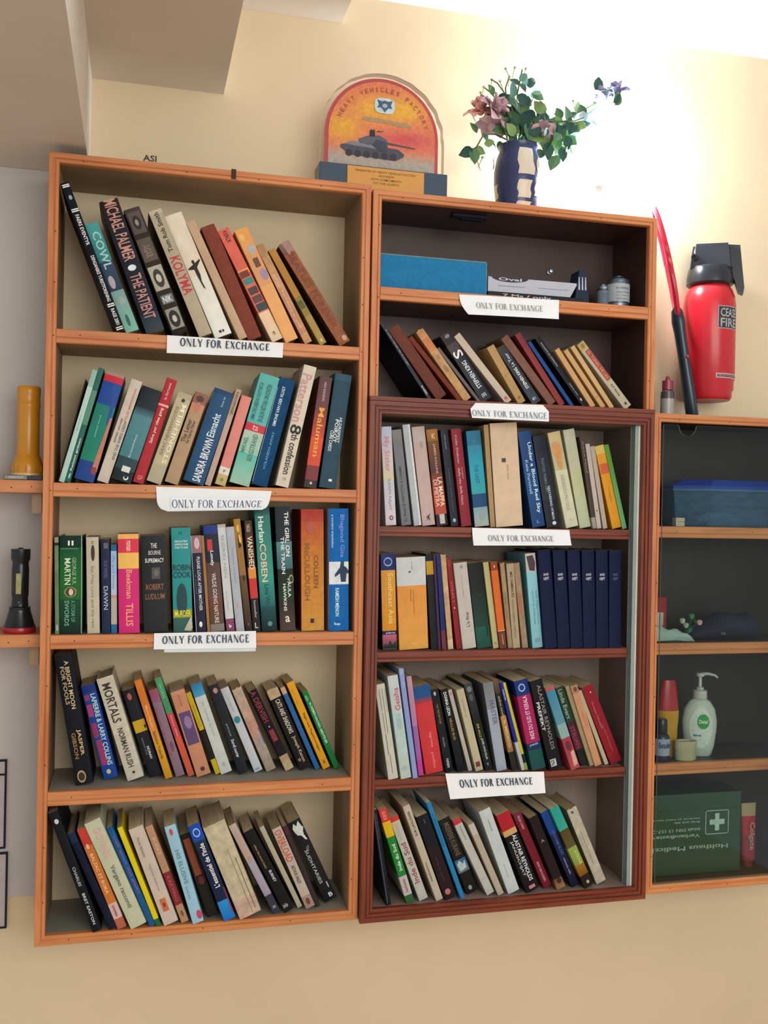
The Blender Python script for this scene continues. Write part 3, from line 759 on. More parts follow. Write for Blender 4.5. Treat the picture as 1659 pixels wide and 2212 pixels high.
('C', 0.0251, 0.4628, -0.0264, 0.0072, 0.1779, 0.0125, 0.126, '#6c8468', None, 2, 'thin grey green worn book, leftmost, third shelf of left bookcase', [(0, 0.06, '#8c9488'), (0.06, 0.09, '#2c3c34')], [('e', 0.3, 0.7, 0.9, 0.97, '#a8b0a8')]),
('C', 0.0322, 0.4628, -0.0151, 0.0407, 0.1798, 0.0158, 0.118, '#1e5236', None, 1, 'thick green hardcover with round gold emblem, third shelf of left bookcase', [(0, 0.12, '#12382e'), (0.12, 0.45, '#1f5a38', '#246a34'), (0.45, 0.65, '#286a36'), (0.65, 1, '#1c5438', '#0f3028')], [('t', 'II', 0.36, 0.6, 0.05, 0.1, 'h', '#d0d8c8'), ('t', 'GEORGE R.R.', 0.55, 0.72, 0.22, 0.5, 'd', '#8cac8c'), ('t', 'MARTIN', 0.22, 0.48, 0.23, 0.5, 'd', '#c4d0b8'), ('r', 0.05, 0.8, 0.13, 0.135, '#7c9c84'), ('e', 0.2, 0.75, 0.52, 0.63, '#8c8454'), ('e', 0.27, 0.68, 0.53, 0.62, '#4c3c34'), ('e', 0.4, 0.6, 0.54, 0.61, '#c8bca8'), ('t', 'A STORM OF', 0.5, 0.68, 0.66, 0.88, 'd', '#5c9484'), ('t', 'SWORDS', 0.22, 0.42, 0.66, 0.92, 'd', '#7ca494'), ('r', 0.93, 0.97, 0.0, 1, '#8ca088')]),
('C', 0.0814, 0.4628, -0.0309, 0.0221, 0.1778, 0.0151, 0.126, '#b4ae9a', None, 0, 'cream book with dark oval near its top, third shelf of left bookcase', [], [('e', 0.38, 0.68, 0.08, 0.25, '#3c3428'), ('t', 'O', 0.4, 0.6, 0.04, 0.07, 'h', '#5c5444'), ('t', 'Eat Pray Love and the rest', 0.3, 0.6, 0.3, 0.94, 'd', '#8c8878')]),
('C', 0.1071, 0.4628, -0.0271, 0.0154, 0.1742, 0.0162, 0.11, '#1d2b4c', None, 0, 'navy paperback lettered DAWN, third shelf of left bookcase', [(0, 0.12, '#242c3c')], [('r', 0.3, 0.8, 0.04, 0.1, '#5c6474'), ('t', 'ELIE WIESEL', 0.3, 0.7, 0.23, 0.42, 'd', '#54607c'), ('t', 'DAWN', 0.25, 0.75, 0.5, 0.75, 'd', '#9cacbc')]),
('C', 0.1235, 0.4628, -0.0231, 0.0109, 0.164, 0.018, 0.11, '#a8b8cc', None, 0, 'thin white book with blue ends beside pink book, third shelf of left bookcase', [(0, 0.07, '#28688c'), (0.07, 0.35, '#98b4d4'), (0.35, 0.57, '#a8b8c8'), (0.57, 0.6, '#b89080'), (0.6, 0.9, '#aca89c'), (0.9, 1, '#2c6c94')], [('t', 'life and times', 0.25, 0.7, 0.12, 0.5, 'd', '#7c98b4')]),
('C', 0.1376, 0.4628, -0.0297, 0.0375, 0.1843, 0.0124, 0.11, '#c02c74', None, 0, 'hot pink book with yellow band, third shelf of left bookcase', [(0, 0.05, '#d8a868'), (0.05, 0.19, '#c83c54'), (0.19, 0.35, '#d8b060')], [('t', 'roman', 0.4, 0.6, 0.07, 0.17, 'd', '#e0c0b0'), ('t', 'Beekman', 0.38, 0.66, 0.36, 0.65, 'd', '#d8a078'), ('t', 'TILLIS', 0.35, 0.7, 0.7, 0.93, 'd', '#dca078')]),
('C', 0.1826, 0.4628, -0.0525, 0.0446, 0.1814, 0.0158, 0.126, '#23262a', '#181a1c', 0, 'black book with white SUPREMACY lettering, third shelf of left bookcase', [(0.55, 1, '#262a2c')], [('t', 'THE', 0.4, 0.65, 0.08, 0.13, 'h', '#c8c8c4'), ('t', 'BOURNE', 0.3, 0.8, 0.155, 0.2, 'h', '#b8b8b4'), ('t', 'SUPREMACY', 0.15, 0.92, 0.235, 0.28, 'h', '#d0d0cc'), ('r', 0.4, 0.75, 0.33, 0.45, '#54504e'), ('e', 0.5, 0.7, 0.35, 0.42, '#6c6866'), ('t', 'ROBERT', 0.15, 0.88, 0.5, 0.56, 'h', '#8c6448'), ('t', 'LUDLUM', 0.12, 0.9, 0.6, 0.66, 'h', '#8c6448')]),
('C', 0.2368, 0.4628, -0.0417, 0.0356, 0.1972, 0.0137, 0.118, '#2c8c8c', '#4c3028', 0, 'teal book lettered MURDER in yellow, third shelf of left bookcase', [(0.78, 0.86, '#8c983c'), (0.86, 1, '#3c645c')], [('t', 'H', 0.4, 0.55, 0.03, 0.07, 'h', '#1c5454'), ('t', 'ABSOLUTELY', 0.15, 0.85, 0.12, 0.14, 'h', '#c8e0d8'), ('t', 'GRIPPING FROM', 0.15, 0.85, 0.15, 0.17, 'h', '#c8e0d8'), ('t', 'START TO END', 0.15, 0.85, 0.18, 0.2, 'h', '#c8e0d8'), ('t', 'ROBIN', 0.05, 0.97, 0.35, 0.41, 'h', '#1c3c48'), ('t', 'COOK', 0.05, 0.97, 0.42, 0.48, 'h', '#1c3c48'), ('e', 0.2, 0.75, 0.53, 0.85, '#20484c'), ('t', 'MURDER', 0.08, 0.92, 0.79, 0.85, 'h', '#d8d050'), ('p', [(0.55, 0.98), (0.95, 0.84), (1, 0.96), (0.9, 0.99)], '#b0b09c')]),
('C', 0.2785, 0.4628, -0.0757, 0.0195, 0.1829, 0.0146, 0.118, '#20243c', None, 0, 'slim dark blue book with face at spine top, third shelf of left bookcase', [(0, 0.18, '#8c7078')], [('e', 0.3, 0.8, 0.02, 0.14, '#c8a8a8'), ('t', 'PLEASE LOOK AFTER MOTHER', 0.45, 0.75, 0.22, 0.78, 'd', '#c4c4cc'), ('t', 'a novel', 0.2, 0.35, 0.4, 0.6, 'd', '#64647c'), ('e', 0.35, 0.65, 0.89, 0.95, '#d8d8d8'), ('r', 0.0, 0.06, 0, 1, '#a8a8b0')]),
('C', 0.2997, 0.4628, -0.0853, 0.0056, 0.1836, 0.0158, 0.11, '#9c7448', None, 0, 'narrow tan book between two dark ones, third shelf of left bookcase', [], []),
('C', 0.3062, 0.4628, -0.0911, 0.0264, 0.2024, 0.0174, 0.104, '#3c342e', None, 0, 'dark photographic spine with red tag, third shelf of left bookcase', [(0, 0.08, '#203c80'), (0.08, 0.35, '#202838'), (0.35, 0.7, '#5c443c', '#64504c'), (0.7, 0.93, '#6c4438', '#5c4c40'), (0.93, 1, '#848078')], [('r', 0.2, 0.55, 0.13, 0.24, '#b83c40'), ('t', 'Lonely', 0.3, 0.6, 0.24, 0.38, 'd', '#d8d8d4'), ('t', 'WILDE GOING NATURE', 0.35, 0.65, 0.45, 0.92, 'd', '#c8beb4')]),
('C', 0.3362, 0.4628, -0.1076, 0.0158, 0.2056, 0.017, 0.11, '#bcc0c0', None, 0, 'white slim book with mauve foot, third shelf of left bookcase', [(0, 0.03, '#a8a89c'), (0.88, 1, '#844c68')], [('t', 'SHERIN NEN', 0.3, 0.7, 0.1, 0.5, 'd', '#98a4a8'), ('t', 'arundhati', 0.3, 0.6, 0.62, 0.8, 'd', '#a8b0b0'), ('p', [(0.3, 0.93), (0.7, 0.95), (0.4, 0.97)], '#d8c8d0')]),
('C', 0.3543, 0.4628, -0.1191, 0.0158, 0.2012, 0.0137, 0.11, '#a4a8b0', None, 0, 'silver grey slim book, third shelf of left bookcase', [], [('t', 'memory of water', 0.4, 0.6, 0.2, 0.55, 'd', '#7c84a0'), ('e', 0.35, 0.65, 0.72, 0.77, '#b89898')]),
('C', 0.372, 0.4628, -0.1289, 0.013, 0.2171, 0.0127, 0.11, '#8c6c34', None, 0, 'golden brown book with tree silhouettes, third shelf of left bookcase', [(0, 0.5, '#a07c38', '#8c6c38'), (0.5, 1, '#6c5430', '#2c2424')], [('e', 0.3, 0.7, 0.05, 0.12, '#d8a840'), ('e', 0.35, 0.8, 0.14, 0.22, '#d8b048'), ('p', [(0.4, 0.1), (0.5, 0.2), (0.8, 0.24), (0.45, 0.26), (0.3, 0.25)], '#241c14'), ('e', 0.4, 0.8, 0.5, 0.55, '#30281c'), ('e', 0.4, 0.6, 0.92, 0.95, '#8c4c5c')]),
('C', 0.3863, 0.4628, -0.1015, 0.0149, 0.2132, 0.0137, 0.104, '#2c1c1c', None, 0, 'narrow black and red thriller spine, third shelf of left bookcase', [(0, 0.12, '#3c3020'), (0.12, 0.42, '#4c2c1c'), (0.42, 0.52, '#c88c40'), (0.52, 0.7, '#b83c3c'), (0.7, 1, '#241c20')], [('t', 'P. MARGOLIN', 0.2, 0.7, 0.03, 0.1, 'd', '#b8a48c'), ('t', 'VANISHED', 0.2, 0.85, 0.14, 0.44, 'd', '#d8ccb0'), ('t', 'bestseller', 0.35, 0.65, 0.72, 0.88, 'd', '#a8a0a4'), ('t', 'L', 0.3, 0.7, 0.92, 0.97, 'h', '#c0c0c0')]),
('C', 0.4032, 0.4628, -0.0843, 0.0294, 0.2377, 0.0123, 0.104, '#2c7c74', '#2c645c', 0, 'tall teal to black book with white and peach lettering, third shelf of left bookcase', [(0, 0.06, '#1c4444', '#2c6460'), (0.06, 0.55, '#2f746c', '#3c9084'), (0.55, 0.8, '#3c9488', '#1f6464'), (0.8, 1, '#1a5054', '#0f1c24')], [('t', 'Harlan', 0.2, 0.55, 0.07, 0.28, 'd', '#d8ddd4'), ('t', 'COBEN', 0.2, 0.6, 0.29, 0.6, 'd', '#d0b8a0'), ('t', 'Live Wire', 0.35, 0.65, 0.62, 0.83, 'd', '#1c4c50'), ('e', 0.4, 0.7, 0.92, 0.96, '#5c8c8c')]),
('C', 0.439, 0.4628, -0.0656, 0.0303, 0.2402, 0.0174, 0.118, '#1c2c34', None, 0, 'tall black book lettered THE GIRL ON THE TRAIN, third shelf of left bookcase', [(0, 0.28, '#1c2830'), (0.28, 0.5, '#5c8488', '#40646c'), (0.5, 0.75, '#14281c', '#1c3c20'), (0.75, 1, '#2c2420', '#54443c')], [('t', 'THE GIRL ON', 0.58, 0.85, 0.04, 0.4, 'd', '#dce0e0'), ('t', 'THE TRAIN', 0.28, 0.5, 0.24, 0.54, 'd', '#ccd4d4'), ('t', 'PAULA', 0.6, 0.8, 0.58, 0.73, 'd', '#d0d8d0'), ('t', 'HAWKINS', 0.3, 0.5, 0.62, 0.84, 'd', '#d0d4cc'), ('e', 0.7, 1, 0.55, 0.62, '#a8a468'), ('e', 0.75, 0.97, 0.56, 0.61, '#1c3c20'), ('t', 'a', 0.35, 0.65, 0.88, 0.93, 'h', '#d0ccc4')]),
('C', 0.4803, 0.4628, -0.0241, 0.0449, 0.237, 0.0164, 0.118, '#b8803c', '#8c2c20', 1, 'thick red to gold hardcover with title lettering, third shelf of left bookcase', [(0, 0.1, '#a04438', '#a85040'), (0.1, 0.3, '#b05c3c', '#b4703c'), (0.3, 1, '#b8783c', '#bc9048')], [('t', 'COLLEEN', 0.55, 0.75, 0.38, 0.65, 'd', '#7c5024'), ('t', 'McCULLOUGH', 0.15, 0.38, 0.28, 0.75, 'd', '#8c5c28'), ('r', 0.4, 0.55, 0.9, 0.935, '#2c2018'), ('e', 0.2, 0.6, 0.1, 0.2, '#a85a4c')]),
('C', 0.5344, 0.4628, -0.0215, 0.0391, 0.2393, 0.0121, 0.118, '#0f68a8', '#b0b4b8', 1, 'bright blue Gita book with figure on white band, third shelf of left bookcase', [(0.435, 0.62, '#c8d0d4')], [('t', 'Bhagavad Gita', 0.5, 0.78, 0.05, 0.4, 'd', '#7c8cd0'), ('t', 'a modern translation', 0.12, 0.24, 0.05, 0.32, 'd', '#a8c8dc'), ('p', [(0.6, 0.43), (0.75, 0.43), (0.75, 0.47), (0.85, 0.48), (1.0, 0.51), (1.0, 0.53), (0.88, 0.53), (0.84, 0.6), (0.6, 0.6), (0.55, 0.53), (0.3, 0.56), (0.28, 0.54), (0.55, 0.48)], '#1c3c58'), ('t', 'RAMESH MENON', 0.3, 0.5, 0.65, 0.88, 'd', '#c0dce8'), ('t', 'Rupa', 0.25, 0.55, 0.93, 0.96, 'h', '#c8e0e8')]),
('D', 0.0659, 0.1778, -0.1798, 0.0313, 0.2455, 0.0342, 0.124, '#151824', None, 1, 'tall black hardcover lettered in gold, leftmost, fourth shelf of left bookcase', [(0, 0.05, '#1c1e26')], [('t', 'A BRIGHT MOON', 0.5, 0.75, 0.05, 0.42, 'd', '#c4b48c'), ('t', 'FOR FOOLS', 0.22, 0.45, 0.09, 0.38, 'd', '#b8a880'), ('t', 'JASPER', 0.52, 0.78, 0.58, 0.78, 'd', '#c4b080'), ('t', 'GIBSON', 0.22, 0.45, 0.6, 0.8, 'd', '#9c7c4c'), ('e', 0.15, 0.65, 0.89, 0.985, '#a8946c'), ('e', 0.22, 0.58, 0.905, 0.97, '#3c342c')]),
('D', 0.1152, 0.1778, -0.2527, 0.0261, 0.1846, 0.0642, 0.094, '#1c4a94', None, 0, 'blue paperback with red marks, beside MORTALS, fourth shelf of left bookcase', [(0, 0.08, '#1c3c80')], [('r', 0.05, 0.4, 0.1, 0.16, '#8c4470'), ('r', 0.05, 0.42, 0.2, 0.33, '#a0447c'), ('r', 0.05, 0.42, 0.4, 0.55, '#943c70'), ('r', 0.1, 0.5, 0.58, 0.85, '#983c6c'), ('t', 'LAPIERRE & LARRY COLLINS', 0.5, 0.85, 0.1, 0.86, 'd', '#b8d8e8'), ('e', 0.3, 0.6, 0.9, 0.95, '#c0bc98')]),
('D', 0.1583, 0.1778, -0.3032, 0.0313, 0.2033, 0.0467, 0.112, '#b8b4a4', None, 1, 'large cream hardcover lettered MORTALS, fourth shelf of left bookcase', [], [('t', 'MORTALS', 0.2, 0.72, 0.06, 0.44, 'd', '#3c342c'), ('t', 'NORMAN RUSH', 0.3, 0.65, 0.5, 0.88, 'd', '#3c362e'), ('e', 0.42, 0.58, 0.92, 0.945, '#3c342c')]),
('D', 0.1996, 0.1778, -0.3158, 0.0232, 0.1763, 0.0653, 0.093, '#1b2028', None, 0, 'black book with yellow band, fourth shelf of left bookcase', [(0.355, 0.49, '#c0a02c')], [('e', 0.25, 0.6, 0.04, 0.12, '#a8585c'), ('t', 'selected tales', 0.3, 0.45, 0.55, 0.75, 'd', '#6c7c88'), ('t', 'NORAH', 0.5, 0.7, 0.66, 0.8, 'd', '#d0d4d8'), ('p', [(0.8, 0.43), (1, 0.42), (0.95, 0.46), (0.85, 0.46)], '#1b2028')]),
('D', 0.2284, 0.1778, -0.3178, 0.0139, 0.199, 0.0494, 0.109, '#c08828', None, 0, 'orange to yellow slim book, fourth shelf of left bookcase', [(0, 0.25, '#c0742c'), (0.25, 0.6, '#c87838', '#c48c40'), (0.6, 1, '#c49424', '#bc8c20')], [('t', 'Mario Vargas', 0.3, 0.65, 0.26, 0.48, 'd', '#d8b880'), ('t', 'Salvador Yolanda', 0.3, 0.7, 0.52, 0.8, 'd', '#6c4c1c')]),
('D', 0.2486, 0.1778, -0.3157, 0.0172, 0.177, 0.06, 0.098, '#84707c', '#8c2c5c', 0, 'mauve grey slim book, fourth shelf of left bookcase', [(0, 0.15, '#94506c', '#8c5c74')], [('t', 'Secret of sound', 0.1, 0.3, 0.2, 0.75, 'd', '#a03c64'), ('e', 0.4, 0.8, 0.6, 0.72, '#7c5064')]),
('D', 0.2719, 0.1778, -0.3419, 0.0124, 0.2025, 0.0594, 0.099, '#b05048', None, 0, 'green topped coral red book, fourth shelf of left bookcase', [(0, 0.36, '#4c9068', '#488c60'), (0.36, 0.6, '#b44850'), (0.6, 1, '#c05c40', '#b8604c')], [('t', 'SAGAN', 0.3, 0.7, 0.06, 0.2, 'd', '#84b898'), ('t', 'Kavery nilson', 0.3, 0.7, 0.38, 0.6, 'd', '#d89c98')]),
('D', 0.2879, 0.1778, -0.3154, 0.0273, 0.173, 0.0514, 0.107, '#b48468', '#c08454', 0, 'peach book with purple picture panel, fourth shelf of left bookcase', [(0, 0.04, '#bc8c70')], [('r', 0.1, 0.9, 0.25, 0.63, '#5c4870'), ('e', 0.3, 0.8, 0.3, 0.45, '#8c7498'), ('t', 'sun and sand', 0.45, 0.55, 0.05, 0.18, 'd', '#9c4c34'), ('e', 0.4, 0.7, 0.9, 0.95, '#5c3430')]),
('D', 0.3244, 0.1778, -0.3594, 0.01, 0.1713, 0.066, 0.092, '#b8a820', None, 0, 'thin yellow and black striped book, fourth shelf of left bookcase', [(0.46, 0.82, '#241c18')], [('t', 'yellow press', 0.35, 0.6, 0.15, 0.42, 'd', '#7c7428')]),
('D', 0.3351, 0.1778, -0.3437, 0.0221, 0.1866, 0.0633, 0.095, '#b8bcb8', None, 0, 'white book with blue patch at top, fourth shelf of left bookcase', [(0, 0.14, '#2c749c', '#4c98b8')], [('t', 'les racines du ciel', 0.45, 0.65, 0.2, 0.58, 'd', '#98a09c'), ('e', 0.35, 0.65, 0.88, 0.93, '#a0a4a0')]),
('D', 0.3692, 0.1778, -0.347, 0.0196, 0.1859, 0.057, 0.102, '#20242c', '#14161a', 0, 'black book with round pink emblem in middle of row, fourth shelf of left bookcase', [], [('e', 0.3, 0.75, 0.04, 0.1, '#a88080'), ('t', 'gerald durrell', 0.35, 0.6, 0.44, 0.58, 'd', '#848c90'), ('t', 'Durrell courrier', 0.35, 0.65, 0.62, 0.82, 'd', '#c8d0d0')]),
('D', 0.4008, 0.1778, -0.4024, 0.0168, 0.1804, 0.066, 0.092, '#b4b8bc', None, 0, 'white book with teal dot, fourth shelf of left bookcase', [], [('e', 0.1, 0.85, 0.34, 0.42, '#2c8090'), ('t', 'no longer ease', 0.35, 0.6, 0.12, 0.28, 'd', '#98a4a4'), ('r', 0.2, 0.7, 0.96, 0.98, '#7c98a8')]),
('D', 0.4245, 0.1778, -0.4135, 0.0197, 0.1798, 0.066, 0.092, '#a89484', None, 2, 'dirty beige worn book, fourth shelf of left bookcase', [(0, 0.4, '#a89c8c', '#b09080'), (0.4, 0.6, '#b08c7c'), (0.6, 1, '#a0948c', '#948878')], [('r', 0.9, 1, 0.5, 0.7, '#4c5c78')]),
('D', 0.4624, 0.1778, -0.4554, 0.0178, 0.1782, 0.066, 0.092, '#241c24', None, 2, 'black book with maroon lettering and torn foot, fourth shelf of left bookcase', [(0.82, 1, '#a08c70', '#b4a484')], [('t', 'A DERVISH', 0.15, 0.75, 0.02, 0.4, 'd', '#8c3440'), ('r', 0.2, 0.75, 0.5, 0.64, '#84303c'), ('e', 0.42, 0.52, 0.45, 0.47, '#c8c8c8')]),
('D', 0.4924, 0.1778, -0.4209, 0.0235, 0.1762, 0.066, 0.092, '#23201f', None, 2, 'black book lettered CATS AND SHADOWS, torn top, fourth shelf of left bookcase', [(0, 0.12, '#a89478', '#b09c80')], [('t', 'CATS AND SHADOWS', 0.35, 0.75, 0.14, 0.56, 'd', '#c8c0b0'), ('t', 'Joseph Kanon', 0.4, 0.75, 0.6, 0.92, 'd', '#b8a890'), ('e', 0.15, 0.4, 0.86, 0.9, '#8c7060')]),
('D', 0.5224, 0.1778, -0.4227, 0.0096, 0.1814, 0.066, 0.092, '#2c6494', None, 0, 'thin blue book with beige top, fourth shelf of left bookcase', [(0, 0.08, '#b89c88')], []),
('D', 0.538, 0.1778, -0.4196, 0.0154, 0.1909, 0.066, 0.092, '#cc981c', None, 0, 'yellow book about Regalmontagen, fourth shelf of left bookcase', [], [('t', 'Begin veel Regalmontagen', 0.35, 0.7, 0.36, 0.8, 'd', '#54401c'), ('t', 'alba varga', 0.25, 0.4, 0.08, 0.25, 'd', '#a88028'), ('e', 0.35, 0.65, 0.9, 0.95, '#8c6c1c')]),
('D', 0.5607, 0.1778, -0.4151, 0.0116, 0.1713, 0.066, 0.092, '#15783c', None, 0, 'slim green book, rightmost, fourth shelf of left bookcase', [], [('e', 0.1, 0.6, 0.05, 0.13, '#58a474'), ('t', 'IN DIEMEN NACHEN ABENTEUER', 0.35, 0.75, 0.15, 0.68, 'd', '#c0dcc8')]),
('E', 0.102, -0.0825, -0.3512, 0.0166, 0.2372, -0.004, 0.13, '#14171f', '#101218', 1, 'long black book with white dot, leftmost, bottom shelf of left bookcase', [], [('e', 0.3, 0.75, 0.06, 0.1, '#b8bcc0'), ('t', 'CHARLES', 0.35, 0.65, 0.46, 0.62, 'd', '#a8acb4'), ('t', 'BRET EASTON', 0.35, 0.65, 0.68, 0.94, 'd', '#c0c4c8')]),
('E', 0.1313, -0.0825, -0.4072, 0.0135, 0.1963, 0.0021, 0.13, '#121c34', None, 1, 'plain navy book beside the long black one, bottom shelf of left bookcase', [(0, 0.1, '#20304c')], []),
('E', 0.1462, -0.0825, -0.384, 0.0163, 0.2023, 0.0004, 0.104, '#b4683c', None, 0, 'orange book with white foot label, bottom shelf of left bookcase', [(0, 0.17, '#b04438'), (0.17, 0.75, '#b8743c', '#b87438'), (0.75, 0.9, '#c0a8a4'), (0.9, 1, '#a86450')], [('t', 'BALZAC ET BOKA', 0.3, 0.65, 0.25, 0.65, 'd', '#d8b88c'), ('e', 0.25, 0.6, 0.15, 0.2, '#d8a08c'), ('t', 'nouveau', 0.35, 0.6, 0.77, 0.88, 'd', '#8c4c44')]),
('E', 0.1696, -0.0825, -0.4102, 0.0296, 0.2171, -0.004, 0.126, '#b0b49c', None, 0, 'cream green book lettered racconti, bottom shelf of left bookcase', [], [('t', 'GIOVANNI', 0.3, 0.75, 0.07, 0.35, 'd', '#c09c98'), ('t', 'Vergano racconti', 0.3, 0.65, 0.42, 0.82, 'd', '#5c645c')]),
('E', 0.2031, -0.0825, -0.4069, 0.0113, 0.2049, 0.0021, 0.11, '#1c5c8c', None, 0, 'blue book with purple lettering, bottom shelf of left bookcase', [(0, 0.05, '#1c5484')], [('t', 'nell anno del giallo', 0.35, 0.8, 0.1, 0.68, 'd', '#8c5c9c')]),
('E', 0.2152, -0.0825, -0.375, 0.0093, 0.2018, -0.0004, 0.118, '#c8b820', None, 0, 'thin bright yellow book with green foot, bottom shelf of left bookcase', [(0.93, 1, '#1c6840')], []),
('E', 0.2296, -0.0825, -0.3559, 0.0267, 0.1951, -0.001, 0.118, '#b8aca0', None, 0, 'off-white book with small orange tag, bottom shelf of left bookcase', [], [('t', 'Piccolo dizionario', 0.3, 0.5, 0.1, 0.3, 'd', '#807870'), ('t', 'inglese italiano', 0.4, 0.6, 0.38, 0.66, 'd', '#98908c'), ('r', 0.3, 0.7, 0.74, 0.87, '#b4704c'), ('e', 0.4, 0.6, 0.78, 0.83, '#8c3c2c')]),
('E', 0.2616, -0.0825, -0.364, 0.014, 0.1975, 0.0054, 0.118, '#a8886c', '#8c6c50', 0, 'tan book with maroon band, bottom shelf of left bookcase', [(0.48, 0.82, '#84303c')], [('t', 'BURKE', 0.3, 0.75, 0.12, 0.3, 'd', '#c8a488'), ('t', 'KARTING', 0.3, 0.7, 0.52, 0.78, 'd', '#a85c60'), ('e', 0.35, 0.7, 0.88, 0.94, '#6c5c40')]),
('E', 0.282, -0.0825, -0.2935, 0.0208, 0.1935, -0.004, 0.104, '#90b4c4', None, 0, 'light blue book with red dot at foot, bottom shelf of left bookcase', [], [('t', 'HIS ELUSIVE', 0.3, 0.65, 0.25, 0.6, 'd', '#60808c'), ('e', 0.3, 0.6, 0.03, 0.1, '#b05464'), ('e', 0.55, 1, 0.88, 0.97, '#b84464'), ('t', 'and so', 0.3, 0.5, 0.62, 0.75, 'd', '#6c98a0')]),
('E', 0.3114, -0.0825, -0.3361, 0.0208, 0.1693, 0.0211, 0.126, '#26241f', '#181614', 0, 'black book with brown panel, bottom shelf of left bookcase', [(0.45, 0.6, '#3c2820', '#38282c')], [('r', 0.15, 0.75, 0.06, 0.5, '#8c4c30'), ('e', 0.3, 0.8, 0.52, 0.62, '#6c2c24')]),
('E', 0.3403, -0.0825, -0.3726, 0.0226, 0.1971, -0.004, 0.11, '#162848', '#16305c', 0, 'navy and blue guidebook with pale blue foot, bottom shelf of left bookcase', [(0, 0.17, '#1c4c9c'), (0.17, 0.3, '#1c3c4c', '#142038'), (0.8, 1, '#2c8cc0', '#1c6cb4')], [('e', 0.2, 0.8, 0.04, 0.13, '#8cb0dc'), ('e', 0.28, 0.72, 0.055, 0.115, '#1c4c9c'), ('t', "L'essentiel de l'Inde", 0.3, 0.72, 0.2, 0.66, 'u', '#d8dce0'), ('r', 0.9, 1, 0.68, 0.95, '#8c3444')]),
('E', 0.3702, -0.0825, -0.3887, 0.0426, 0.1932, -0.0023, 0.126, '#b0a890', '#9c937c', 2, 'thick cream book with broken bare spine, bottom shelf of left bookcase', [(0.8, 1, '#b09c8c')], [('r', 0.62, 0.64, 0.3, 0.98, '#7c745c'), ('r', 0.8, 0.83, 0.4, 0.95, '#6c6450')]),
('E', 0.4358, -0.0825, -0.4743, 0.0144, 0.1965, 0.0117, 0.11, '#a49c98', None, 0, 'grey white book with purple foot, bottom shelf of left bookcase', [(0, 0.4, '#aca098', '#b0988c'), (0.4, 0.8, '#a09ca4', '#948ca0'), (0.8, 1, '#3c3c4c')], [('e', 0.3, 0.8, 0.36, 0.42, '#a88888'), ('t', 'AVANT', 0.3, 0.75, 0.92, 0.95, 'h', '#a8b4b8')]),
('E', 0.4576, -0.0825, -0.4776, 0.0205, 0.18, 0.0124, 0.104, '#13171b', None, 0, 'black book with gold and white title line, bottom shelf of left bookcase', [], [('t', 'when the moon hums', 0.3, 0.5, 0.17, 0.46, 'd', '#a88c3c'), ('t', 'BURNEY', 0.45, 0.7, 0.5, 0.64, 'd', '#c0c4c8'), ('t', 'Livre Poche', 0.15, 0.6, 0.9, 0.95, 'h', '#b0b4b8')]),
('E', 0.4861, -0.0825, -0.453, 0.0096, 0.1806, 0.0308, 0.104, '#aca894', None, 0, 'thin cream book between black and OVERLOAD, bottom shelf of left bookcase', [], []),
('E', 0.5011, -0.0825, -0.4167, 0.0188, 0.1747, 0.0214, 0.104, '#aca296', None, 0, 'cream book lettered OVERLOAD in red, bottom shelf of left bookcase', [(0.85, 1, '#9c8478')], [('t', 'OVERLOAD', 0.1, 0.85, 0.03, 0.42, 'd', '#b8584c'), ('t', 'ARTHUR HAILEY', 0.3, 0.65, 0.47, 0.7, 'd', '#44403c'), ('e', 0.3, 0.7, 0.88, 0.96, '#6c4840')]),
('E', 0.5219, -0.0825, -0.4078, 0.0092, 0.1762, 0.0289, 0.104, '#3c3236', None, 0, 'slim brownish black book, bottom shelf of left bookcase', [(0, 0.1, '#54303c')], []),
('E', 0.5435, -0.0825, -0.45, 0.0259, 0.1801, 0.0451, 0.113, '#1c1e23', None, 0, 'tall black book with white flower, rightmost, bottom shelf of left bookcase', [], [('p', [(0.15, 0.08), (0.35, 0.03), (0.5, 0.07), (0.75, 0.02), (0.85, 0.09), (0.95, 0.11), (0.8, 0.15), (0.75, 0.19), (0.85, 0.26), (0.7, 0.25), (0.55, 0.19), (0.3, 0.17), (0.2, 0.13)], '#c0c4c0'), ('t', 'The', 0.45, 0.7, 0.32, 0.38, 'd', '#8c8c90'), ('t', 'SUDHTARIES', 0.25, 0.5, 0.36, 0.78, 'd', '#a8acb0'), ('e', 0.7, 0.8, 0.78, 0.86, '#a8acb0'), ('t', 'B', 0.5, 0.8, 0.91, 0.96, 'h', '#d0d4d4')]),
('F', 0.7301, 0.9232, -0.6146, 0.0077, 0.1788, 0.0194, 0.13, '#30343c', '#0e1420', 0, 'thin dark grey book, leftmost, shelf of orange upper right bookcase', [], [('t', 'la voie royale de la jungle', 0.3, 0.7, 0.08, 0.55, 'd', '#9ca4b0'), ('t', 'BABEL', 0.3, 0.75, 0.82, 0.94, 'd', '#b8c0c8')]),
('F', 0.748, 0.9232, -0.6536, 0.0239, 0.1706, 0.0186, 0.11, '#6c4034', None, 1, 'brown cloth book near left end, shelf of orange upper right bookcase', [], []),
('F', 0.7929, 0.9232, -0.7268, 0.0099, 0.1626, 0.0186, 0.126, '#743c2c', None, 1, 'reddish brown slim cloth book, shelf of orange upper right bookcase', [], []),
('F', 0.8056, 0.9232, -0.6632, 0.0173, 0.1718, 0.0185, 0.118, '#b4946c', None, 2, 'worn tan book with torn head, shelf of orange upper right bookcase', [(0, 0.12, '#a8845c', '#b88c68'), (0.12, 0.3, '#b8805c')], [('t', 'LXX', 0.3, 0.7, 0.36, 0.42, 'h', '#a07850'), ('e', 0.3, 0.7, 0.5, 0.6, '#8c7458')]),
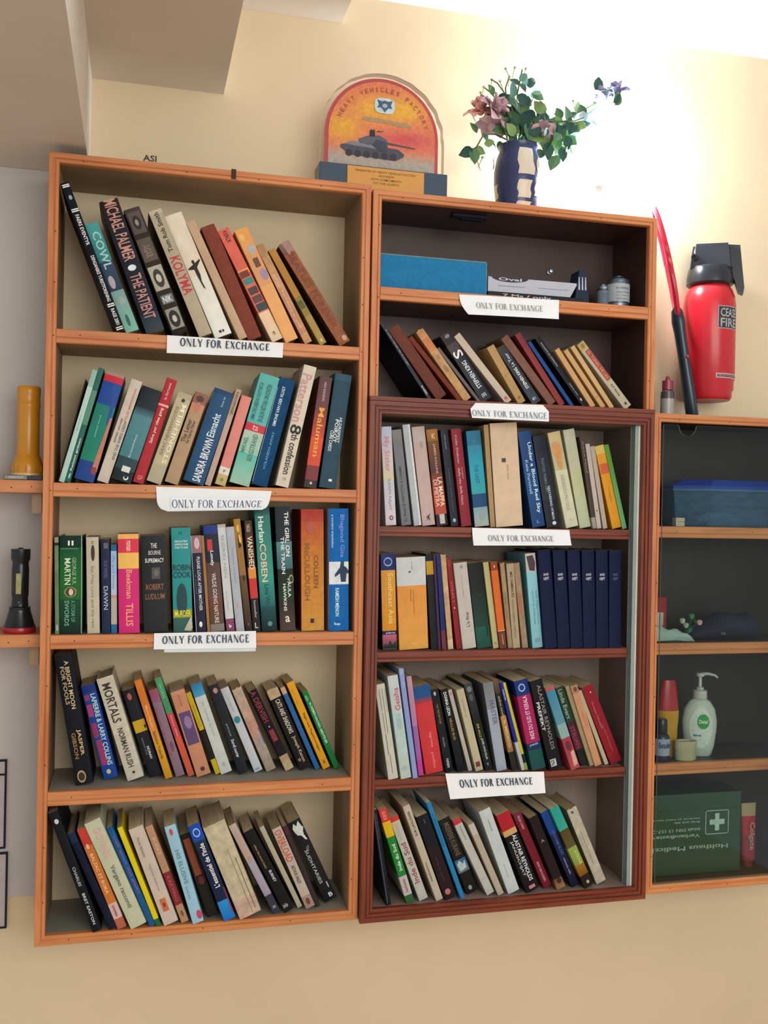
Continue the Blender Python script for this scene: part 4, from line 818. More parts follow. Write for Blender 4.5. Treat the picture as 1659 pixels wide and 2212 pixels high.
('F', 0.8366, 0.9232, -0.7136, 0.0066, 0.1386, 0.021, 0.104, '#6c6064', None, 0, 'narrow grey book just left of the white emblem one, shelf of orange upper right bookcase', [], []),
('F', 0.8448, 0.9232, -0.6229, 0.0243, 0.1598, 0.02, 0.118, '#2c3038', None, 0, 'black horror book with white S emblem, shelf of orange upper right bookcase', [(0, 0.15, '#2c2830'), (0.15, 0.3, '#4c4448')], [('e', 0.3, 0.75, 0.02, 0.07, '#7c7880'), ('t', 'S', 0.1, 0.9, 0.26, 0.36, 'd', '#d8d8dc'), ('t', 'STEPHEN KING', 0.35, 0.75, 0.42, 0.82, 'u', '#d0d4d8'), ('t', 'IE', 0.3, 0.7, 0.9, 0.95, 'd', '#b8bcc4')]),
('F', 0.8963, 0.9232, -0.7215, 0.015, 0.1744, 0.0196, 0.126, '#b8ac9c', None, 0, 'cream book with small red square at foot, shelf of orange upper right bookcase', [], [('r', 0.3, 0.7, 0.92, 0.96, '#b06c70')]),
('F', 0.9235, 0.9232, -0.57, 0.0174, 0.1335, 0.0189, 0.11, '#a88c60', None, 0, 'tan book with small round emblem at foot, shelf of orange upper right bookcase', [], [('e', 0.3, 0.7, 0.88, 0.93, '#8c6c40'), ('t', 'r', 0.3, 0.6, 0.5, 0.53, 'h', '#8c7048')]),
('F', 0.9553, 0.9232, -0.6386, 0.02, 0.1382, 0.0179, 0.11, '#34383f', None, 0, 'black book with white capitals along a grey spine, shelf of orange upper right bookcase', [(0, 0.1, '#403c38'), (0.7, 1, '#3c4450')], [('t', 'La Tour', 0.35, 0.7, 0.12, 0.35, 'u', '#b8bcc0'), ('t', 'STEPHEN KING', 0.35, 0.7, 0.38, 0.74, 'u', '#dcdce0'), ('t', 'E', 0.3, 0.7, 0.9, 0.94, 'h', '#b0b8c0')]),
('F', 0.9915, 0.9232, -0.6934, 0.0176, 0.1719, 0.0176, 0.126, '#7c5c50', None, 1, 'brown faded cloth book, shelf of orange upper right bookcase', [(0, 0.15, '#785848', '#7c5c54')], []),
('F', 1.0134, 0.9232, -0.6265, 0.0131, 0.1751, 0.0152, 0.126, '#843a38', None, 0, 'dull red book beside blue one, shelf of orange upper right bookcase', [(0, 0.2, '#7c3440')], []),
('F', 1.0399, 0.9232, -0.662, 0.008, 0.1627, 0.0177, 0.126, '#164c84', None, 0, 'slim blue paperback, shelf of orange upper right bookcase', [], []),
('F', 1.069, 0.9232, -0.6822, 0.0122, 0.1783, 0.02, 0.126, '#161820', None, 0, 'black book with white serif title, shelf of orange upper right bookcase', [], [('t', 'RACHETE DE ETERNITE', 0.35, 0.6, 0.08, 0.42, 'd', '#a0a4ac'), ('t', 'stephan trian', 0.35, 0.6, 0.66, 0.84, 'd', '#a0a4ac'), ('e', 0.35, 0.65, 0.88, 0.92, '#c0a8a0')]),
('F', 1.085, 0.9232, -0.6333, 0.0114, 0.1438, 0.0161, 0.104, '#b8986c', None, 0, 'first of the thin cream paperbacks, nearest black book, shelf of orange upper right bookcase', [], []),
('F', 1.109, 0.9232, -0.6569, 0.0106, 0.1455, 0.0165, 0.11, '#b8986c', None, 0, 'middle one of the thin cream paperbacks, shelf of orange upper right bookcase', [], [('e', 0.35, 0.65, 0.8, 0.84, '#a07c4c')]),
('F', 1.1299, 0.9232, -0.6454, 0.0102, 0.1557, 0.0182, 0.11, '#bca074', None, 0, 'thin cream paperback touching the red panelled book, shelf of orange upper right bookcase', [], []),
('F', 1.1637, 0.9232, -0.7191, 0.0184, 0.1721, 0.0175, 0.118, '#aca490', None, 0, 'white book with red panel, rightmost, shelf of orange upper right bookcase', [(0, 0.1, '#a8986c')], [('e', 0.3, 0.75, 0.02, 0.08, '#8c742c'), ('r', 0.35, 0.95, 0.12, 0.58, '#9c4c3c'), ('t', 'EL TUNEL DE LAS', 0.5, 0.8, 0.14, 0.56, 'd', '#c88c78'), ('t', 'A.P. Burnie', 0.4, 0.65, 0.64, 0.82, 'd', '#4c5450'), ('e', 0.4, 0.65, 0.92, 0.96, '#3c4440')]),
('G', 0.6469, 0.6705, -0.0725, 0.0221, 0.1967, 0.0229, 0.104, '#bcbcc0', None, 0, 'white book with pink script, leftmost, top shelf of dark right bookcase', [(0, 0.25, '#a8b8c4', '#bcb4bc'), (0.25, 0.55, '#c0b8bc', '#c0c0a0'), (0.55, 1, '#b8b8c4', '#c4bcc0')], [('t', 'My Sister', 0.1, 0.75, 0.1, 0.46, 'd', '#b88c98'), ('t', 'KARIN RAJAT', 0.35, 0.65, 0.53, 0.85, 'd', '#8c909c'), ('e', 0.35, 0.75, 0.9, 0.95, '#7c6468'), ('e', 0.47, 0.63, 0.915, 0.935, '#bcbcc0')]),
('G', 0.6814, 0.6705, -0.1303, 0.0201, 0.1925, 0.0273, 0.118, '#74787c', None, 0, 'grey book with black vertical title, top shelf of dark right bookcase', [(0, 0.1, '#7c7c78')], [('t', 'E.J. Sheryl LE VENTOTTO SI CHIAMO', 0.3, 0.65, 0.38, 0.96, 'u', '#34363a')]),
('G', 0.7064, 0.6705, -0.14, 0.0153, 0.204, 0.0254, 0.126, '#a4acb0', '#8c9090', 0, 'pale grey glossy book with white edge, top shelf of dark right bookcase', [], [('r', 0.7, 1, 0, 1, '#c4c4c4')]),
('G', 0.7249, 0.6705, -0.1367, 0.0271, 0.2001, 0.0278, 0.104, '#b4a09a', None, 0, 'pinkish beige book with tiny figure at foot, top shelf of dark right bookcase', [(0, 0.15, '#a89c94', '#b0a8a4')], [('p', [(0.3, 0.92), (0.5, 0.9), (0.7, 0.88), (0.6, 0.91), (0.65, 0.96), (0.5, 0.93), (0.35, 0.96), (0.45, 0.92)], '#4c4444'), ('e', 0.5, 0.75, 0.15, 0.22, '#989490')]),
('G', 0.7547, 0.6705, -0.1389, 0.0235, 0.1959, 0.025, 0.104, '#7c3c30', None, 0, 'orange and brown book lettered LA MAPPA, top shelf of dark right bookcase', [(0, 0.12, '#9c6c34', '#8c6428'), (0.12, 0.45, '#785028', '#54303c'), (0.45, 0.75, '#6c3c30', '#b86040'), (0.75, 0.88, '#a85040'), (0.88, 1, '#2c2424')], [('t', 'MC', 0.4, 0.7, 0.04, 0.1, 'h', '#d0b488'), ('t', 'JAMES ROLLINS', 0.4, 0.65, 0.15, 0.46, 'd', '#c8a088'), ('t', 'LA MAPPA', 0.5, 0.9, 0.5, 0.8, 'd', '#e0c8b8'), ('t', 'DI PIETRA', 0.1, 0.45, 0.52, 0.8, 'd', '#d8b8a8'), ('r', 0.3, 0.75, 0.88, 0.98, '#b4b0ac')]),
('G', 0.7843, 0.6705, -0.1394, 0.0165, 0.1965, 0.0246, 0.11, '#1f2632', None, 0, 'thin black book beside crimson one, top shelf of dark right bookcase', [], [('t', 'carlo marchi', 0.4, 0.6, 0.05, 0.2, 'd', '#7c8c9c'), ('t', 'l angelo della notte', 0.4, 0.6, 0.4, 0.85, 'd', '#4c5c70'), ('e', 0.3, 0.7, 0.92, 0.96, '#a0a8b0')]),
('G', 0.8063, 0.6705, -0.1354, 0.0217, 0.199, 0.024, 0.126, '#842434', None, 0, 'crimson book with pale lettering, top shelf of dark right bookcase', [], [('t', 'Colin Dubner', 0.3, 0.5, 0.06, 0.36, 'd', '#c89c9c'), ('t', 'delle vita della Neva', 0.25, 0.48, 0.4, 0.78, 'd', '#c8989c'), ('t', 'Luder', 0.6, 0.75, 0.4, 0.52, 'd', '#c08c94')]),
('G', 0.8365, 0.6705, -0.121, 0.0309, 0.1959, 0.0268, 0.118, '#2884a0', '#1c5c7c', 0, 'turquoise sea book beside crimson one, top shelf of dark right bookcase', [(0, 0.15, '#28708c'), (0.15, 0.4, '#2c88a0', '#2c98ac'), (0.4, 0.66, '#2c98b0', '#38989c'), (0.66, 0.8, '#1c4c74'), (0.8, 1, '#7c9ca0', '#a0aaa4')], [('t', 'KISS', 0.4, 0.6, 0.1, 0.24, 'd', '#4c8098'), ('t', 'THE LAST', 0.35, 0.6, 0.35, 0.55, 'd', '#206c84'), ('e', 0.4, 0.7, 0.84, 0.94, '#8c9c9c')]),
('G', 0.8703, 0.6705, -0.0928, 0.0099, 0.21, 0.0269, 0.11, '#a8906c', None, 0, 'thin buff book before the widest cream one, top shelf of dark right bookcase', [], [('r', 0.3, 0.36, 0, 1, '#8c7450'), ('r', 0.65, 0.7, 0, 1, '#8c7450')]),
('G', 0.8823, 0.6705, -0.0874, 0.0592, 0.2133, 0.0259, 0.118, '#c4b098', '#b8a488', 0, 'widest cream book in the row, top shelf of dark right bookcase', [], [('r', 0.35, 0.5, 0.34, 0.38, '#54483c'), ('t', 'dalila meo', 0.52, 0.6, 0.4, 0.55, 'd', '#a49078')]),
('G', 0.9617, 0.6705, -0.1863, 0.0285, 0.2006, 0.024, 0.126, '#1c4c80', '#163c6c', 0, 'blue book lettered Under a Blood Red Sky, top shelf of dark right bookcase', [(0, 0.4, '#1c4878'), (0.4, 1, '#1f5080', '#1c4474')], [('t', 'Under a Blood Red Sky', 0.5, 0.85, 0.12, 0.86, 'd', '#c0d4e4'), ('t', 'Kate Furnivall', 0.2, 0.42, 0.3, 0.65, 'd', '#8cb4d4'), ('t', 'L', 0.4, 0.6, 0.93, 0.96, 'h', '#7ca0c0')]),
('G', 0.9953, 0.6705, -0.19, 0.0296, 0.1931, 0.0277, 0.104, '#1b2230', None, 0, 'dark navy book with grey lettering, top shelf of dark right bookcase', [(0.2, 0.7, '#1f2a38', '#283038')], [('t', 'PASTOR PRIMO LEVI', 0.35, 0.55, 0.25, 0.62, 'd', '#64747c'), ('t', 'VIJAYARKING HYMAN', 0.45, 0.7, 0.55, 0.92, 'd', '#b8bcc0'), ('e', 0.45, 0.75, 0.94, 0.98, '#c8ccd0')]),
('G', 1.0387, 0.6705, -0.2307, 0.0282, 0.203, 0.0272, 0.118, '#aca98c', None, 0, 'cream book with orange brush patch, top shelf of dark right bookcase', [(0, 0.1, '#b8aa80'), (0.4, 1, '#bcbca4')], [('e', 0.1, 0.85, 0.1, 0.28, '#c09060'), ('e', 0.3, 0.7, 0.18, 0.4, '#bc8c4c'), ('t', 'INDIRIZZO PICCOLE', 0.35, 0.6, 0.45, 0.82, 'd', '#98988c'), ('r', 0.3, 0.7, 0.92, 0.925, '#98a090')]),
('G', 1.0702, 0.6705, -0.2066, 0.0257, 0.2096, 0.0278, 0.11, '#a8ae90', None, 0, 'pale green cream book, second of the pair, top shelf of dark right bookcase', [(0, 0.4, '#acae98'), (0.4, 0.7, '#acb08c'), (0.7, 1, '#a8b094')], []),
('G', 1.097, 0.6705, -0.1789, 0.0091, 0.1954, 0.0223, 0.11, '#4c4038', None, 0, 'thin grey brown book, top shelf of dark right bookcase', [(0.88, 1, '#948c84')], [('t', 'SULLA PELLE', 0.4, 0.75, 0.05, 0.4, 'd', '#8c8074')]),
('G', 1.1092, 0.6705, -0.1755, 0.0102, 0.1804, 0.0266, 0.1, '#b0a8a0', None, 4, 'thin white booklet, left of two, top shelf of dark right bookcase', [], [('e', 0.4, 0.6, 0.78, 0.8, '#2c2824')]),
('G', 1.1228, 0.6705, -0.1933, 0.0102, 0.1762, 0.026, 0.1, '#a89c90', None, 4, 'thin beige booklet beside yellow book, top shelf of dark right bookcase', [], []),
('G', 1.145, 0.6705, -0.2544, 0.0213, 0.1793, 0.0272, 0.126, '#c48e24', None, 0, 'yellow book with small red panel, top shelf of dark right bookcase', [(0, 0.1, '#c0ac60'), (0.1, 0.22, '#c49428')], [('r', 0.1, 0.95, 0.22, 0.34, '#b85c3c'), ('t', 'maggie', 0.4, 0.65, 0.5, 0.68, 'd', '#a08030')]),
('G', 1.1673, 0.6705, -0.2573, 0.0106, 0.1831, 0.0254, 0.126, '#5c8c40', '#4c7c38', 0, 'slim green book, rightmost, top shelf of dark right bookcase', [(0, 0.3, '#5c8c3c'), (0.3, 1, '#588c4c', '#6c9c74')], []),
('H', 0.6472, 0.4208, -0.045, 0.0295, 0.1926, 0.0276, 0.11, '#c08c2c', '#1a1c2c', 0, 'yellow and navy guidebook with city photo, leftmost, second shelf of dark right bookcase', [(0, 0.17, '#1c2c68'), (0.17, 0.8, '#c4943c', '#c48c24'), (0.8, 0.84, '#2c2454'), (0.84, 1, '#b4647c', '#2c3c38')], [('e', 0.2, 0.8, 0.035, 0.13, '#8ca0cc'), ('e', 0.26, 0.74, 0.05, 0.115, '#1c2c68'), ('t', 'Southeast Asia', 0.45, 0.8, 0.2, 0.73, 'd', '#dcbc78'), ('t', 'on a shoestring', 0.2, 0.32, 0.25, 0.55, 'd', '#d0a85c'), ('p', [(0, 0.98), (0.2, 0.93), (0.35, 0.96), (0.5, 0.9), (0.7, 0.95), (0.9, 0.91), (1, 0.98)], '#1c2c2c'), ('t', 'planet', 0.25, 0.9, 0.81, 0.835, 'h', '#c0c0d0')]),
('H', 0.6813, 0.4208, -0.0575, 0.061, 0.1856, 0.0268, 0.11, '#c48c44', None, 0, 'very thick orange and white book, second shelf of dark right bookcase', [(0, 0.31, '#b8bcbc'), (0.31, 1, '#c88c44', '#c89850')], [('t', 'paul roberts', 0.5, 0.55, 0.05, 0.14, 'd', '#84847c'), ('e', 0.4, 0.48, 0.15, 0.17, '#4c4c48'), ('t', 'the history wheel', 0.42, 0.48, 0.35, 0.48, 'd', '#8c6430'), ('t', 'a full complete volume', 0.52, 0.57, 0.35, 0.62, 'd', '#8c6838'), ('r', 0.4, 0.6, 0.93, 0.945, '#d0a868')]),
('H', 0.7478, 0.4208, -0.0814, 0.015, 0.1947, 0.0275, 0.104, '#14181f', None, 0, 'black book with yellow band near top, second shelf of dark right bookcase', [(0.08, 0.22, '#b08c30')], []),
('H', 0.7628, 0.4208, -0.079, 0.0056, 0.193, 0.0257, 0.1, '#44304c', None, 4, 'thin plum booklet, second shelf of dark right bookcase', [], []),
('H', 0.7696, 0.4208, -0.0847, 0.0094, 0.1924, 0.0227, 0.126, '#1c2c68', None, 0, 'thin blue book with reddish foot, second shelf of dark right bookcase', [(0.8, 1, '#6c3444')], []),
('H', 0.7841, 0.4208, -0.1076, 0.0115, 0.194, 0.0273, 0.104, '#b49c7c', None, 2, 'cream book with torn foot, second shelf of dark right bookcase', [(0.9, 1, '#c0ac90')], []),
('H', 0.8021, 0.4208, -0.1417, 0.0111, 0.1872, 0.0273, 0.11, '#84202c', None, 0, 'crimson slim book, second shelf of dark right bookcase', [(0, 0.2, '#842028')], [('t', 'VOLES I', 0.3, 0.7, 0.25, 0.48, 'd', '#b85c60'), ('e', 0.35, 0.6, 0.54, 0.56, '#d09c9c'), ('t', 'ivan', 0.35, 0.6, 0.03, 0.1, 'd', '#b45c60')]),
('H', 0.8143, 0.4208, -0.1377, 0.029, 0.1764, 0.023, 0.118, '#b0aca4', None, 0, 'greyish white book with small script title, second shelf of dark right bookcase', [], [('e', 0.45, 0.65, 0.03, 0.07, '#8c8480'), ('t', 'bernard werber', 0.45, 0.53, 0.15, 0.4, 'd', '#98948c'), ('t', "L'a fine", 0.45, 0.7, 0.58, 0.75, 'u', '#64605c')]),
('H', 0.8468, 0.4208, -0.142, 0.0305, 0.1759, 0.0269, 0.126, '#15302a', None, 0, 'black to green book, second shelf of dark right bookcase', [(0, 0.35, '#181c1c', '#182420'), (0.35, 0.75, '#18302a', '#1c4438'), (0.75, 1, '#1a5c4c', '#1c4c44')], [('r', 0.8, 0.88, 0.75, 0.87, '#141a18')]),
('H', 0.8816, 0.4208, -0.1476, 0.0121, 0.1786, 0.0275, 0.126, '#aca67c', None, 0, 'slim pale green cream book, second shelf of dark right bookcase', [], [('t', 'IL', 0.3, 0.7, 0.93, 0.95, 'h', '#5c5c44')]),
('H', 0.8942, 0.4208, -0.1408, 0.015, 0.1796, 0.0222, 0.104, '#c0682c', None, 0, 'orange book with brown ends, second shelf of dark right bookcase', [(0, 0.1, '#8c4424'), (0.8, 1, '#70402c')], [('e', 0.4, 0.6, 0.04, 0.07, '#e0a880'), ('r', 0, 1, 0.79, 0.8, '#d8a078'), ('t', 'gallimard', 0.4, 0.65, 0.84, 0.95, 'u', '#d0a088')]),
('H', 0.9136, 0.4208, -0.1249, 0.01, 0.1776, 0.0262, 0.104, '#94826a', '#84725a', 2, 'worn tan book, left of lettered one, second shelf of dark right bookcase', [(0, 0.3, '#98866c')], [('t', 'old road', 0.3, 0.5, 0.4, 0.65, 'd', '#7c6c54')]),
('H', 0.9239, 0.4208, -0.1053, 0.0161, 0.1754, 0.0249, 0.118, '#a4947a', None, 0, 'tan book with black vertical capitals, second shelf of dark right bookcase', [], [('t', 'MO YAMBACKS', 0.35, 0.7, 0.1, 0.4, 'd', '#2c241c'), ('t', 'HACKIN EAMPELL HORTON', 0.3, 0.6, 0.42, 0.88, 'd', '#7c6c5c')]),
('H', 0.9448, 0.4208, -0.1315, 0.0129, 0.1772, 0.0256, 0.11, '#94806a', None, 2, 'worn tan book next to sky blue one, second shelf of dark right bookcase', [(0.35, 0.6, '#9c7864')], []),
('H', 0.9662, 0.4208, -0.1079, 0.0229, 0.1969, 0.0222, 0.104, '#7cb0b8', '#5c9498', 0, 'sky blue book with dark scribble at top, second shelf of dark right bookcase', [(0, 0.2, '#b0b0ac'), (0.2, 1, '#88b8c4', '#7cacb4')], [('p', [(0.1, 0.03), (0.7, 0.02), (0.9, 0.1), (0.8, 0.19), (0.3, 0.18)], '#4c3c44'), ('t', 'DUCTUS EXERCISE', 0.35, 0.5, 0.4, 0.75, 'd', '#64949c'), ('t', 'RIM DEN HAAG', 0.7, 0.85, 0.4, 0.75, 'd', '#64949c'), ('r', 0.3, 0.75, 0.9, 0.94, '#7c8c9c')]),
('H', 0.9894, 0.4208, -0.0991, 0.0278, 0.2039, 0.012, 0.125, '#0f1c40', None, 1, 'first navy set volume, touching the sky blue book, second shelf of dark right bookcase', [], [('t', 'BAND', 0.3, 0.7, 0.235, 0.26, 'h', '#b8bcc4'), ('t', 'HEFT', 0.28, 0.72, 0.275, 0.305, 'h', '#b8bcc4')]),
('H', 1.0184, 0.4208, -0.0795, 0.0281, 0.2038, 0.012, 0.125, '#0f1c40', None, 1, 'second volume of the navy set, second shelf of dark right bookcase', [], [('t', 'BAND', 0.3, 0.7, 0.235, 0.26, 'h', '#b8bcc4'), ('t', 'HEFT', 0.28, 0.72, 0.275, 0.305, 'h', '#b8bcc4')]),
('H', 1.0475, 0.4208, -0.0607, 0.0283, 0.2039, 0.012, 0.125, '#0f1c40', None, 1, 'third volume of the navy set, second shelf of dark right bookcase', [], [('t', 'BAND', 0.3, 0.7, 0.235, 0.26, 'h', '#b8bcc4'), ('t', 'HEFT', 0.28, 0.72, 0.275, 0.305, 'h', '#b8bcc4')]),
('H', 1.0765, 0.4208, -0.0428, 0.0285, 0.204, 0.012, 0.125, '#0f1c40', None, 1, 'fourth volume of the navy set, second shelf of dark right bookcase', [], [('t', 'BAND', 0.3, 0.7, 0.235, 0.26, 'h', '#b8bcc4'), ('t', 'HEFT', 0.28, 0.72, 0.275, 0.305, 'h', '#b8bcc4')]),
('H', 1.106, 0.4208, -0.0301, 0.0278, 0.2041, 0.012, 0.125, '#0f1c40', None, 1, 'fifth volume of the navy set, second shelf of dark right bookcase', [], [('t', 'BAND', 0.3, 0.7, 0.235, 0.26, 'h', '#b8bcc4'), ('t', 'HEFT', 0.28, 0.72, 0.275, 0.305, 'h', '#b8bcc4')]),
('H', 1.1349, 0.4208, -0.0184, 0.0276, 0.2044, 0.012, 0.125, '#0f1c40', None, 1, 'last navy set volume with faded print, rightmost, second shelf of dark right bookcase', [], [('t', 'BAND', 0.3, 0.7, 0.235, 0.26, 'h', '#5c6480'), ('t', 'HEFT', 0.28, 0.72, 0.275, 0.305, 'h', '#5c6480')]),
('I', 0.6574, 0.1685, -0.1677, 0.0202, 0.1907, 0.002, 0.104, '#b4b4a8', None, 0, 'white book with black vertical lines, leftmost, third shelf of dark right bookcase', [], [('r', 0.34, 0.37, 0.05, 0.28, '#24282c'), ('r', 0.62, 0.65, 0.05, 0.3, '#24282c'), ('r', 0.34, 0.37, 0.3, 0.5, '#24282c'), ('r', 0.6, 0.63, 0.3, 0.52, '#24282c'), ('r', 0.35, 0.39, 0.52, 0.74, '#24282c'), ('r', 0.48, 0.51, 0.74, 0.94, '#24282c'), ('r', 0.88, 0.9, 0.05, 0.3, '#3c4044')]),
('I', 0.6829, 0.1685, -0.1559, 0.0214, 0.2072, 0.002, 0.118, '#a8b8b8', None, 0, 'white book lettered Geisha in red, third shelf of dark right bookcase', [(0, 0.35, '#b0b8b8'), (0.35, 1, '#a4bcbc', '#a8b4ac')], [('t', 'Geisha', 0.35, 0.85, 0.12, 0.34, 'u', '#b45c5c'), ('t', 'roman', 0.3, 0.75, 0.38, 0.52, 'd', '#94a8a0'), ('e', 0.2, 0.8, 0.88, 0.93, '#98a8a8')]),
('I', 0.708, 0.1685, -0.1552, 0.0101, 0.221, 0.0027, 0.14, '#8494bc', None, 0, 'tall lavender blue slim book, third shelf of dark right bookcase', [(0, 0.05, '#8ca0bc')], []),
('I', 0.7241, 0.1685, -0.148, 0.011, 0.2023, 0.019, 0.118, '#b07ca0', None, 0, 'pink and mauve slim book, third shelf of dark right bookcase', [(0, 0.5, '#b08c98', '#a87ca0'), (0.5, 0.85, '#8c6c9c', '#a0609c'), (0.85, 1, '#b04490')], []),
('I', 0.7413, 0.1685, -0.1819, 0.0372, 0.1805, 0.025, 0.104, '#b83c40', None, 0, 'red book with blue top, third shelf of dark right bookcase', [(0, 0.13, '#205484'), (0.13, 0.2, '#2c5074', '#a03c44')], [('t', 'lagrime', 0.5, 0.68, 0.54, 0.71, 'd', '#dc8484'), ('t', 'grandfatto', 0.45, 0.65, 0.76, 0.95, 'd', '#dc7c7c')]),
('I', 0.7867, 0.1685, -0.2148, 0.0168, 0.1735, 0.034, 0.104, '#1a1c20', None, 0, 'black book beside the red one, third shelf of dark right bookcase', [], [('e', 0.3, 0.6, 0.03, 0.08, '#a8a49c'), ('t', 'THE TREE MATHISE', 0.35, 0.6, 0.18, 0.42, 'd', '#8c744c'), ('t', 'alumbia', 0.35, 0.6, 0.58, 0.7, 'd', '#7c8890'), ('t', 'romans', 0.3, 0.6, 0.84, 0.95, 'd', '#b8bcc0')]),
('I', 0.8111, 0.1685, -0.2369, 0.0162, 0.1742, 0.0322, 0.126, '#15181c', None, 0, 'black book lettered in white and gold, third shelf of dark right bookcase', [(0.5, 1, '#131a24')], [('t', 'DONNA LEON', 0.3, 0.7, 0.04, 0.32, 'd', '#d0d4d4'), ('t', 'VEULLES BUD', 0.35, 0.65, 0.35, 0.62, 'd', '#a08c3c')]),
('I', 0.8356, 0.1685, -0.2799, 0.0086, 0.1743, 0.0348, 0.124, '#a8a49c', None, 0, 'thin white book with pink emblem, third shelf of dark right bookcase', [], [('e', 0.3, 0.8, 0.03, 0.07, '#b07c80')]),
('I', 0.8496, 0.1685, -0.2672, 0.0166, 0.1742, 0.0295, 0.11, '#aca68c', None, 0, 'cream book with red square at foot, third shelf of dark right bookcase', [], [('t', 'les racines de', 0.4, 0.6, 0.12, 0.34, 'd', '#8c8870'), ('r', 0.2, 0.75, 0.89, 0.95, '#7c3430')]),
('I', 0.8721, 0.1685, -0.2781, 0.0166, 0.1857, 0.0322, 0.118, '#1e2224', None, 0, 'black book with shaded grey portrait, third shelf of dark right bookcase', [(0, 0.35, '#3c4444', '#24282c')], [('e', 0.2, 0.8, 0.03, 0.1, '#6c7474'), ('e', 0.25, 0.7, 0.12, 0.2, '#545c5c'), ('t', 'ZIE ALLS I', 0.3, 0.55, 0.46, 0.64, 'd', '#b8a83c'), ('t', 'SUPER ONCE SOLAR', 0.4, 0.65, 0.64, 0.88, 'd', '#c0c4c4'), ('t', 'Y', 0.3, 0.6, 0.92, 0.95, 'h', '#a8b0b0')]),
('I', 0.8929, 0.1685, -0.189, 0.0222, 0.1848, 0.0221, 0.126, '#848c98', '#5c6064', 0, 'tall grey silver book lettered MASTER, third shelf of dark right bookcase', [(0, 0.3, '#74787c', '#848890'), (0.3, 1, '#949ca8')], [('t', 'MASTER', 0.35, 0.8, 0.2, 0.48, 'd', '#64687c')]),
('I', 0.9265, 0.1685, -0.2446, 0.0122, 0.1929, 0.0235, 0.11, '#2c2a24', None, 0, 'black and gold narrow book, third shelf of dark right bookcase', [(0, 0.15, '#6c5844', '#4c3c2c'), (0.15, 0.4, '#2a2824'), (0.4, 0.8, '#a88454', '#8c6c48'), (0.8, 1, '#2c2824')], [('t', 'andrea novelle', 0.3, 0.7, 0.18, 0.42, 'd', '#a89c70'), ('t', 'IL MEDICO', 0.3, 0.7, 0.45, 0.75, 'd', '#d0b484')]),
('I', 0.9463, 0.1685, -0.282, 0.0076, 0.1899, 0.0199, 0.126, '#242c84', None, 0, 'thin royal blue book with white foot, third shelf of dark right bookcase', [(0.68, 1, '#a8acb0')], [('t', 'lettres', 0.3, 0.7, 0.08, 0.2, 'd', '#b8bcd8')]),
('I', 0.9552, 0.1685, -0.2878, 0.0064, 0.1889, 0.0227, 0.126, '#b8b03c', None, 0, 'thin lime yellow book, third shelf of dark right bookcase', [(0.82, 0.92, '#1c2434'), (0.92, 1, '#8c9c50')], []),
('I', 0.962, 0.1685, -0.289, 0.0048, 0.1864, 0.0319, 0.104, '#1c4434', None, 0, 'thin dark green book, third shelf of dark right bookcase', [], []),
('I', 0.9668, 0.1685, -0.2362, 0.0309, 0.1909, 0.0129, 0.104, '#94285c', None, 0, 'magenta guidebook with navy top, third shelf of dark right bookcase', [(0, 0.17, '#1c3470'), (0.17, 0.7, '#98285c'), (0.7, 0.78, '#1c3454'), (0.78, 1, '#1c5450', '#1c4c50')], [('e', 0.2, 0.7, 0.04, 0.13, '#8ca8d0'), ('e', 0.28, 0.62, 0.055, 0.115, '#1c3470'), ('t', 'INDE DU SUD ET KERALA', 0.35, 0.65, 0.18, 0.66, 'u', '#d8b8c8'), ('t', 'petit', 0.2, 0.8, 0.705, 0.74, 'h', '#8cb0c8')]),
('I', 1.0041, 0.1685, -0.2631, 0.0279, 0.1925, 0.0061, 0.13, '#111318', None, 0, 'black book lettered PREFEKT, third shelf of dark right bookcase', [], [('t', 'ALASTAIR REYNOLDS', 0.45, 0.75, 0.06, 0.78, 'd', '#84807c'), ('t', 'PREFEKT', 0.12, 0.35, 0.24, 0.56, 'd', '#c8ccd0'), ('r', 0.15, 0.6, 0.88, 0.96, '#b0b4b4'), ('t', 'SF', 0.2, 0.5, 0.89, 0.95, 'h', '#1c1c20')]),
('I', 1.0495, 0.1685, -0.3508, 0.0204, 0.1834, 0.0023, 0.104, '#54889c', None, 0, 'blue and rose book with red foot, third shelf of dark right bookcase', [(0, 0.05, '#a05c5c'), (0.05, 0.45, '#44809c', '#5c8c98'), (0.45, 0.62, '#84a0a0'), (0.62, 1, '#94404c', '#a04c54')], [('e', 0.2, 0.8, 0.66, 0.78, '#6c2c3c'), ('p', [(0.5, 0.8), (0.9, 0.78), (0.9, 0.95), (0.4, 0.97)], '#bc9c8c')]),
('I', 1.0851, 0.1685, -0.3578, 0.0177, 0.1766, 0.0317, 0.118, '#26352c', None, 0, 'dark green book with italic title, third shelf of dark right bookcase', [(0, 0.45, '#344434', '#2c443c'), (0.45, 0.8, '#4c2430', '#5c2838'), (0.8, 1, '#1c2420')], [('t', 'Linda Evers', 0.2, 0.7, 0.03, 0.4, 'd', '#8ca88c'), ('t', 'STELIAN', 0.2, 0.7, 0.5, 0.78, 'd', '#8c4454')]),
('I', 1.1037, 0.1685, -0.3435, 0.0091, 0.1797, 0.0268, 0.126, '#948c6c', None, 0, 'pale olive book with dark smudges, third shelf of dark right bookcase', [], []),
('I', 1.1132, 0.1685, -0.3421, 0.0161, 0.1807, 0.0227, 0.126, '#b48c6c', None, 0, 'peach book with red stain near the red one, third shelf of dark right bookcase', [(0, 0.1, '#a08064')], [('e', 0.3, 0.8, 0.02, 0.08, '#7c3c2c'), ('e', 0.4, 0.8, 0.3, 0.55, '#b87c64')]),
('I', 1.1401, 0.1685, -0.3957, 0.0089, 0.1716, 0.0305, 0.126, '#aca48c', None, 0, 'thin cream book touching the red hardcover, third shelf of dark right bookcase', [], []),
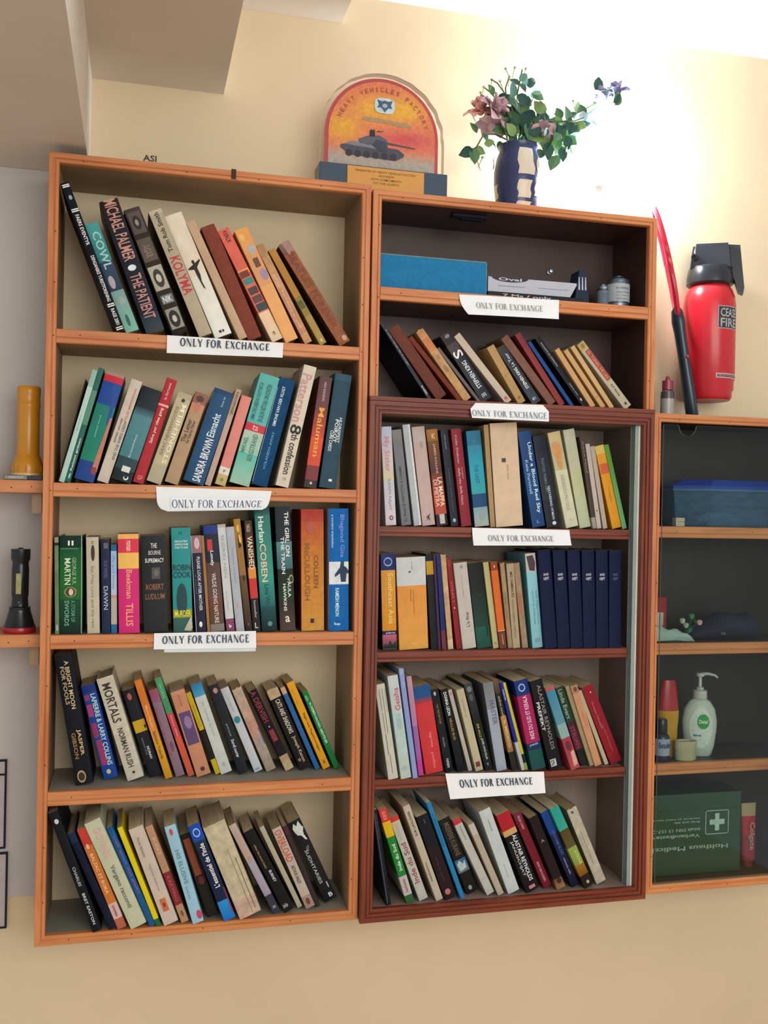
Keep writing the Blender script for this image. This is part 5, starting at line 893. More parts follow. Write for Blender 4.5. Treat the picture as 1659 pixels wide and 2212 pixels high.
('I', 1.1529, 0.1685, -0.413, 0.027, 0.1804, 0.0276, 0.104, '#84202c', '#74181f', 0, 'red book with pale title, rightmost, third shelf of dark right bookcase', [(0.93, 1, '#7c1c30')], [('t', 'Giuseppe Catozzella', 0.3, 0.48, 0.2, 0.55, 'd', '#b86c6c'), ('t', 'non dirmi che hai paura', 0.45, 0.62, 0.5, 0.85, 'd', '#a85c60'), ('e', 0.5, 0.65, 0.08, 0.1, '#c89c98')]),
('J', 0.6579, -0.08, -0.1704, 0.0101, 0.1927, 0.002, 0.1, '#161c2c', None, 4, 'thin black magazine, leftmost, bottom shelf of dark right bookcase', [], [('r', 0.28, 0.34, 0.02, 0.98, '#7c8494'), ('t', 'perspectives', 0.5, 0.75, 0.05, 0.3, 'd', '#54607c')]),
('J', 0.6994, -0.08, -0.3145, 0.0169, 0.1997, 0.0025, 0.11, '#8c9c84', None, 0, 'red, yellow and green guidebook spine, bottom shelf of dark right bookcase', [(0, 0.14, '#b44038'), (0.14, 0.3, '#c8a820'), (0.3, 0.72, '#287c3c'), (0.72, 0.92, '#aca8a8'), (0.92, 1, '#34643c')], [('t', 'GUIDE', 0.3, 0.7, 0.03, 0.12, 'd', '#d8988c'), ('t', 'Inde du Sud', 0.3, 0.72, 0.38, 0.66, 'u', '#c8dcc0'), ('t', 'hachette', 0.3, 0.65, 0.75, 0.89, 'u', '#8c5c60')]),
('J', 0.7281, -0.08, -0.3709, 0.019, 0.1825, 0.0096, 0.118, '#acaca4', None, 0, 'white guidebook with red Sud lettering, bottom shelf of dark right bookcase', [(0, 0.06, '#b44038'), (0.06, 0.15, '#b4ac98')], [('t', 'Inde du Sud', 0.2, 0.75, 0.32, 0.8, 'u', '#8c4c54'), ('t', 'guide bleu', 0.35, 0.6, 0.1, 0.28, 'd', '#b0a884')]),
('J', 0.7612, -0.08, -0.3658, 0.015, 0.2068, 0.002, 0.126, '#aca494', '#a09078', 0, 'cream book lettered LOVERS in black, bottom shelf of dark right bookcase', [], [('t', 'SUR LAVLOVER', 0.35, 0.65, 0.06, 0.32, 'u', '#34322e'), ('t', 'moravarese', 0.3, 0.5, 0.6, 0.8, 'd', '#54504c')]),
('J', 0.78, -0.08, -0.3624, 0.0254, 0.1824, 0.002, 0.126, '#1c181e', None, 0, 'black maroon book with pink dot at foot, bottom shelf of dark right bookcase', [(0, 0.35, '#161a26'), (0.35, 1, '#241a20', '#2c181c')], [('t', 'nuit', 0.5, 0.6, 0.05, 0.1, 'd', '#64707c'), ('e', 0.2, 0.65, 0.88, 0.95, '#a86c70'), ('t', 'john le carre', 0.35, 0.5, 0.5, 0.8, 'd', '#54404c')]),
('J', 0.8126, -0.08, -0.3686, 0.0097, 0.2122, 0.002, 0.104, '#2878a0', None, 0, 'sky blue slim book, tallest of its group, bottom shelf of dark right bookcase', [], [('t', 'la saison des femmes', 0.35, 0.6, 0.12, 0.45, 'd', '#1c5470')]),
('J', 0.8335, -0.08, -0.3999, 0.0246, 0.1672, 0.022, 0.11, '#1c1c1a', None, 0, 'black book with small alpine photo, bottom shelf of dark right bookcase', [(0, 0.4, '#24221e'), (0.55, 0.72, '#2c6c94', '#6c7478')], [('t', 'MISERERE KURANE', 0.3, 0.75, 0.06, 0.5, 'd', '#6c604c'), ('p', [(0.1, 0.6), (0.4, 0.56), (0.6, 0.62), (0.85, 0.58), (0.8, 0.68), (0.2, 0.7)], '#a8b4b4'), ('e', 0.3, 0.6, 0.9, 0.96, '#8c9898')]),
('J', 0.8717, -0.08, -0.4595, 0.0173, 0.1753, 0.0098, 0.118, '#acaca4', None, 0, 'white book with red head near middle, bottom shelf of dark right bookcase', [(0, 0.07, '#b03c44')], [('t', 'impressions', 0.4, 0.65, 0.1, 0.28, 'd', '#6c8c98'), ('r', 0.2, 0.8, 0.8, 0.802, '#8c9090')]),
('J', 0.8941, -0.08, -0.4314, 0.0131, 0.1624, 0.0042, 0.11, '#a49c8c', None, 0, 'cream book left of plain white one, bottom shelf of dark right bookcase', [(0, 0.15, '#b0aca0')], []),
('J', 0.9169, -0.08, -0.3744, 0.0256, 0.1851, 0.0067, 0.11, '#b0b8b8', None, 0, 'plain white book beside the red black one, bottom shelf of dark right bookcase', [], [('t', 'nothomb', 0.45, 0.58, 0.12, 0.26, 'd', '#7c848c'), ('t', 'albin michel paris', 0.4, 0.55, 0.66, 0.82, 'd', '#98a0a4')]),
('J', 0.9562, -0.08, -0.406, 0.0299, 0.1769, 0.0042, 0.11, '#15161c', None, 0, 'black book with red and cream top block, bottom shelf of dark right bookcase', [(0, 0.21, '#a02430'), (0.21, 0.28, '#b8986c')], [('t', 'ALASTAIR REYNOLDS', 0.5, 0.8, 0.29, 0.88, 'd', '#c8ccd0'), ('t', 'JANUSCHJAT', 0.2, 0.42, 0.35, 0.8, 'd', '#b0b4b8'), ('r', 0.3, 0.75, 0.93, 0.97, '#b07c84')]),
('J', 1.0015, -0.08, -0.4327, 0.0186, 0.1742, 0.0207, 0.118, '#742030', None, 0, 'maroon slim book, bottom shelf of dark right bookcase', [(0, 0.1, '#743044')], [('t', 'GILLES CASINI', 0.4, 0.65, 0.04, 0.22, 'd', '#c8a0a8'), ('t', 'REISE DES RUSSEN', 0.35, 0.6, 0.66, 0.92, 'd', '#c89ca4')]),
('J', 1.025, -0.08, -0.4124, 0.0203, 0.1672, 0.007, 0.126, '#281c1e', None, 2, 'dark brown worn book with tan foot, bottom shelf of dark right bookcase', [(0.86, 1, '#6c4c38', '#94704c')], [('t', 'A', 0.3, 0.7, 0.32, 0.36, 'h', '#8c8484'), ('e', 0.3, 0.8, 0.86, 0.93, '#3c2420')]),
('J', 1.0612, -0.08, -0.4336, 0.018, 0.1759, 0.0138, 0.118, '#14346c', None, 0, 'blue to black book, bottom shelf of dark right bookcase', [(0, 0.3, '#1c4c8c', '#184480'), (0.3, 1, '#182c54', '#14142c')], [('t', 'GRISHAM BLOD', 0.35, 0.7, 0.25, 0.58, 'd', '#4c6494'), ('t', 'utimata edit', 0.4, 0.6, 0.62, 0.84, 'd', '#94a0b4')]),
('J', 1.0858, -0.08, -0.4549, 0.0212, 0.1888, 0.0026, 0.118, '#5c7c54', None, 0, 'turquoise, olive and gold book, bottom shelf of dark right bookcase', [(0, 0.28, '#2c9088', '#3c9c88'), (0.28, 0.5, '#54482c', '#5c5830'), (0.5, 0.72, '#8c9c54', '#7c8c3c'), (0.72, 0.85, '#8c6c28', '#7c541c'), (0.85, 1, '#2c2018')], [('t', 'ATKINS', 0.5, 0.8, 0.55, 0.72, 'd', '#b4c08c'), ('e', 0.4, 0.7, 0.92, 0.96, '#b0a484')]),
('J', 1.1207, -0.08, -0.4232, 0.0231, 0.1761, 0.0196, 0.104, '#aaa494', '#8c8474', 2, 'whitish worn book, rightmost, bottom shelf of dark right bookcase', [], [('e', 0.3, 0.55, 0.04, 0.07, '#4c5064'), ('t', 'sebastian barry ancora', 0.35, 0.6, 0.3, 0.75, 'd', '#98948c')]),
]

for i_, rec_ in enumerate(BOOKS):
    make_book(rec_, i_)

# ------------------------------------------------------------------ paper signs on the shelf edges
def sign(label, quad, y, txt, tbox, style, tcol, curl=0.004, extra=None, shape='plain', second=None):
    """quad = TL, TR, BR, BL in the frame; flat paper sheet hanging on the shelf edge"""
    TL, TR, BR, BL = [at(p[0], p[1], y) for p in quad]
    c0 = TL.copy()
    t = thing('paper_sign', label, 'sign', tuple(c0), group='exchange signs on the shelf edges')
    def S(u, v, e=0):
        p = TL.lerp(TR, u).lerp(BL.lerp(BR, u), v)
        b_ = curl * (v ** 2) * (1.0 + .6 * math.sin(3 * u + .5)) + .0012 * math.sin(6 * u + 2 * v)
        return (p.x - c0.x, -b_ - e, p.z - c0.z)
    def outline(u, v):
        if shape == 'round':           # lower corners rounded
            r = .09
            if v > .55:
                k_ = (v - .55) / .45
                lim = r * (1 - math.sqrt(max(0, 1 - k_ * k_)))
                u = lim + u * (1 - lim * (1.6 if shape == 'round' else 2))
        if shape == 'cut':             # clipped upper corners
            if v < .4:
                k_ = (1 - v / .4) * .075
                u = k_ + u * (1 - 2 * k_)
        if shape == 'slant':
            if v > .3:
                k_ = ((v - .3) / .7) ** 1.6 * .055
                u = k_ + u * (1 - k_)
        return u, v
    mb = MB(); nu, nv = 16, 10
    cw = lin('#eef2f4')
    for i in range(nu):
        for j in range(nv):
            q = [outline(i / nu, j / nv), outline((i + 1) / nu, j / nv), outline((i + 1) / nu, (j + 1) / nv), outline(i / nu, (j + 1) / nv)]
            mb.face([S(*a) for a in q], cw)
            mb.face([S(a[0], a[1], -.0003) for a in reversed(q)], cw)
    mb.build('sheet', M['sheet'], t, smooth=True)
    if second:
        mb = MB(); u0, v0, u1, v1 = second['box']
        for i in range(nu):
            a, b_ = u0 + (u1 - u0) * i / nu, u0 + (u1 - u0) * (i + 1) / nu
            for e in ((.0012, .0010) if second['front'] else (-.0012, -.0014)):
                mb.face([S(a, v0, e), S(b_, v0, e), S(b_, v1, e), S(a, v1, e)], lin(second['c']))
        mb.build('second_sheet', M['sheet'], t)
    u0, v0, u1, v1 = tbox
    lm = MB(); e = .0032
    if style in ('serif', 'bold'):
        P, wd = serif_polys(txt, style == 'bold')
        for q in P: lm.face([S(u0 + (u1 - u0) * (a / wd), v1 + (v0 - v1) * b_, e) for a, b_ in q], lin(tcol))
    else:
        put_text(lm, txt, lambda a, b_: S(u0 + (u1 - u0) * a, v0 + (v1 - v0) * b_, e), 'h', lin(tcol), .03)
    lm.build('lettering', M['print'], t, normals=False)
    return t
EX = 'ONLY FOR EXCHANGE'
sign('white sign lettered ONLY FOR EXCHANGE under the topmost left shelf books', [(361, 724), (612, 741), (610, 773), (360, 763)], -.0025, EX, (.11, .12, .88, .58), 'bold', '#2c3848', .002)
sign('curved double sheet sign on the second shelf edge of the left bookcase', [(337, 1051), (587, 1061), (577, 1101), (340, 1105)], -.0025, EX, (.13, .52, .93, .86), 'serif', '#566476', .010,
     shape='round', second=dict(box=(.12, .42, .93, .95), front=True, c='#f0f6fa'))
sign('two-layer sign with bold letters on the third shelf edge, left bookcase', [(333, 1368), (553, 1363), (553, 1399), (332, 1402)], -.0025, EX, (.08, .18, .93, .66), 'bold', '#2c4258', .003,
     second=dict(box=(.10, .8, .995, 1.2), front=False, c='#d4dcdc'))
sign('cream sign with thin letters on the orange upper right bookcase', [(992, 636), (1208, 648), (1204, 691), (996, 681)], -.0025, EX, (.15, .36, .83, .66), 'serif', '#7c7c78', .008, shape='slant')
sign('white sign with clipped corners over the dark red frame top', [(1014, 870), (1186, 875), (1184, 911), (1018, 903)], -.0170, EX, (.01, .48, .97, .86), 'serif', '#6c7c8c', .003, shape='cut')
sign('cream sign on the shelf below the turquoise book, right bookcase', [(1020, 1140), (1230, 1145), (1232, 1178), (1020, 1178)], .0090, EX, (.15, .40, .82, .74), 'serif', '#6c7074', .006)
sign('bluish sign with bold letters on the lowest shelf edge, right bookcase', [(962, 1671), (1175, 1667), (1177, 1712), (971, 1725)], .0085, EX, (.12, .24, .87, .56), 'bold', '#24384c', .003)

# ------------------------------------------------------------------ plaque
def plaque():
    y = .060
    bl, br = at(688, 374, y), at(963, 404, y)
    zb = 1.3378
    x0, x1 = bl.x, br.x
    w = x1 - x0
    t = thing('award_plaque', 'arched orange plaque with a painted tank, standing on top of the bookcases', 'plaque', (x0, y, zb))
    top_z = at(826, 366, y).z - zb       # top of the foot
    H = at(822, 168, y).z - zb
    mb = MB(); mb.box(0, w, -.010, .045, 0, top_z, lin('#34485c'), bev=.0015); mb.build('base_block', M['plastic'], t)
    mb = MB(); mb.box(w * .21, w * .81, -.0130, -.0102, .001, top_z - .003, lin('#d49848'), bev=.0005)
    b_ = mb.build('name_plate', M['plastic'], t)
    pm = MB()
    for i, (s_, a0, a1) in enumerate([('PRESENTED BY HEAVY VEHICLES FACTORY', .10, .90), ('AVADI', .40, .60), ('WITH COMPLIMENTS', .30, .70), ('TO THE GUESTS', .33, .67)]):
        zt = top_z - .009 - i * .0075
        put_text(pm, s_, lambda a, c_: (w * (.21 + .60 * (a0 + (a1 - a0) * a)), -.01345, zt - .0042 * c_), 'h', lin('#7c5424'), .01)
    pm.build('plate_lettering', M['print'], b_, normals=False)
    # arched board
    cx, R = w * .49, w * .445
    zc = top_z + (H - top_z - R * 1.0)
    N = 40
    def arch(r, yy, zlow, sx=1.0):
        pts = [(cx - r * sx, zlow)]
        for k in range(N + 1):
            a = math.pi - math.pi * k / N
            pts.append((cx + r * sx * math.cos(a), zc + r * math.sin(a)))
        pts.append((cx + r * sx, zlow))
        return pts
    zl = top_z - .0
    mb = MB(); mb.prism(arch(R, 0, zl), .004, .012, lin('#b4484c')); mb.build('arched_board', M['plastic'], t)
    # painted picture: blended sky drawn as a fan grid of colours
    pm = MB(); r2 = R * .94
    def sky(px_, pz_):
        a = px_ / r2; b2 = (pz_ - zl) / (H - zl)
        y1 = math.exp(-((a + .75) ** 2 / .10 + (b2 - .42) ** 2 / .02)); y2 = math.exp(-((a + .15) ** 2 / .16 + (b2 - .66) ** 2 / .02)); y3 = math.exp(-((a - .45) ** 2 / .12 + (b2 - .68) ** 2 / .02))
        o1 = math.exp(-((a - .45) ** 2 / .3 + (b2 - .36) ** 2 / .01))
        c = lin('#d87c58')
        c = mix(c, lin('#c85058'), min(1, o1)); c = mix(c, lin('#e0a83c'), min(1, (y1 + y2 + y3)))
        if b2 < .24: c = mix(lin('#a8a094'), c, max(0, min(1, (b2 - .10) / .14)))
        return c
    G = 26
    for i in range(G):
        for j in range(G):
            xa, xb = -r2 + 2 * r2 * i / G, -r2 + 2 * r2 * (i + 1) / G
            zmax = H - R * .06 - zl
            za, zb_ = zmax * j / G, zmax * (j + 1) / G
            P = [(xa, za + zl), (xb, za + zl), (xb, zb_ + zl), (xa, zb_ + zl)]
            Q = []
            for (px_, pz_) in P:
                if pz_ > zc:
                    d = math.hypot(px_, pz_ - zc)
                    if d > r2: px_, pz_ = px_ * r2 / d, zc + (pz_ - zc) * r2 / d
                Q.append((px_, pz_))
            pm.face([(cx + q[0], .0030, q[1]) for q in Q], [sky(*q) for q in Q])
    pm.build('painted_sky', M['print'], t, normals=False)
    tk = MB()
    def poly(pts, c, e=.0022):
        tk.face([(cx + a * r2, e, zl + b2 * (H - zl)) for a, b2 in pts], lin(c))
    poly([(-.78, .20), (-.60, .13), (.25, .11), (.40, .16), (.42, .19), (.30, .24), (-.2, .26), (-.62, .26), (-.78, .23)], '#4c4c58')
    poly([(-.72, .24), (-.58, .28), (-.15, .29), (.1, .25), (-.1, .22)], '#7c7c84', .0020)
    for q in range(6):
        a = -.62 + q * .165
        N_ = 14
        tk.face([(cx + (a + .065 * math.cos(2 * math.pi * k / N_)) * r2, .0018, zl + (.15 + .038 * math.sin(2 * math.pi * k / N_)) * (H - zl)) for k in range(N_)], lin('#34343e'))
    poly([(-.42, .27), (-.45, .31), (-.28, .355), (-.05, .37), (.08, .33), (.12, .28), (-.05, .255), (-.3, .26)], '#5c5c68', .0016)
    poly([(-.2, .26), (-.12, .32), (.05, .31), (.1, .25), (.1, .2), (-.05, .2)], '#3c4454', .0014)
    poly([(.08, .285), (.62, .262), (.62, .274), (.08, .305)], '#4c4c50', .0015)
    poly([(-.24, .35), (-.24, .41), (-.21, .43), (-.18, .41), (-.175, .43), (-.15, .43), (-.14, .35)], '#2c2c38', .0013)
    poly([(-.1, .405), (.02, .415), (.02, .42), (-.1, .42)], '#4c4440', .0013)
    poly([(-.40, .53), (-.35, .565), (.0, .555), (.5, .53), (.55, .5), (.3, .49), (.1, .52), (-.2, .51)], '#a88c68', .0022)
    tk.build('painted_tank', M['print'], t, normals=False)
    em = MB()
    ex, ez, ew, eh = cx + .03 * r2, zl + .70 * (H - zl), .19 * r2, .085 * (H - zl)
    N_ = 24
    em.face([(ex + ew * (abs(math.cos(2 * math.pi * k / N_)) ** .6) * (1 if math.cos(2 * math.pi * k / N_) > 0 else -1), .0012,
              ez + eh * (abs(math.sin(2 * math.pi * k / N_)) ** .6) * (1 if math.sin(2 * math.pi * k / N_) > 0 else -1)) for k in range(N_)], lin('#c4d4d8'))
    em.face([(ex + ew * a, .0006, ez + eh * b2) for a, b2 in [(-.75, .75), (-.3, .55), (0, .7), (.3, .55), (.75, .75), (.6, .1), (.75, -.3), (.35, -.25), (0, -.85), (-.35, -.25), (-.75, -.3), (-.6, .1)]], lin('#44607c'))
    em.face([(ex + ew * .25 * math.cos(2 * math.pi * k / 12), .0002, ez + eh * .28 * math.sin(2 * math.pi * k / 12)) for k in range(12)], lin('#a4b4c0'))
    em.build('emblem', M['print'], t, normals=False)
    lt = MB(); s_ = 'HEAVY VEHICLES FACTORY'; n = len(s_)
    rr = r2 * .90
    for i, ch in enumerate(s_):
        if ch == ' ': continue
        a = math.radians(158 - (158 - 18) * i / (n - 1))
        V, F, asp = text_polys(ch, .01)
        hh = r2 * .085; ww = hh * .72 * (.35 if ch == 'I' else 1)
        ca, sa = math.cos(a - math.pi / 2), math.sin(a - math.pi / 2)
        bx, bz = cx + rr * math.cos(a) * 1.0, zc + (rr - hh) * math.sin(a)
        bx = cx + (rr - hh) * math.cos(a)
        lt.faces([(bx + (u - .5) * ww * ca - v * hh * sa, .0016, bz + (u - .5) * ww * sa + v * hh * ca) for u, v in V], F, lin('#a84c4c'))
    lt.build('arch_lettering', M['print'], t, normals=False)
    # clear film wrapped round the board
    f = MB(); A = arch(R * 1.06, 0, zl + .001, 1.02)
    for k in range(len(A) - 1):
        a, b_ = A[k], A[k + 1]
        o1 = .0015 * math.sin(k * 1.7); o2 = .0015 * math.sin((k + 1) * 1.7)
        f.face([(a[0] + o1, -.004, a[1]), (b_[0] + o2, -.004, b_[1]), (b_[0] + o2, .014, b_[1]), (a[0] + o1, .014, a[1])], (1, 1, 1, 1))
    f.build('clear_film', M['film'], t, smooth=True)
plaque()

# ------------------------------------------------------------------ vase and artificial flowers
def vase_and_flowers():
    y = .075
    c = at(1117, 425, y); zb = 1.3303
    top = at(1117, 318, y).z - zb; r = (at(1166, 370, y).x - at(1070, 370, y).x) / 2
    t = thing('flower_vase', 'dark blue vase with cream panes, standing on the orange upper right bookcase', 'vase', (c.x, y, zb))
    navy = lin('#2c3860'); navy2 = lin('#242c50')
    prof = [(r * .80, 0), (r * .86, .004), (r * .90, top * .2), (r * .99, top * .45), (r * 1.0, top * .62), (r * .90, top * .82), (r * .78, top * .92), (r * .84, top), (r * .78, top), (r * .70, top * .9), (r * .7, top * .3)]
    mb = MB(); mb.lathe(prof, navy, n=32); mb.build('vase_body', M['plastic'], t, smooth=True)
    def rad(z):
        for (r0, z0), (r1, z1) in zip(prof[:8], prof[1:8]):
            if z0 <= z <= z1: return r0 + (r1 - r0) * (z - z0) / max(1e-6, z1 - z0)
        return r * .8
    pm = MB()
    for k, (a0, a1, z0, z1) in enumerate([(-112, -72, .03, .12), (-110, -75, .17, .42), (-110, -68, .50, .90), (-62, -42, .22, .40), (-58, -40, .5, .75), (150, 190, .2, .4), (60, 100, .3, .7), (0, 30, .1, .4)]):
        for i in range(6):
            for j in range(4):
                q = []
                for (ii, jj) in ((i, j), (i + 1, j), (i + 1, j + 1), (i, j + 1)):
                    zz = top * (z0 + (z1 - z0) * jj / 4); a = math.radians(a0 + (a1 - a0) * ii / 6 + 3 * math.sin(jj * 2))
                    q.append(((rad(zz) + .0006) * math.cos(a), (rad(zz) + .0006) * math.sin(a), zz))
                pm.face(q, lin('#d0c4b0'))
    pm.build('cream_panes', M['plastic'], t)
    # bouquet
    b0 = Vector((c.x, y, zb + top * .8))
    t2 = thing('artificial_bouquet', 'artificial pink roses with green leaves, spreading out of the dark blue vase', 'flowers', tuple(b0))
    rnd = random.Random(11)
    def rel(px, py, yy): return at(px, py, yy) - b0
    stems = [[(1115, 310), (1100, 250), (1080, 220), (1050, 238)], [(1115, 310), (1112, 250), (1118, 200), (1128, 150)], [(1115, 310), (1095, 240), (1092, 190), (1100, 165)],
             [(1118, 310), (1150, 260), (1195, 262), (1240, 262), (1262, 255)], [(1240, 262), (1265, 235), (1290, 222)], [(1262, 250), (1300, 225), (1330, 210)],
             [(1112, 310), (1070, 290), (1045, 290), (1028, 320)], [(1118, 310), (1150, 290), (1190, 300), (1205, 320)], [(1112, 310), (1085, 230), (1060, 200), (1045, 188)],
             [(1115, 310), (1110, 230), (1075, 180), (1062, 172)], [(1118, 310), (1130, 260), (1150, 215)]]
    for k, s_ in enumerate(stems):
        yy = [.075 + (k % 3 - 1) * .012 * i for i in range(len(s_))]
        pts = [rel(p[0], p[1], max(.02, min(.13, yy[i]))) for i, p in enumerate(s_)]
        mb = MB(); mb.tube(pts, .0016, lin('#4c6440'), n=6); mb.build('stem', M['leafm'], t2, smooth=True)
    def leaf_mesh():
        mb = MB(); N_ = 6
        L = [(0, 0), (.18, .26), (.42, .36), (.68, .28), (.88, .12), (1, 0)]
        for i in range(5):
            a, b_ = L[i], L[i + 1]
            za, zb_ = .10 * math.sin(a[0] * 3), .10 * math.sin(b_[0] * 3)
            mb.face([(a[0], -a[1], za + .08 * a[1]), (b_[0], -b_[1], zb_ + .08 * b_[1]), (b_[0], 0, zb_ - .05), (a[0], 0, za - .05)], lin('#4c7450'))
            mb.face([(a[0], 0, za - .05), (b_[0], 0, zb_ - .05), (b_[0], b_[1], zb_ + .08 * b_[1]), (a[0], a[1], za + .08 * a[1])], lin('#5c8058'))
        return mb
    base = leaf_mesh().build('leaf', M['leafm'], t2, smooth=True)
    meshes = [base.data]
    for cc in ('#2c5048', '#7c9c60', '#5c8c80'):
        d = base.data.copy(); a_ = d.color_attributes['Col']
        a_.data.foreach_set('color', list(lin(cc)) * len(a_.data)); meshes.append(d)
    spots = []
    for (px, py, n, s_, ln) in [(1100, 262, 16, 26, 30), (1130, 250, 14, 26, 30), (1120, 300, 10, 20, 26), (1085, 280, 8, 22, 26), (1125, 185, 5, 8, 22), (1118, 215, 5, 14, 24), (1146, 208, 3, 6, 24),
                             (1180, 245, 6, 14, 26), (1215, 262, 6, 12, 26), (1250, 262, 5, 12, 26), (1195, 290, 18, 26, 30), (1215, 315, 8, 20, 26), (1240, 270, 5, 14, 26), (1030, 288, 2, 3, 24), (1024, 322, 3, 6, 24),
                             (1048, 312, 3, 8, 18), (1066, 343, 1, 1, 24), (1290, 200, 3, 6, 26), (1160, 275, 8, 18, 26), (1075, 215, 5, 16, 20), (1150, 325, 5, 14, 22), (1325, 225, 3, 8, 26)]:
        for k in range(n): spots.append((px + rnd.gauss(0, s_ * .55), py + rnd.gauss(0, s_ * .5), ln * rnd.uniform(.7, 1.15)))
    first = True
    for (px, py, ln) in spots:
        p = rel(px, py, rnd.uniform(.045, .115))
        s_ = 1.55 * ln / 1130.0
        o = base if first else base.copy()
        if not first: col.objects.link(o)
        first = False
        o.parent = t2
        o.data = meshes[rnd.choice([0, 0, 1, 1, 2, 3])] if o is not base else base.data
        o.location = p
        o.rotation_euler = (rnd.uniform(.5, 2.4), rnd.uniform(-3.1, 3.1), rnd.uniform(-.5, .5))
        o.scale = (s_, s_, s_)
    # sprig tips
    mb = MB()
    for (px, py) in [(1092, 148), (1112, 146), (1062, 172), (1080, 175), (1045, 188), (1038, 200), (1052, 210), (1100, 165), (1136, 148), (1030, 345), (1042, 340), (1238, 218)]:
        q = rel(px, py, .08)
        mb.tube([q + Vector((rnd.uniform(-.012, .012), 0, -.022)), q], .0009, lin('#8c9c6c'), n=5)
        bm = bmesh.new(); bmesh.ops.create_icosphere(bm, subdivisions=1, radius=.0032)
        mb.bm(bm, lin('#9cac80'), mat=Matrix.Translation(q))
    o = mb.build('sprig_buds', M['leafm'], t2); o['kind'] = 'stuff'
    # roses: each bloom with its petals
    def petal(curl, wdt):
        mb = MB(); n = 5
        for i in range(n):
            for j in range(n):
                q = []
                for (a, b_) in ((i, j), (i + 1, j), (i + 1, j + 1), (i, j + 1)):
                    u = a / n * 2 - 1; v = b_ / n
                    wv = wdt * math.sin(math.pi * (.12 + .80 * v)) ** .7
                    q.append((u * wv, -curl * v * v + .25 * u * u * wdt, v))
                mb.face(q, lin('#d09c94'))
        return mb
    def rose(px, py, yy, size, cols_, seed):
        r_ = random.Random(seed)
        root = MB(); bm = bmesh.new(); bmesh.ops.create_icosphere(bm, subdivisions=2, radius=.22)
        root.bm(bm, lin(cols_[0]))
        b_ = root.build('bloom', M['leafm'], t2, smooth=True, loc=rel(px, py, yy))
        s_ = 1.6 * size / 1130.0
        b_.scale = (s_, s_, s_)
        b_.rotation_euler = (r_.uniform(.1, .9), r_.uniform(-.7, .7), r_.uniform(0, 6))
        k = 0
        for ringi, (n, tilt, cl) in enumerate(((4, .25, -.3), (5, .75, .1), (6, 1.25, .5))):
            for q in range(n):
                a = 2 * math.pi * q / n + ringi * .5
                pm_ = petal(cl, .34 + .08 * ringi)
                cc = lin(cols_[k % len(cols_)]); pm_.c = [[cc] * 4 for _ in pm_.c]; k += 1
                o = pm_.build('petal', M['leafm'], b_, smooth=True)
                o.rotation_euler = (Matrix.Rotation(a, 3, 'Z') @ Matrix.Rotation(tilt, 3, 'X')).to_euler()
                o.scale = (.8, .8, .8 * (.8 + .1 * ringi))
    pk = ['#e8b0a8', '#dc9c9c', '#f0c4bc']; mv = ['#ccaab4', '#b898a8', '#d8b8c0']; bl = ['#a8a0cc', '#949cc4', '#c0b0d4']
    rose(1038, 240, .070, 30, pk, 1); rose(1066, 238, .055, 34, mv, 2); rose(1062, 272, .080, 30, mv, 3)
    rose(1292, 212, .080, 26, bl, 4); rose(1333, 200, .085, 25, bl, 5); rose(1258, 272, .075, 28, ['#8cb4c4', '#9cc0cc', '#a8a8c4'], 6); rose(1172, 285, .060, 24, mv, 7)
vase_and_flowers()

# ------------------------------------------------------------------ the glaring lamp
def lamp():
    p = at(1292, 372, .120)
    t = thing('glaring_lamp', 'glaring white lamp at the wall above the orange upper right bookcase', 'lamp', (p.x, .120, 1.3303))
    h = p.z - 1.3303
    mb = MB(); mb.lathe([(.022, 0), (.022, .004), (.010, .007), (.0095, h - .036), (.014, h - .033), (.014, h - .018)], lin('#d8d8d4'), n=20)
    mb.build('lamp_holder', M['plastic'], t, smooth=True)
    mb = MB(); mb.lathe([(.012, h - .0175), (.020, h - .010), (.026, h + .002), (.027, h + .012), (.024, h + .024), (.016, h + .033), (.006, h + .037), (.0008, h + .038)], (1, 1, 1, 1), n=24)
    mb.build('lamp_bulb', M['bulb'], t, smooth=True)
lamp()

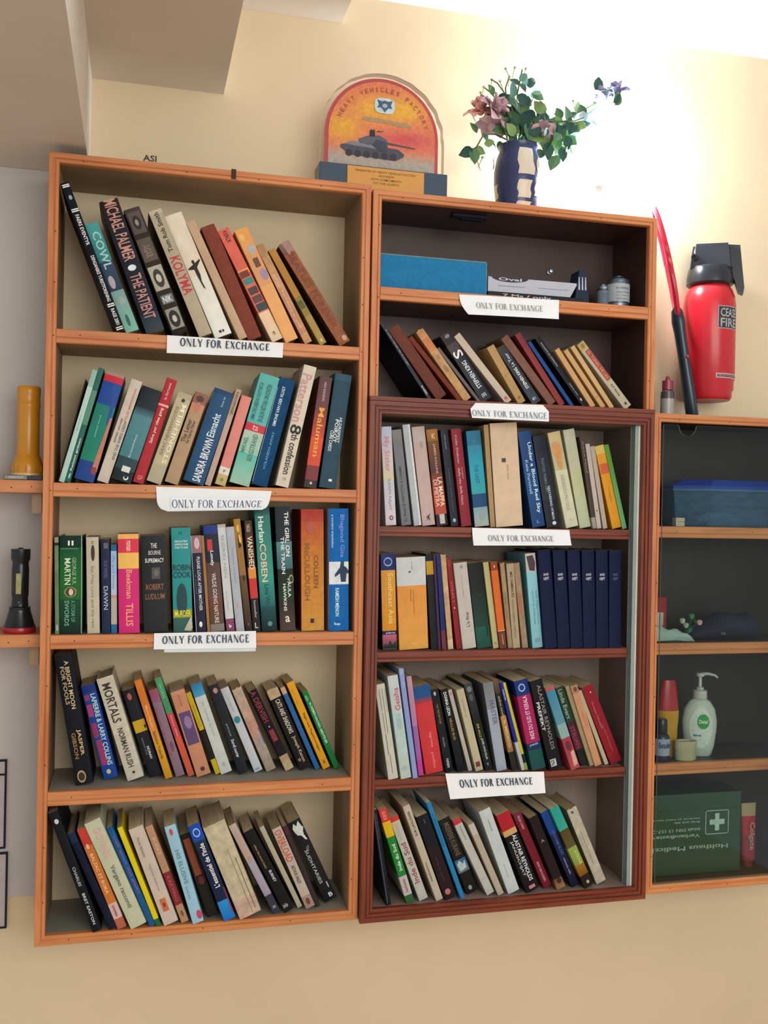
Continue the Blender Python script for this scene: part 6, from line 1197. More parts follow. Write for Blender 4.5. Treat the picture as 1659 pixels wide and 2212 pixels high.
# ------------------------------------------------------------------ things in the orange upper right bookcase
def upper_things():
    z = 1.1407; y = .020
    x0, x1 = .6225, at(1052, 600, y).x
    h = at(940, 556, y).z - z
    t = thing('file_box', 'flat bright blue box file lying at the left of the upper right bookcase', 'box', (x0, y, z))
    w = x1 - x0
    mb = MB(); mb.box(0, w, 0, .118, 0, h, lin('#1a76a8'), bev=.0012); mb.build('box_body', M['cloth'], t)
    mb = MB()
    for (a, b_, c_, d) in ((.001, w - .001, h - .0028, h - .0006), (.001, w - .001, .0008, .0022)): mb.box(a, b_, -.0004, .0001, c_, d, lin('#6c8c88'))
    mb.box(.0005, .002, -.0004, .0001, .001, h - .001, lin('#5c8c9c')); mb.box(w - .0024, w - .0006, -.0004, .0001, .001, h - .001, lin('#5c94a8'))
    mb.build('worn_edge', M['worn'], t)
    # black lower carton and white upper carton
    xa, xb = at(1054, 640, y).x, at(1262, 645, y).x
    hk = at(1054, 628, y).z - z - .0005
    t = thing('carton', 'black carton with slanted white lettering under the white carton', 'box', (xa, y, z))
    mb = MB(); mb.box(0, xb - xa, 0, .110, 0, hk, lin('#1c2028'), bev=.001); mb.build('box_body', M['paper'], t)
    mb = MB(); wx = xb - xa
    put_text(mb, '7 Ms / only', lambda a, c_: (wx * (.15 + .50 * a), -.0006, hk * (.78 - .66 * c_)), 'h', lin('#b8bcc0'), .02); mb.build('lettering', M['print'], t, normals=False)
    z2 = z + hk + .0004
    hw = at(1060, 597, y).z - z2; xw = at(1232, 630, y).x - xa; xw2 = at(1246, 605, y).x - xa
    t = thing('carton', 'white carton with a dark oval mark, lying on the black carton', 'box', (xa, y, z2))
    mb = MB(); mb.prism([(0, 0), (xw, 0), (xw2, hw * .86), (xw2, hw), (0, hw)], 0, .105, lin('#b8bcc8')); mb.build('box_body', M['sheet'], t)
    mb = MB(); N_ = 20
    pts = [(xw * .26 + xw * .22 * math.cos(math.pi + math.pi * k / N_), -.0005, hw - hw * .30 * math.sin(math.pi * k / N_)) for k in range(N_ + 1)]
    mb.face(pts, lin('#2c2c34'))
    put_text(mb, 'Oval', lambda a, c_: (xw * (.12 + .28 * a), -.0009, hw * (.99 - .20 * c_)), 'h', lin('#c8ccd0'), .02)
    mb.box(xw * .12, xw * .44, -.0006, -.0002, hw * .40, hw * .45, lin('#8c8c98')); mb.box(xw * .60, xw * .98, -.0006, -.0002, hw * .44, hw * .48, lin('#8890a4'))
    mb.build('lettering', M['print'], t, normals=False)
    # striped dark wedge box behind
    xa, xb = at(1234, 640, .05).x, at(1266, 640, .05).x
    t = thing('striped_packet', 'small dark upright packet with white stripes beside the cartons', 'packet', (xb + .001, .022, z))
    hh = at(1250, 583, .02).z - z; w = .034
    mb = MB(); mb.prism([(0, 0), (w, 0), (w * .72, hh), (w * .30, hh)], 0, .04, lin('#1c2840')); mb.build('packet_body', M['paper'], t)
    mb = MB()
    for u in (.25, .47, .68): mb.face([(w * u, -.0004, hh * .42), (w * (u + .11), -.0004, hh * .42), (w * (u + .06), -.0004, hh * .80), (w * (u + .0), -.0004, hh * .80)], lin('#b0b8c8'))
    mb.build('stripes', M['print'], t, normals=False)
    t.location.x = at(1240, 640, .022).x + .001
    # cans
    def can(label, px0, px1, py0, py1, yy, hc, lc, sh):
        p0, p1 = at(px0, py1, yy), at(px1, py1, yy)
        r = (p1.x - p0.x) / 2; H = at((px0 + px1) / 2, py0, yy).z - z
        t = thing('tin_can', label, 'can', ((p0.x + p1.x) / 2, yy + r, z))
        a = .80 * H
        mb = MB(); mb.lathe([(r * .90, 0), (r * .96, .003), (r * .96, a * .22), (r, a * .24), (r, a * .98), (r * .98, a)], lin(hc), n=30); mb.build('can_body', M['metal'], t, smooth=True)
        mb = MB(); mb.lathe([(r * 1.01, a * .27), (r * 1.01, a * .92)], lin(lc), n=30, cap=False); l_ = mb.build('can_label', M['paper'], t, smooth=True)
        mb = MB(); mb.lathe([(r * 1.0, a), (r * 1.02, a + .002), (r * .95, a + .006), (r * .5, H - .004), (r * .42, H), (.0005, H)], lin(sh), n=30); mb.build('can_lid', M['metal'], t, smooth=True)
        pm = MB()
        for k, (s_, zz, hh_) in enumerate([('RUBBER', .78, .06), ('SOLUTION', .62, .05), ('for repairs', .5, .04), ('NET 500 ml', .38, .04)]):
            put_text(pm, s_, lambda u, v: (r * 1.03 * math.sin(-.6 + 1.2 * u), -r * 1.03 * math.cos(-.6 + 1.2 * u), a * (zz - hh_ * v)), 'h', lin('#5c6c80'), .01)
        pm.build('lettering', M['print'], l_, normals=False)
    can('grey tin can with a pale printed label, near the right end', 1323, 1369, 592, 657, .030, '#788490', '#a8b0b4', '#5c6c7c')
    can('smaller dull tin half hidden behind the larger can', 1296, 1321, 612, 655, .050, '#5c6878', '#707c8c', '#8c98a8')
    p = at(1278, 648, .05)
    t = thing('glass_tumbler', 'tiny pale cup between striped packet and tins', 'cup', (p.x, .06, z))
    mb = MB(); mb.lathe([(.0045, 0), (.0062, .012), (.0055, .012), (.0040, .0015)], lin('#8c9cac'), n=16); mb.build('cup_body', M['plastic'], t, smooth=True)
    # knob on the back board, and the latch under the top
    p = at(1186, 588, WALL_Y - .006)
    t = thing('hook', 'small shiny knob on the dark back board', 'hook', (p.x, WALL_Y - .0062, p.z))
    mb = MB(); mb.lathe([(.006, 0), (.005, .002), (.002, .003), (.002, .008), (.0045, .010), (.004, .014), (.0006, .015)], lin('#b8c0cc'), n=14)
    mb.build('knob', M['metal'], t, smooth=True, rot=(math.pi / 2, 0, 0))
    p0, p1 = at(975, 446, .05), at(1050, 452, .05)
    t = thing('latch', 'dark flat latch plate under the top of the upper right bookcase', 'latch', ((p0.x + p1.x) / 2, .05, 1.3120))
    hw = (p1.x - p0.x) / 2
    mb = MB(); mb.box(-hw, hw, -.012, .012, -.0065, -.0002, lin('#1c1e2c'), bev=.002); mb.build('latch_plate', M['matte'], t)
    mb = MB(); mb.box(-hw * .5, hw * .8, -.006, .006, -.0105, -.0067, lin('#10121c'), bev=.001); mb.build('latch_bar', M['matte'], t)
upper_things()

# ------------------------------------------------------------------ things on and above the glass cabinet
def extinguisher():
    y = WALL_Y - .050
    s = 1.0
    pc = at(1531, 740, y)
    zb, zt = at(1525, 866, y).z, at(1531, 612, y).z
    r = (at(1579, 760, y).x - at(1482, 760, y).x) / 2
    t = thing('fire_extinguisher', 'red fire extinguisher with black head, hanging on the wall above the glass cabinet', 'extinguisher', (pc.x, y, zb))
    t.rotation_euler.z = math.radians(-28)
    H = zt - zb
    prof = [(r * .5, .003), (r * .82, .0), (r * .90, .006), (r * .90, .018), (r * .96, .024), (r * .96, .042), (r * 1.0, .046), (r * 1.0, H * .80), (r * .96, H * .87), (r * .86, H * .93), (r * .70, H * .98), (r * .60, H)]
    mb = MB(); mb.lathe(prof, lin('#c0202c'), n=40); mb.build('cylinder_body', M['plastic'], t, smooth=True)
    hz = at(1535, 532, y).z - zb
    blk = lin('#23282f')
    mb = MB(); hh = hz - H
    mb.lathe([(r * .78, H * .965), (r * .90, H * .985), (r * .90, H + hh * .12), (r * .84, H + hh * .34), (r * .80, H + hh * .40)], blk, n=30)
    bm = bmesh.new(); bmesh.ops.create_cube(bm, size=1)
    for v in bm.verts:
        k = 1 if v.co.z < 0 else .86
        v.co = Vector((v.co.x * r * 1.62 * k + r * .02, v.co.y * r * 1.1, H + hh * (.64 + v.co.z * .72)))
    bmesh.ops.bevel(bm, geom=list(bm.edges), offset=.006, segments=3, affect='EDGES')
    mb.bm(bm, blk)
    mb.build('head', M['plastic'], t, smooth=True)
    mb = MB(); mb.prism([(r * .38, hz), (r * 1.08, hz - .004), (r * 1.15, hz - hh * .50), (r * 1.26, hz - hh * 1.18), (r * 1.22, hz - hh * 1.36), (r * 1.05, hz - hh * 1.30), (r * .80, hz - hh * .80), (r * .72, hz - hh * .3), (r * .38, hz - hh * .2)], -.016, .004, lin('#20262c'))
    mb.build('lever', M['plastic'], t)
    mb = MB(); mb.tube([(-r * .58, -.030, H + hh * .60), (-r * .66, -.046, H + hh * .60)], .0068, blk, n=16); mb.tube([(-r * .66, -.046, H + hh * .60), (-r * .662, -.0465, H + hh * .60)], .0042, lin('#080a0c'), n=16); mb.build('nozzle', M['plastic'], t, smooth=True)
    yf = -r * .49
    mb = MB(); N_ = 16
    gx, gz = r * .30, H + hh * .68
    mb.box(-r * .1, r * .50, yf - .0015, yf + .001, gz - .014, gz + .014, lin('#14181e'), bev=.001)
    mb.face([(gx + .0058 * math.cos(2 * math.pi * k / N_), yf - .002, gz + .0075 * math.sin(2 * math.pi * k / N_)) for k in range(N_)], lin('#a8b0b4'))
    mb.build('gauge', M['plastic'], t)
    mb = MB(); mb.face([(-r * .1, yf - .0015, gz - .018), (r * .58, yf - .0015, gz - .020), (r * .62, yf - .004, gz - .040), (r * .40, yf - .006, gz - .045)], lin('#b8b4b8')); mb.build('head_tag', M['sheet'], t)
    def wrap(a0, a1, z0, z1, c, rr=1.008, n=12):
        m_ = MB()
        for i in range(n):
            A = math.radians(a0 + (a1 - a0) * i / n); B = math.radians(a0 + (a1 - a0) * (i + 1) / n)
            m_.face([(r * rr * math.cos(A), r * rr * math.sin(A), z0), (r * rr * math.cos(B), r * rr * math.sin(B), z0), (r * rr * math.cos(B), r * rr * math.sin(B), z1), (r * rr * math.cos(A), r * rr * math.sin(A), z1)], lin(c))
        return m_
    za, zb2 = H * .58, H * .77
    m_ = wrap(-76, -18, za, zb2, '#a89c9c', 1.006); b_ = wrap(-74, -20, za + .002, zb2 - .002, '#30343c', 1.010); m_.v and None
    off = len(m_.v); m_.v += b_.v; m_.f += [tuple(i + off for i in f) for f in b_.f]; m_.c += b_.c; m_.m += b_.m
    for s_, u0, u1 in (('CEASE', .10, .48), ('FIRE', .54, .92)):
        put_text(m_, s_, lambda a, c_: (r * 1.016 * math.cos(math.radians(-70 + 46 * a)), r * 1.016 * math.sin(math.radians(-70 + 46 * a)), zb2 - (zb2 - za) * (u0 + (u1 - u0) * c_)), 'h', lin('#a8a4a4'), .02)
    m_.build('label_sticker', M['print'], t, normals=False)
    m_ = wrap(-78, -18, H * .17, H * .21, '#c8a8a8', 1.006); b_ = wrap(-75, -20, H * .18, H * .20, '#24181c', 1.012)
    off = len(m_.v); m_.v += b_.v; m_.f += [tuple(i + off for i in f) for f in b_.f]; m_.c += b_.c; m_.m += b_.m
    put_text(m_, 'FIRE EXTINGUISHER', lambda a, c_: (r * 1.018 * math.cos(math.radians(-73 + 50 * a)), r * 1.018 * math.sin(math.radians(-73 + 50 * a)), H * (.196 - .012 * c_)), 'h', lin('#b8a8a8'), .02)
    m_.build('lower_sticker', M['print'], t, normals=False)
    mb = MB(); mb.box(-.012, .012, r * .86, .0495, H * .45, H * .62, lin('#3c3c40'), bev=.001); mb.build('wall_bracket', M['metal'], t)
extinguisher()

def swatter():
    y = .085
    b_ = at(1497, 884, y); b_.z = .9188
    m_ = at(1462, 672, y); top = at(1427, 440, y)
    d = (m_ - b_); L = d.length
    t = thing('insect_swatter', 'red racket-shaped insect swatter with black grip, seen edge-on, leaning beside the extinguisher', 'swatter', tuple(b_))
    ang = math.atan2(d.x, d.z)
    t.rotation_euler = (0, ang, 0)
    Ltot = (top - b_).length
    mb = MB()
    rs = [(.0115, .0015), (.0140, .010), (.0142, L * .3), (.0125, L * .55), (.0130, L * .80), (.0150, L * .90), (.0125, L * 1.0), (.006, L * 1.04)]
    mb.lathe(rs, lin('#20303c'), n=20, sx=.95, sy=1.1); mb.build('grip', M['plastic'], t, smooth=True)
    mb = MB(); bm = bmesh.new(); bmesh.ops.create_uvsphere(bm, u_segments=10, v_segments=6, radius=.004); mb.bm(bm, lin('#a04858'), mat=Matrix.Translation((0, -.0150, L * .57)))
    mb.build('button', M['plastic'], t, smooth=True)
    # loop of the head, seen almost edge-on
    hl = Ltot - L; N_ = 40; yaw = math.radians(62); bend = .0
    def ringpt(a, k=1.0):
        u = math.sin(a); v = -math.cos(a)
        z = L * .96 + (v + 1) / 2 * hl
        hw = .046 * k * u
        xo = .020 * ((z - L) / hl) ** 2
        return Vector((hw * math.cos(yaw) - xo, hw * math.sin(yaw), z))
    pts = [ringpt(2 * math.pi * k / N_) for k in range(N_ + 1)]
    mb = MB(); mb.tube(pts, .0062, lin('#c82c40'), n=8); mb.build('hoop', M['plastic'], t, smooth=True)
    mb = MB()
    for k in range(2, N_ // 2 - 1, 1):
        a = math.pi * k / (N_ / 2)
        mb.tube([ringpt(a), ringpt(-a)], .0004, lin('#b8b8b8'), n=4)
    for k in (-.6, -.3, 0, .3, .6):
        mb.tube([ringpt(math.pi * .1 + .8 * math.pi * q / 8, k) for q in range(9)], .0004, lin('#b8b8b8'), n=4)
    o = mb.build('wire_net', M['metal'], t); o['kind'] = 'stuff'
swatter()

def small_bottle():
    y = .09; p = at(1441, 886, y); z = .9187
    t = thing('small_bottle', 'small dull bottle with red cap, standing on the glass cabinet beside the swatter', 'bottle', (p.x, y, z))
    H = at(1441, 812, y).z - z; r = (at(1455, 850, y).x - at(1428, 850, y).x) / 2
    mb = MB(); mb.lathe([(r * .95, 0), (r, .003), (r * .98, H * .45), (r * .92, H * .62), (r * .7, H * .66)], lin('#8c8484'), n=22, cols=[lin('#a8a49c')] * 2 + [lin('#544c50')] * 3); mb.build('bottle_body', M['plastic'], t, smooth=True)
    mb = MB(); mb.lathe([(r * .78, H * .665), (r * .78, H * .88), (r * .35, H * .90), (r * .25, H * .98), (.0006, H)], lin('#943848'), n=20); mb.build('cap', M['plastic'], t, smooth=True)
small_bottle()

# ------------------------------------------------------------------ things inside the glass cabinet
def cabinet_things():
    z = .6789
    # big blue tub
    y = .045
    xa, xc, xb = at(1450, 1130, y + .05).x, at(1534, 1130, y).x, 1.640
    zr = at(1600, 1063, y).z - z; zt = at(1540, 1036, y).z - z
    t = thing('storage_tub', 'translucent plastic tub with blue lid, behind the glass on the upper cabinet shelf', 'storage box', (xc, y, z))
    poly = [(xa - xc, .045), (.0, 0), (xb - xc, .004), (xb - xc, .095), (xa - xc, .095)]
    def loft(levels, c, name, mat, par):
        mb = MB(); n = len(poly)
        cx_ = sum(p[0] for p in poly) / n; cy_ = sum(p[1] for p in poly) / n
        R_ = [[(cx_ + (p[0] - cx_) * s_, cy_ + (p[1] - cy_) * s_, zz) for p in poly] for s_, zz in levels]
        for a, b_ in zip(R_, R_[1:]):
            for k in range(n): mb.face([a[k], a[(k + 1) % n], b_[(k + 1) % n], b_[k]], c)
        mb.face(R_[0], c); mb.face(R_[-1], c)
        return mb.build(name, mat, par)
    body = loft([(.93, .0), (.95, .004), (.985, zr)], lin('#46688c'), 'tub_body', M['plastic'], t)
    body.data.materials[0] = M['bluefilm']
    loft([(1.0, zr + .0004), (1.0, zr + .006)], lin('#3c6490'), 'tub_rim', M['plastic'], t)
    loft([(.995, zr + .0062), (1.0, zr + .012), (.80, zt), (.78, zt)], lin('#123c9c'), 'tub_lid', M['plastic'], t)
    p = at(1600, 1125, y + .03)
    t = thing('folded_cloth', 'pale crumpled bundle inside the blue lidded tub', 'cloth', (xc + .045, y + .042, z + .0045))
    mb = MB(); bm = bmesh.new(); bmesh.ops.create_icosphere(bm, subdivisions=3, radius=1)
    for v in bm.verts:
        v.co = Vector((v.co.x * .055, v.co.y * .018, max(0, (v.co.z * .5 + .5)) * .024 * (1 + .3 * math.sin(v.co.x * 9) * math.cos(v.co.y * 7))))
    mb.bm(bm, lin('#c8bcc4')); mb.build('cloth_fold', M['matte'], t, smooth=True)
    t = thing('small_carton', 'tiny cream cardboard box at the left of the blue lidded tub', 'box', (at(1458, 1137, .03).x, .026, z))
    mb = MB(); mb.box(0, .021, 0, .016, 0, .0185, lin('#b8b098'), bev=.0008); mb.build('box_body', M['sheet'], t)
    mb = MB(); mb.box(.004, .0205, -.0004, .0, .0095, .0102, lin('#5c5848')); mb.build('flap_line', M['print'], t)
    # second compartment
    z = .4278
    t = thing('drink_carton', 'red and white printed packet at the left end of the cabinet shelf', 'packet', (1.2415, .060, z))
    w = at(1440, 1330, .06).x - 1.2415; h = at(1425, 1290, .06).z - z
    mb = MB(); mb.box(0, w, 0, .03, 0, h, lin('#8c2430'), bev=.002); mb.build('packet_body', M['paper'], t)
    mb = MB(); mb.box(w * .0, w * .85, -.0006, -.0001, h * .35, h * .65, lin('#a8a8a0')); put_text(mb, 'OS', lambda a, c_: (w * (.05 + .5 * a), -.0012, h * (.62 - .22 * c_)), 'h', lin('#2c2c2c'), .03); mb.build('packet_print', M['print'], t, normals=False)
    t = thing('plastic_pouch', 'pale green crumpled pouch lying in front of the red packet', 'pouch', (1.2420, .020, z))
    w = at(1501, 1388, .03).x - 1.2420; h = at(1435, 1356, .03).z - z
    mb = MB(); n = 16; m_ = 8
    for i in range(n):
        for j in range(m_):
            q = []
            for (a, b_) in ((i, j), (i + 1, j), (i + 1, j + 1), (i, j + 1)):
                u = a / n; ph = 2 * math.pi * b_ / m_
                th = (h / 2) * (1 - u ** 2.2) ** .6 * (1 + .12 * math.sin(u * 17 + b_ * 2)) + .0012
                q.append((w * u, .018 + .016 * math.cos(ph) * (1 - .5 * u), max(.0003, th * .95 + th * math.sin(ph) * (1 + .1 * math.sin(9 * u)))))
            mb.face(q, lin('#94aca4') if j < 6 else lin('#849c94'))
    mb.build('pouch_body', M['sheet'], t, smooth=True)
    t = thing('flower_pot', 'small green glass pot with tiny artificial roses inside the cabinet', 'flower pot', (at(1488, 1380, .085).x, .085, z))
    s_ = .001
    mb = MB(); mb.lathe([(.010, 0), (.013, .004), (.012, .018), (.008, .024), (.011, .028), (.009, .028), (.006, .022)], lin('#1c5c40'), n=18); mb.build('pot', M['plastic'], t, smooth=True)
    rr = random.Random(3)
    for k in range(11):
        mb = MB(); a = rr.uniform(0, 6.28); L_ = rr.uniform(.010, .016)
        mb.face([(0, 0, 0), (.004, 0, L_ * .5), (0, .002, L_), (-.004, 0, L_ * .5)], lin(rr.choice(['#1c5c3c', '#2c6c48', '#14442c'])))
        o = mb.build('leaf', M['leafm'], t); o.location = (rr.uniform(-.012, .012), rr.uniform(-.008, .004), .028 + rr.uniform(0, .014)); o.rotation_euler = (rr.uniform(-.6, .9), rr.uniform(-1.2, 1.2), a)
    for (dx, dz, cc) in ((-.021, .040, '#b0b4a4'), (.022, .036, '#d0a8a0'), (.002, .050, '#4c7c5c'), (-.012, .030, '#9cac9c')):
        mb = MB(); bm = bmesh.new(); bmesh.ops.create_icosphere(bm, subdivisions=2, radius=.0062)
        for v in bm.verts: v.co *= 1 + .16 * math.sin(v.co.z * 1600) * math.cos(math.atan2(v.co.y, v.co.x) * 5)
        mb.bm(bm, lin(cc)); o = mb.build('rose_head', M['leafm'], t, smooth=True, loc=(dx, -.006, dz))
        mb = MB(); mb.tube([(0, 0, .024), (dx * .6, -.003, .03), (dx, -.006, dz - .003)], .0009, lin('#2c5c3c'), n=5); mb.build('stem', M['leafm'], t)
    t = thing('fabric_bag', 'dark navy soft bag lying flat on the second cabinet shelf', 'bag', (at(1500, 1388, .04).x, .030, z))
    w = .17; h = at(1600, 1330, .03).z - z
    mb = MB(); n = 22; m_ = 12
    for i in range(n):
        for j in range(m_):
            q = []
            for (a, b_) in ((i, j), (i + 1, j), (i + 1, j + 1), (i, j + 1)):
                u = a / n; ph = 2 * math.pi * b_ / m_
                e = (math.sin(math.pi * min(1, u * 1.4 + .02) * .5)) ** .8 * (1 if u < .9 else math.sqrt(max(.02, 1 - ((u - .9) / .1) ** 2)))
                hz = h * .5 * e * (1 + .08 * math.sin(13 * u + 1)) + .001
                q.append((w * u, .050 + .045 * math.cos(ph) * (.5 + .5 * e), max(.0003, hz + hz * math.sin(ph))))
            mb.face(q, lin('#262a3c'))
    mb.build('bag_body', M['matte'], t, smooth=True)
    mb = MB(); put_text(mb, 'NK', lambda a, c_: (.062 + .012 * a, .0035, .020 - .006 * c_), 'h', lin('#5c6470'), .03); mb.build('bag_print', M['print'], t, normals=False)
    # third compartment
    z = .1698
    def G(px, py, zz=z): # ground point on the shelf plane
        d = RM @ Vector(((px - 829.5) / CAM_F, 1.0, -(py - 1106.0) / CAM_F)); return CAM_LOC + d * ((zz - CAM_LOC.z) / d.z)
    yb = .060
    pL, pR = at(1428, 1560, yb), at(1473, 1560, yb); r = (pR.x - pL.x) / 2; H = at(1450, 1471, yb).z - z
    t = thing('spray_bottle', 'yellow bottle with tall red cap behind the dark little bottle', 'bottle', ((pL.x + pR.x) / 2, yb + r * .6, z))
    mb = MB(); mb.lathe([(r * .80, 0), (r * .86, .004), (r * .90, H * .38), (r * .97, H * .46), (r * .97, H * .50), (r, H * .505), (r, H * .605)], lin('#c08c14'), n=26, sy=.6); mb.build('bottle_body', M['plastic'], t, smooth=True)
    mb = MB(); mb.lathe([(r * .97, H * .606), (r * .95, H * .65), (r * .80, H * .86), (r * .66, H * .97), (r * .6, H), (.0006, H)], lin('#a81c20'), n=26, sy=.6); mb.build('cap', M['plastic'], t, smooth=True)
    yb = .028
    pL, pR = at(1422, 1600, yb), at(1454, 1600, yb); r = (pR.x - pL.x) / 2; H = at(1438, 1556, yb).z - z
    x_ = max((pL.x + pR.x) / 2, 1.2405 + r)
    t = thing('medicine_bottle', 'small dark bottle with a bluish white label at the left end', 'bottle', (x_, yb + r, z))
    mb = MB(); mb.lathe([(r * .92, 0), (r, .003), (r, H * .56), (r * .8, H * .63), (r * .6, H * .66)], lin('#1c2440'), n=24); mb.build('bottle_body', M['plastic'], t, smooth=True)
    mb = MB(); mb.lathe([(r * 1.02, H * .14), (r * 1.02, H * .54)], lin('#98a0b4'), n=24, cap=False); l_ = mb.build('bottle_label', M['paper'], t, smooth=True)
    mb = MB(); put_text(mb, 'Betadine', lambda u, v: (r * 1.04 * math.sin(-.8 + 1.6 * u), -r * 1.04 * math.cos(-.8 + 1.6 * u), H * (.46 - .14 * v)), 'h', lin('#2c3c78'), .03); mb.build('lettering', M['print'], l_, normals=False)
    mb = MB(); mb.lathe([(r * .66, H * .665), (r * .70, H * .68), (r * .68, H * .97), (r * .6, H), (.0006, H)], lin('#14181c'), n=24); mb.build('cap', M['plastic'], t, smooth=True)
    yb = .050
    pL, pR = at(1489, 1560, yb), at(1555, 1560, yb); r = (pR.x - pL.x) / 2; H = at(1525, 1456, yb).z - z; cx = (pL.x + pR.x) / 2
    t = thing('soap_dispenser', 'white hand wash pump bottle with a green round label mark', 'soap dispenser', (cx, yb + r * .55, z), (0, 0, math.radians(-20)))
    hb = at(1521, 1512, yb).z - z
    mb = MB(); mb.lathe([(r * .62, 0), (r * .72, .004), (r * .86, hb * .18), (r * .98, hb * .45), (r * 1.0, hb * .62), (r * .88, hb * .82), (r * .60, hb * .95), (r * .36, hb)], lin('#b8c0b4'), n=30, sy=.55); b_ = mb.build('bottle_body', M['plastic'], t, smooth=True)
    def front(u, v, e=.0008):
        zz = hb * v
        pr = [(r * .62, 0), (r * .72, .004), (r * .86, hb * .18), (r * .98, hb * .45), (r * 1.0, hb * .62), (r * .88, hb * .82), (r * .60, hb * .95), (r * .36, hb)]
        q = r
        for (r0, z0), (r1, z1) in zip(pr, pr[1:]):
            if z0 <= zz <= z1: q = r0 + (r1 - r0) * (zz - z0) / max(1e-6, z1 - z0)
        a = u * 1.2
        return (q * math.sin(a) + 0, -.55 * q * math.cos(a) - e, zz)
    mb = MB(); N_ = 20
    for k in range(N_):
        a, b2 = 2 * math.pi * k / N_, 2 * math.pi * (k + 1) / N_
        for e0, e1 in ((0, .5), (.5, 1)):
            mb.face([front(.0 + .62 * e0 * math.cos(a), .50 + .36 * e0 * math.sin(a)), front(.62 * e1 * math.cos(a), .50 + .36 * e1 * math.sin(a)), front(.62 * e1 * math.cos(b2), .50 + .36 * e1 * math.sin(b2)), front(.62 * e0 * math.cos(b2), .50 + .36 * e0 * math.sin(b2))], lin('#c8d0c8'))
            mb.face([front(.10 + .30 * e0 * math.cos(a), .62 + .13 * e0 * math.sin(a), .0013), front(.10 + .30 * e1 * math.cos(a), .62 + .13 * e1 * math.sin(a), .0013), front(.10 + .30 * e1 * math.cos(b2), .62 + .13 * e1 * math.sin(b2), .0013), front(.10 + .30 * e0 * math.cos(b2), .62 + .13 * e0 * math.sin(b2), .0013)], lin('#2c9440'))
    put_text(mb, 'Dettol', lambda a, c_: front(-.12 + .44 * a, .655 - .07 * c_, .0018), 'h', lin('#d0dcd0'), .03)
    put_text(mb, 'hand wash', lambda a, c_: front(-.4 + .4 * a, .40 - .04 * c_, .0016), 'h', lin('#3c548c'), .02)
    mb.build('label_print', M['print'], b_, normals=False)
    mb = MB(); mb.lathe([(r * .40, hb + .0004), (r * .42, hb + .002), (r * .40, hb + .018), (r * .22, hb + .020), (r * .22, hb + .024), (r * .10, hb + .026), (r * .10, H - .010), (r * .22, H - .008), (r * .24, H - .001), (.0006, H)], lin('#b8bcb8'), n=20)
    mb.tube([(0, 0, H - .004), (.016, -.004, H - .0015), (.030, -.008, H - .004), (.036, -.010, H - .009)], .0030, lin('#b8bcb8'), n=8, rr=[.0042, .0034, .0028, .0020]); mb.build('pump', M['plastic'], t, smooth=True)
    yb = .026
    pL, pR = at(1468, 1630, yb), at(1514, 1630, yb); r = (pR.x - pL.x) / 2
    t = thing('cream_tub', 'low round cream tub in front of the soap dispenser', 'tub', ((pL.x + pR.x) / 2 - .002, yb + r * .6, z))
    hh = at(1490, 1603, yb).z - z
    mb = MB(); mb.lathe([(r * .92, 0), (r * .95, .002), (r * .95, hh * .55), (r, hh * .58), (r * .99, hh), (r * .8, hh), (r * .78, hh * .9), (.0006, hh * .88)], lin('#aca888'), n=28, sy=.62); mb.build('tub_body', M['plastic'], t, smooth=True)
    # fourth compartment : first-aid box
    z = -.0829
    yb = .040
    xL = 1.2412; pR = at(1601, 1790, yb)
    w = pR.x - xL; H = at(1500, 1714, yb).z - z
    t = thing('first_aid_box', 'dark green first aid box with white cross, standing upside down in the cabinet', 'first aid box', (xL, yb, z))
    mb = MB(); mb.box(0, w, 0, .085, 0, H, lin('#1c4430'), bev=.003); b_ = mb.build('box_body', M['plastic'], t)
    mb = MB(); mb.box(.0, w, -.0004, .0855, H * .80, H * .803, lin('#10241a')); mb.build('lid_seam', M['plastic'], t)
    pm = MB(); wc = lin('#94b0a4'); e = -.0008
    def rc(u0, u1, v0, v1, c=wc, ee=e): pm.face([(w * u0, ee, H * v0), (w * u1, ee, H * v0), (w * u1, ee, H * v1), (w * u0, ee, H * v1)], c)
    u0, u1, v0, v1 = .62, .865, .48, .78
    for q in ((u0, u1, v0, v0 + .012), (u0, u1, v1 - .012, v1), (u0, u0 + .009, v0, v1), (u1 - .009, u1, v0, v1)): rc(*q)
    rc(.665, .82, .60, .665, lin('#a8c4b8')); rc(.72, .765, .525, .74, lin('#a8c4b8'), e - .0002)
    for s_, a0, a1, t0, t1 in (('Holthaus Medical', .08, .86, .30, .355), ('Verbandkasten', .08, .565, .455, .50), ('Inhalt DIN 13 157-C', .08, .565, .535, .575), ('first aid kit', .30, .565, .635, .66), ('contents as listed inside', .08, .565, .68, .70)):
        put_text(pm, s_, lambda a, c_: (w * (a0 + (a1 - a0) * a), e, H * (t1 - (t1 - t0) * c_)), 'i', wc, .02)
    pm.build('box_lettering', M['print'], b_, normals=False)
    mb = MB(); mb.box(-.0006, .006, -.003, -.0004, H * .14, H * .22, lin('#90a49c'), bev=.0008); mb.build('clasp', M['metal'], t)
    yb = .050
    p = at(1621, 1860, yb)
    t = thing('toothpaste_tube', 'red and cream tube standing to the right of the first aid box', 'tube', (at(1622, 1860, yb).x, yb + .012, z))
    H = at(1622, 1738, yb).z - z; r = .0165
    n = 20; mb = MB(); lv = [(0, .7, .7), (.10, .75, .75), (.12, 1, 1), (.5, 1.05, .8), (.8, 1.1, .35), (1, 1.12, .08)]
    cs = ['#7c2028', '#a87c68', '#a02c3c', '#b43040', '#b09c78', '#641c24']
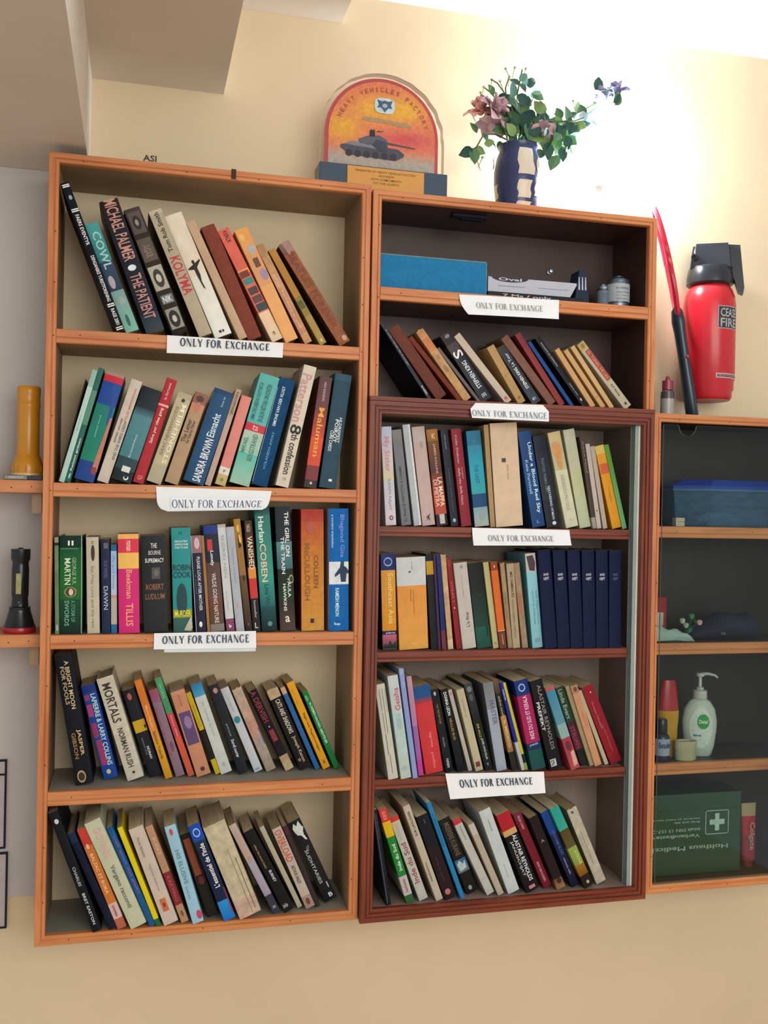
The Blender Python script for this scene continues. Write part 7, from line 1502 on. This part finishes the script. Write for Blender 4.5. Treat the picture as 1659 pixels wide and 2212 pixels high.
    for i in range(len(lv) - 1):
        for k in range(n):
            q = []
            for (l_, kk) in ((i, k), (i, k + 1), (i + 1, k + 1), (i + 1, k)):
                a = 2 * math.pi * kk / n; q.append((r * lv[l_][1] * math.cos(a), r * lv[l_][2] * .7 * math.sin(a), H * lv[l_][0]))
            mb.face(q, lin(cs[i]))
    mb.build('tube_body', M['paper'], t, smooth=True)
    mb = MB(); put_text(mb, 'Colgate', lambda a, c_: (-r * .5 + r * 1.0 * a, -r * .78, H * (.72 - .44 * c_)), 'd', lin('#b89c94'), .02); mb.build('lettering', M['print'], t, normals=False)
cabinet_things()

# ------------------------------------------------------------------ little wall shelves, torches and rack at the left edge
def left_side():
    def wallshelf(label, zt, th):
        t = thing('wall_shelf', label, 'shelf', (-.0035, .045, zt))
        mb = MB(); mb.box(-.30, 0, 0, WALL_Y - .003 - .0457, -th, 0, bev=.001); mb.build('shelf_board', M['oh'], t)
        mb = MB()
        xk = -.022
        mb.box(xk, xk + .018, .030, .100, -th - .038, -th - .0003, bev=.0012); b_ = mb.build('bracket_block', M['bracket'], t)
        nails_pts = [(-.02, -th * .5), (-.055, -th * .6)]
        m2 = MB()
        for x, zz in nails_pts:
            V = [(x + .0012 * math.cos(k), -.0004, zz + .0012 * math.sin(k)) for k in [i * .785 for i in range(8)]]
            m2.face(V, lin('#3c2416'))
        o = m2.build('nail_heads', M['matte'], t); o['kind'] = 'stuff'
        return t
    M['bracket'] = wood('bare_pale_wood', '#a08464', '#b49878', '#bca484', 2)
    z1 = at(60, 1037, .045).z; z2 = at(60, 1371, .045).z
    wallshelf('upper orange wooden wall shelf at the left edge, under the yellow torch', z1, .0235)
    wallshelf('lower orange wooden wall shelf at the left edge, under the black torch', z2, .0235)
    # silver packet
    p0, p1 = at(8, 1030, .055).x, -.006
    t = thing('flat_case', 'flat silver and black case lying under the yellow torch', 'case', (p0, .055, z1 + .0004))
    w = p1 - p0
    mb = MB(); mb.box(0, w, 0, .062, 0, .0085, lin('#24262a'), bev=.001); mb.build('case_body', M['plastic'], t)
    mb = MB(); mb.box(0.001, w * .60, -.0006, .0, .0008, .0078, lin('#8c9090'))
    put_text(mb, 'SONY PLAY', lambda a, c_: (w * (.12 + .4 * a), -.0010, .0062 - .0035 * c_), 'h', lin('#d0d4d4'), .03); mb.build('case_print', M['print'], t, normals=False)
    # yellow torch standing on its head
    yy = .060
    zb = z1 + .0093; H = at(60, 832, yy).z - zb
    rb = .029; xc = -.0060 - rb
    t = thing('torch', 'yellow plastic torch standing head down on the upper wall shelf', 'torch', (xc, yy + rb - .004, zb))
    k = .60 * rb / .029
    rn = .0205
    yl = lin('#c8881c')
    mb = MB(); mb.lathe([(rb * .97, 0), (rb, .004), (rb * .98, .018), (rb * .93, .024), (rn * 1.08, .036), (rn, .040), (rn * .98, H * .75), (rn * 1.03, H * .77), (rn * 1.03, H * .80), (rn, H * .81), (rn * 1.0, H * .90), (rn * 1.04, H * .92), (rn * 1.04, H * .985), (rn * .95, H)], yl, n=34)
    mb.build('torch_body', M['plastic'], t, smooth=True)
    mb = MB(); mb.lathe([(rb * 1.01, -.0004), (rb * 1.02, .002), (rb * 1.0, .0042)], lin('#d8b078'), n=34, cap=False); mb.build('lens_rim', M['plastic'], t, smooth=True)
    mb = MB()
    for q in range(12):
        a = 2 * math.pi * q / 12
        mb.box(-.0012, .0012, -.001, .001, .005, .017, mix(yl, (0, 0, 0, 1), .1)) if False else mb.tube([(rb * 1.0 * math.cos(a), rb * 1.0 * math.sin(a), .0055), (rb * .985 * math.cos(a), rb * .985 * math.sin(a), .0175)], .0016, mix(yl, (0, 0, 0, 1), .15), n=6)
    mb.build('grip_ribs', M['plastic'], t, smooth=True)
    # black torch
    zb = z2 + .0004; H = at(38, 1184, yy).z - zb
    x_c = at(39, 1360, yy).x; rb = (at(74, 1355, yy).x - at(3, 1355, yy).x) / 2; rn = (at(58, 1200, yy).x - at(15, 1200, yy).x) / 2
    t = thing('torch', 'black torch with red rim standing head down on the lower wall shelf', 'torch', (x_c, yy + rb - .008, zb))
    bk = lin('#16181c')
    mb = MB(); mb.lathe([(rb, .0110), (rb * .92, .016), (rb * .70, H * .24), (rb * .66, H * .27), (rn * 1.10, H * .275), (rn * 1.12, H * .30), (rn * .88, H * .31), (rn * .82, H * .42), (rn * .88, H * .44), (rn * .90, H * .75), (rn * .84, H * .80), (rn * .84, H * .83), (rn, H * .87), (rn, H * .985), (rn * .3, H * .99), (rn * .2, H)], bk, n=34)
    mb.build('torch_body', M['plastic'], t, smooth=True)
    mb = MB(); mb.lathe([(rb * .98, 0), (rb * 1.02, .003), (rb * 1.02, .0075), (rb * .98, .0108)], lin('#a01c28'), n=34); mb.build('rim', M['plastic'], t, smooth=True)
    mb = MB(); N_ = 6
    for q in range(N_):
        a, b_ = math.radians(-112 + 34 * q / N_), math.radians(-112 + 34 * (q + 1) / N_)
        rr = rn * .925
        mb.face([(rr * math.cos(a), rr * math.sin(a), H * .46), (rr * math.cos(b_), rr * math.sin(b_), H * .46), (rr * math.cos(b_), rr * math.sin(b_), H * .70), (rr * math.cos(a), rr * math.sin(a), H * .70)], lin('#a09c68'))
    mb.build('label_sticker', M['print'], t)
    bm = bmesh.new(); bmesh.ops.create_uvsphere(bm, u_segments=10, v_segments=6, radius=.003); mb = MB(); mb.bm(bm, lin('#6c7078'), mat=Matrix.Translation((0, -rn * .84, H * .36))); mb.build('switch', M['metal'], t, smooth=True)
    # black edged panels
    for lab, py0, py1, pxr, bars in (('upper black edged grey panel on the wall at the left edge', 1641, 1833, 15, [1673]), ('lower black edged grey panel on the wall at the left edge', 1841, 2005, 17, [])):
        yy = WALL_Y - .008
        a = at(pxr, py0, yy); b_ = at(pxr, py1, yy)
        t = thing('wall_panel', lab, 'panel', (a.x, yy, b_.z))
        H = a.z - b_.z; W = .14; bw = .0036
        mb = MB(); mb.box(-W, -bw, .0015, .0045, bw, H - bw, lin('#b4acb0')); mb.build('panel_face', M['plain'], t)
        mb = MB()
        mb.box(-bw, 0, 0, .0046, 0, H, lin('#20242c')); mb.box(-W - bw, -W, 0, .0046, 0, H, lin('#20242c'))
        mb.box(-W, -bw, 0, .0046, 0, bw, lin('#20242c')); mb.box(-W, -bw, 0, .0046, H - bw, H, lin('#20242c'))
        for p in bars:
            zz = at(pxr, p, yy).z - b_.z; mb.box(-W, -bw, .0002, .0030, zz - .0018, zz + .0018, lin('#20242c'))
        mb.build('panel_edge', M['matte'], t)
left_side()

# pencilled letters on the wall above the left bookcase
def wall_mark():
    y = WALL_Y - .0006
    p = at(310, 346, .10)
    t = thing('wall_writing', 'small dark letters on the wall above the left bookcase', 'writing', (at(309, 345, y).x, y, 1.3450 + .006))
    mb = MB(); a = at(309, 337, y); b_ = at(338, 349, y)
    put_text(mb, 'ASI', lambda u, v: ((b_.x - a.x) * u, 0, .0125 * (1 - v)), 'h', lin('#3c3c3c'), .02)
    mb.build('letters', M['print'], t, normals=False)
    t.location.z = b_.z - .001
wall_mark()

# dark strip of tape on the top rail of the left bookcase
def tape():
    p = at(505, 376, -.001)
    t = thing('tape_strip', 'short dark tape strip on the top rail of the left bookcase', 'tape', (p.x, -.0004, p.z))
    mb = MB(); mb.box(-.0045, .0045, -.0006, 0, -.0095, .0095, lin('#4c3430'), bev=.0002); mb.build('tape_piece', M['matte'], t)
tape()
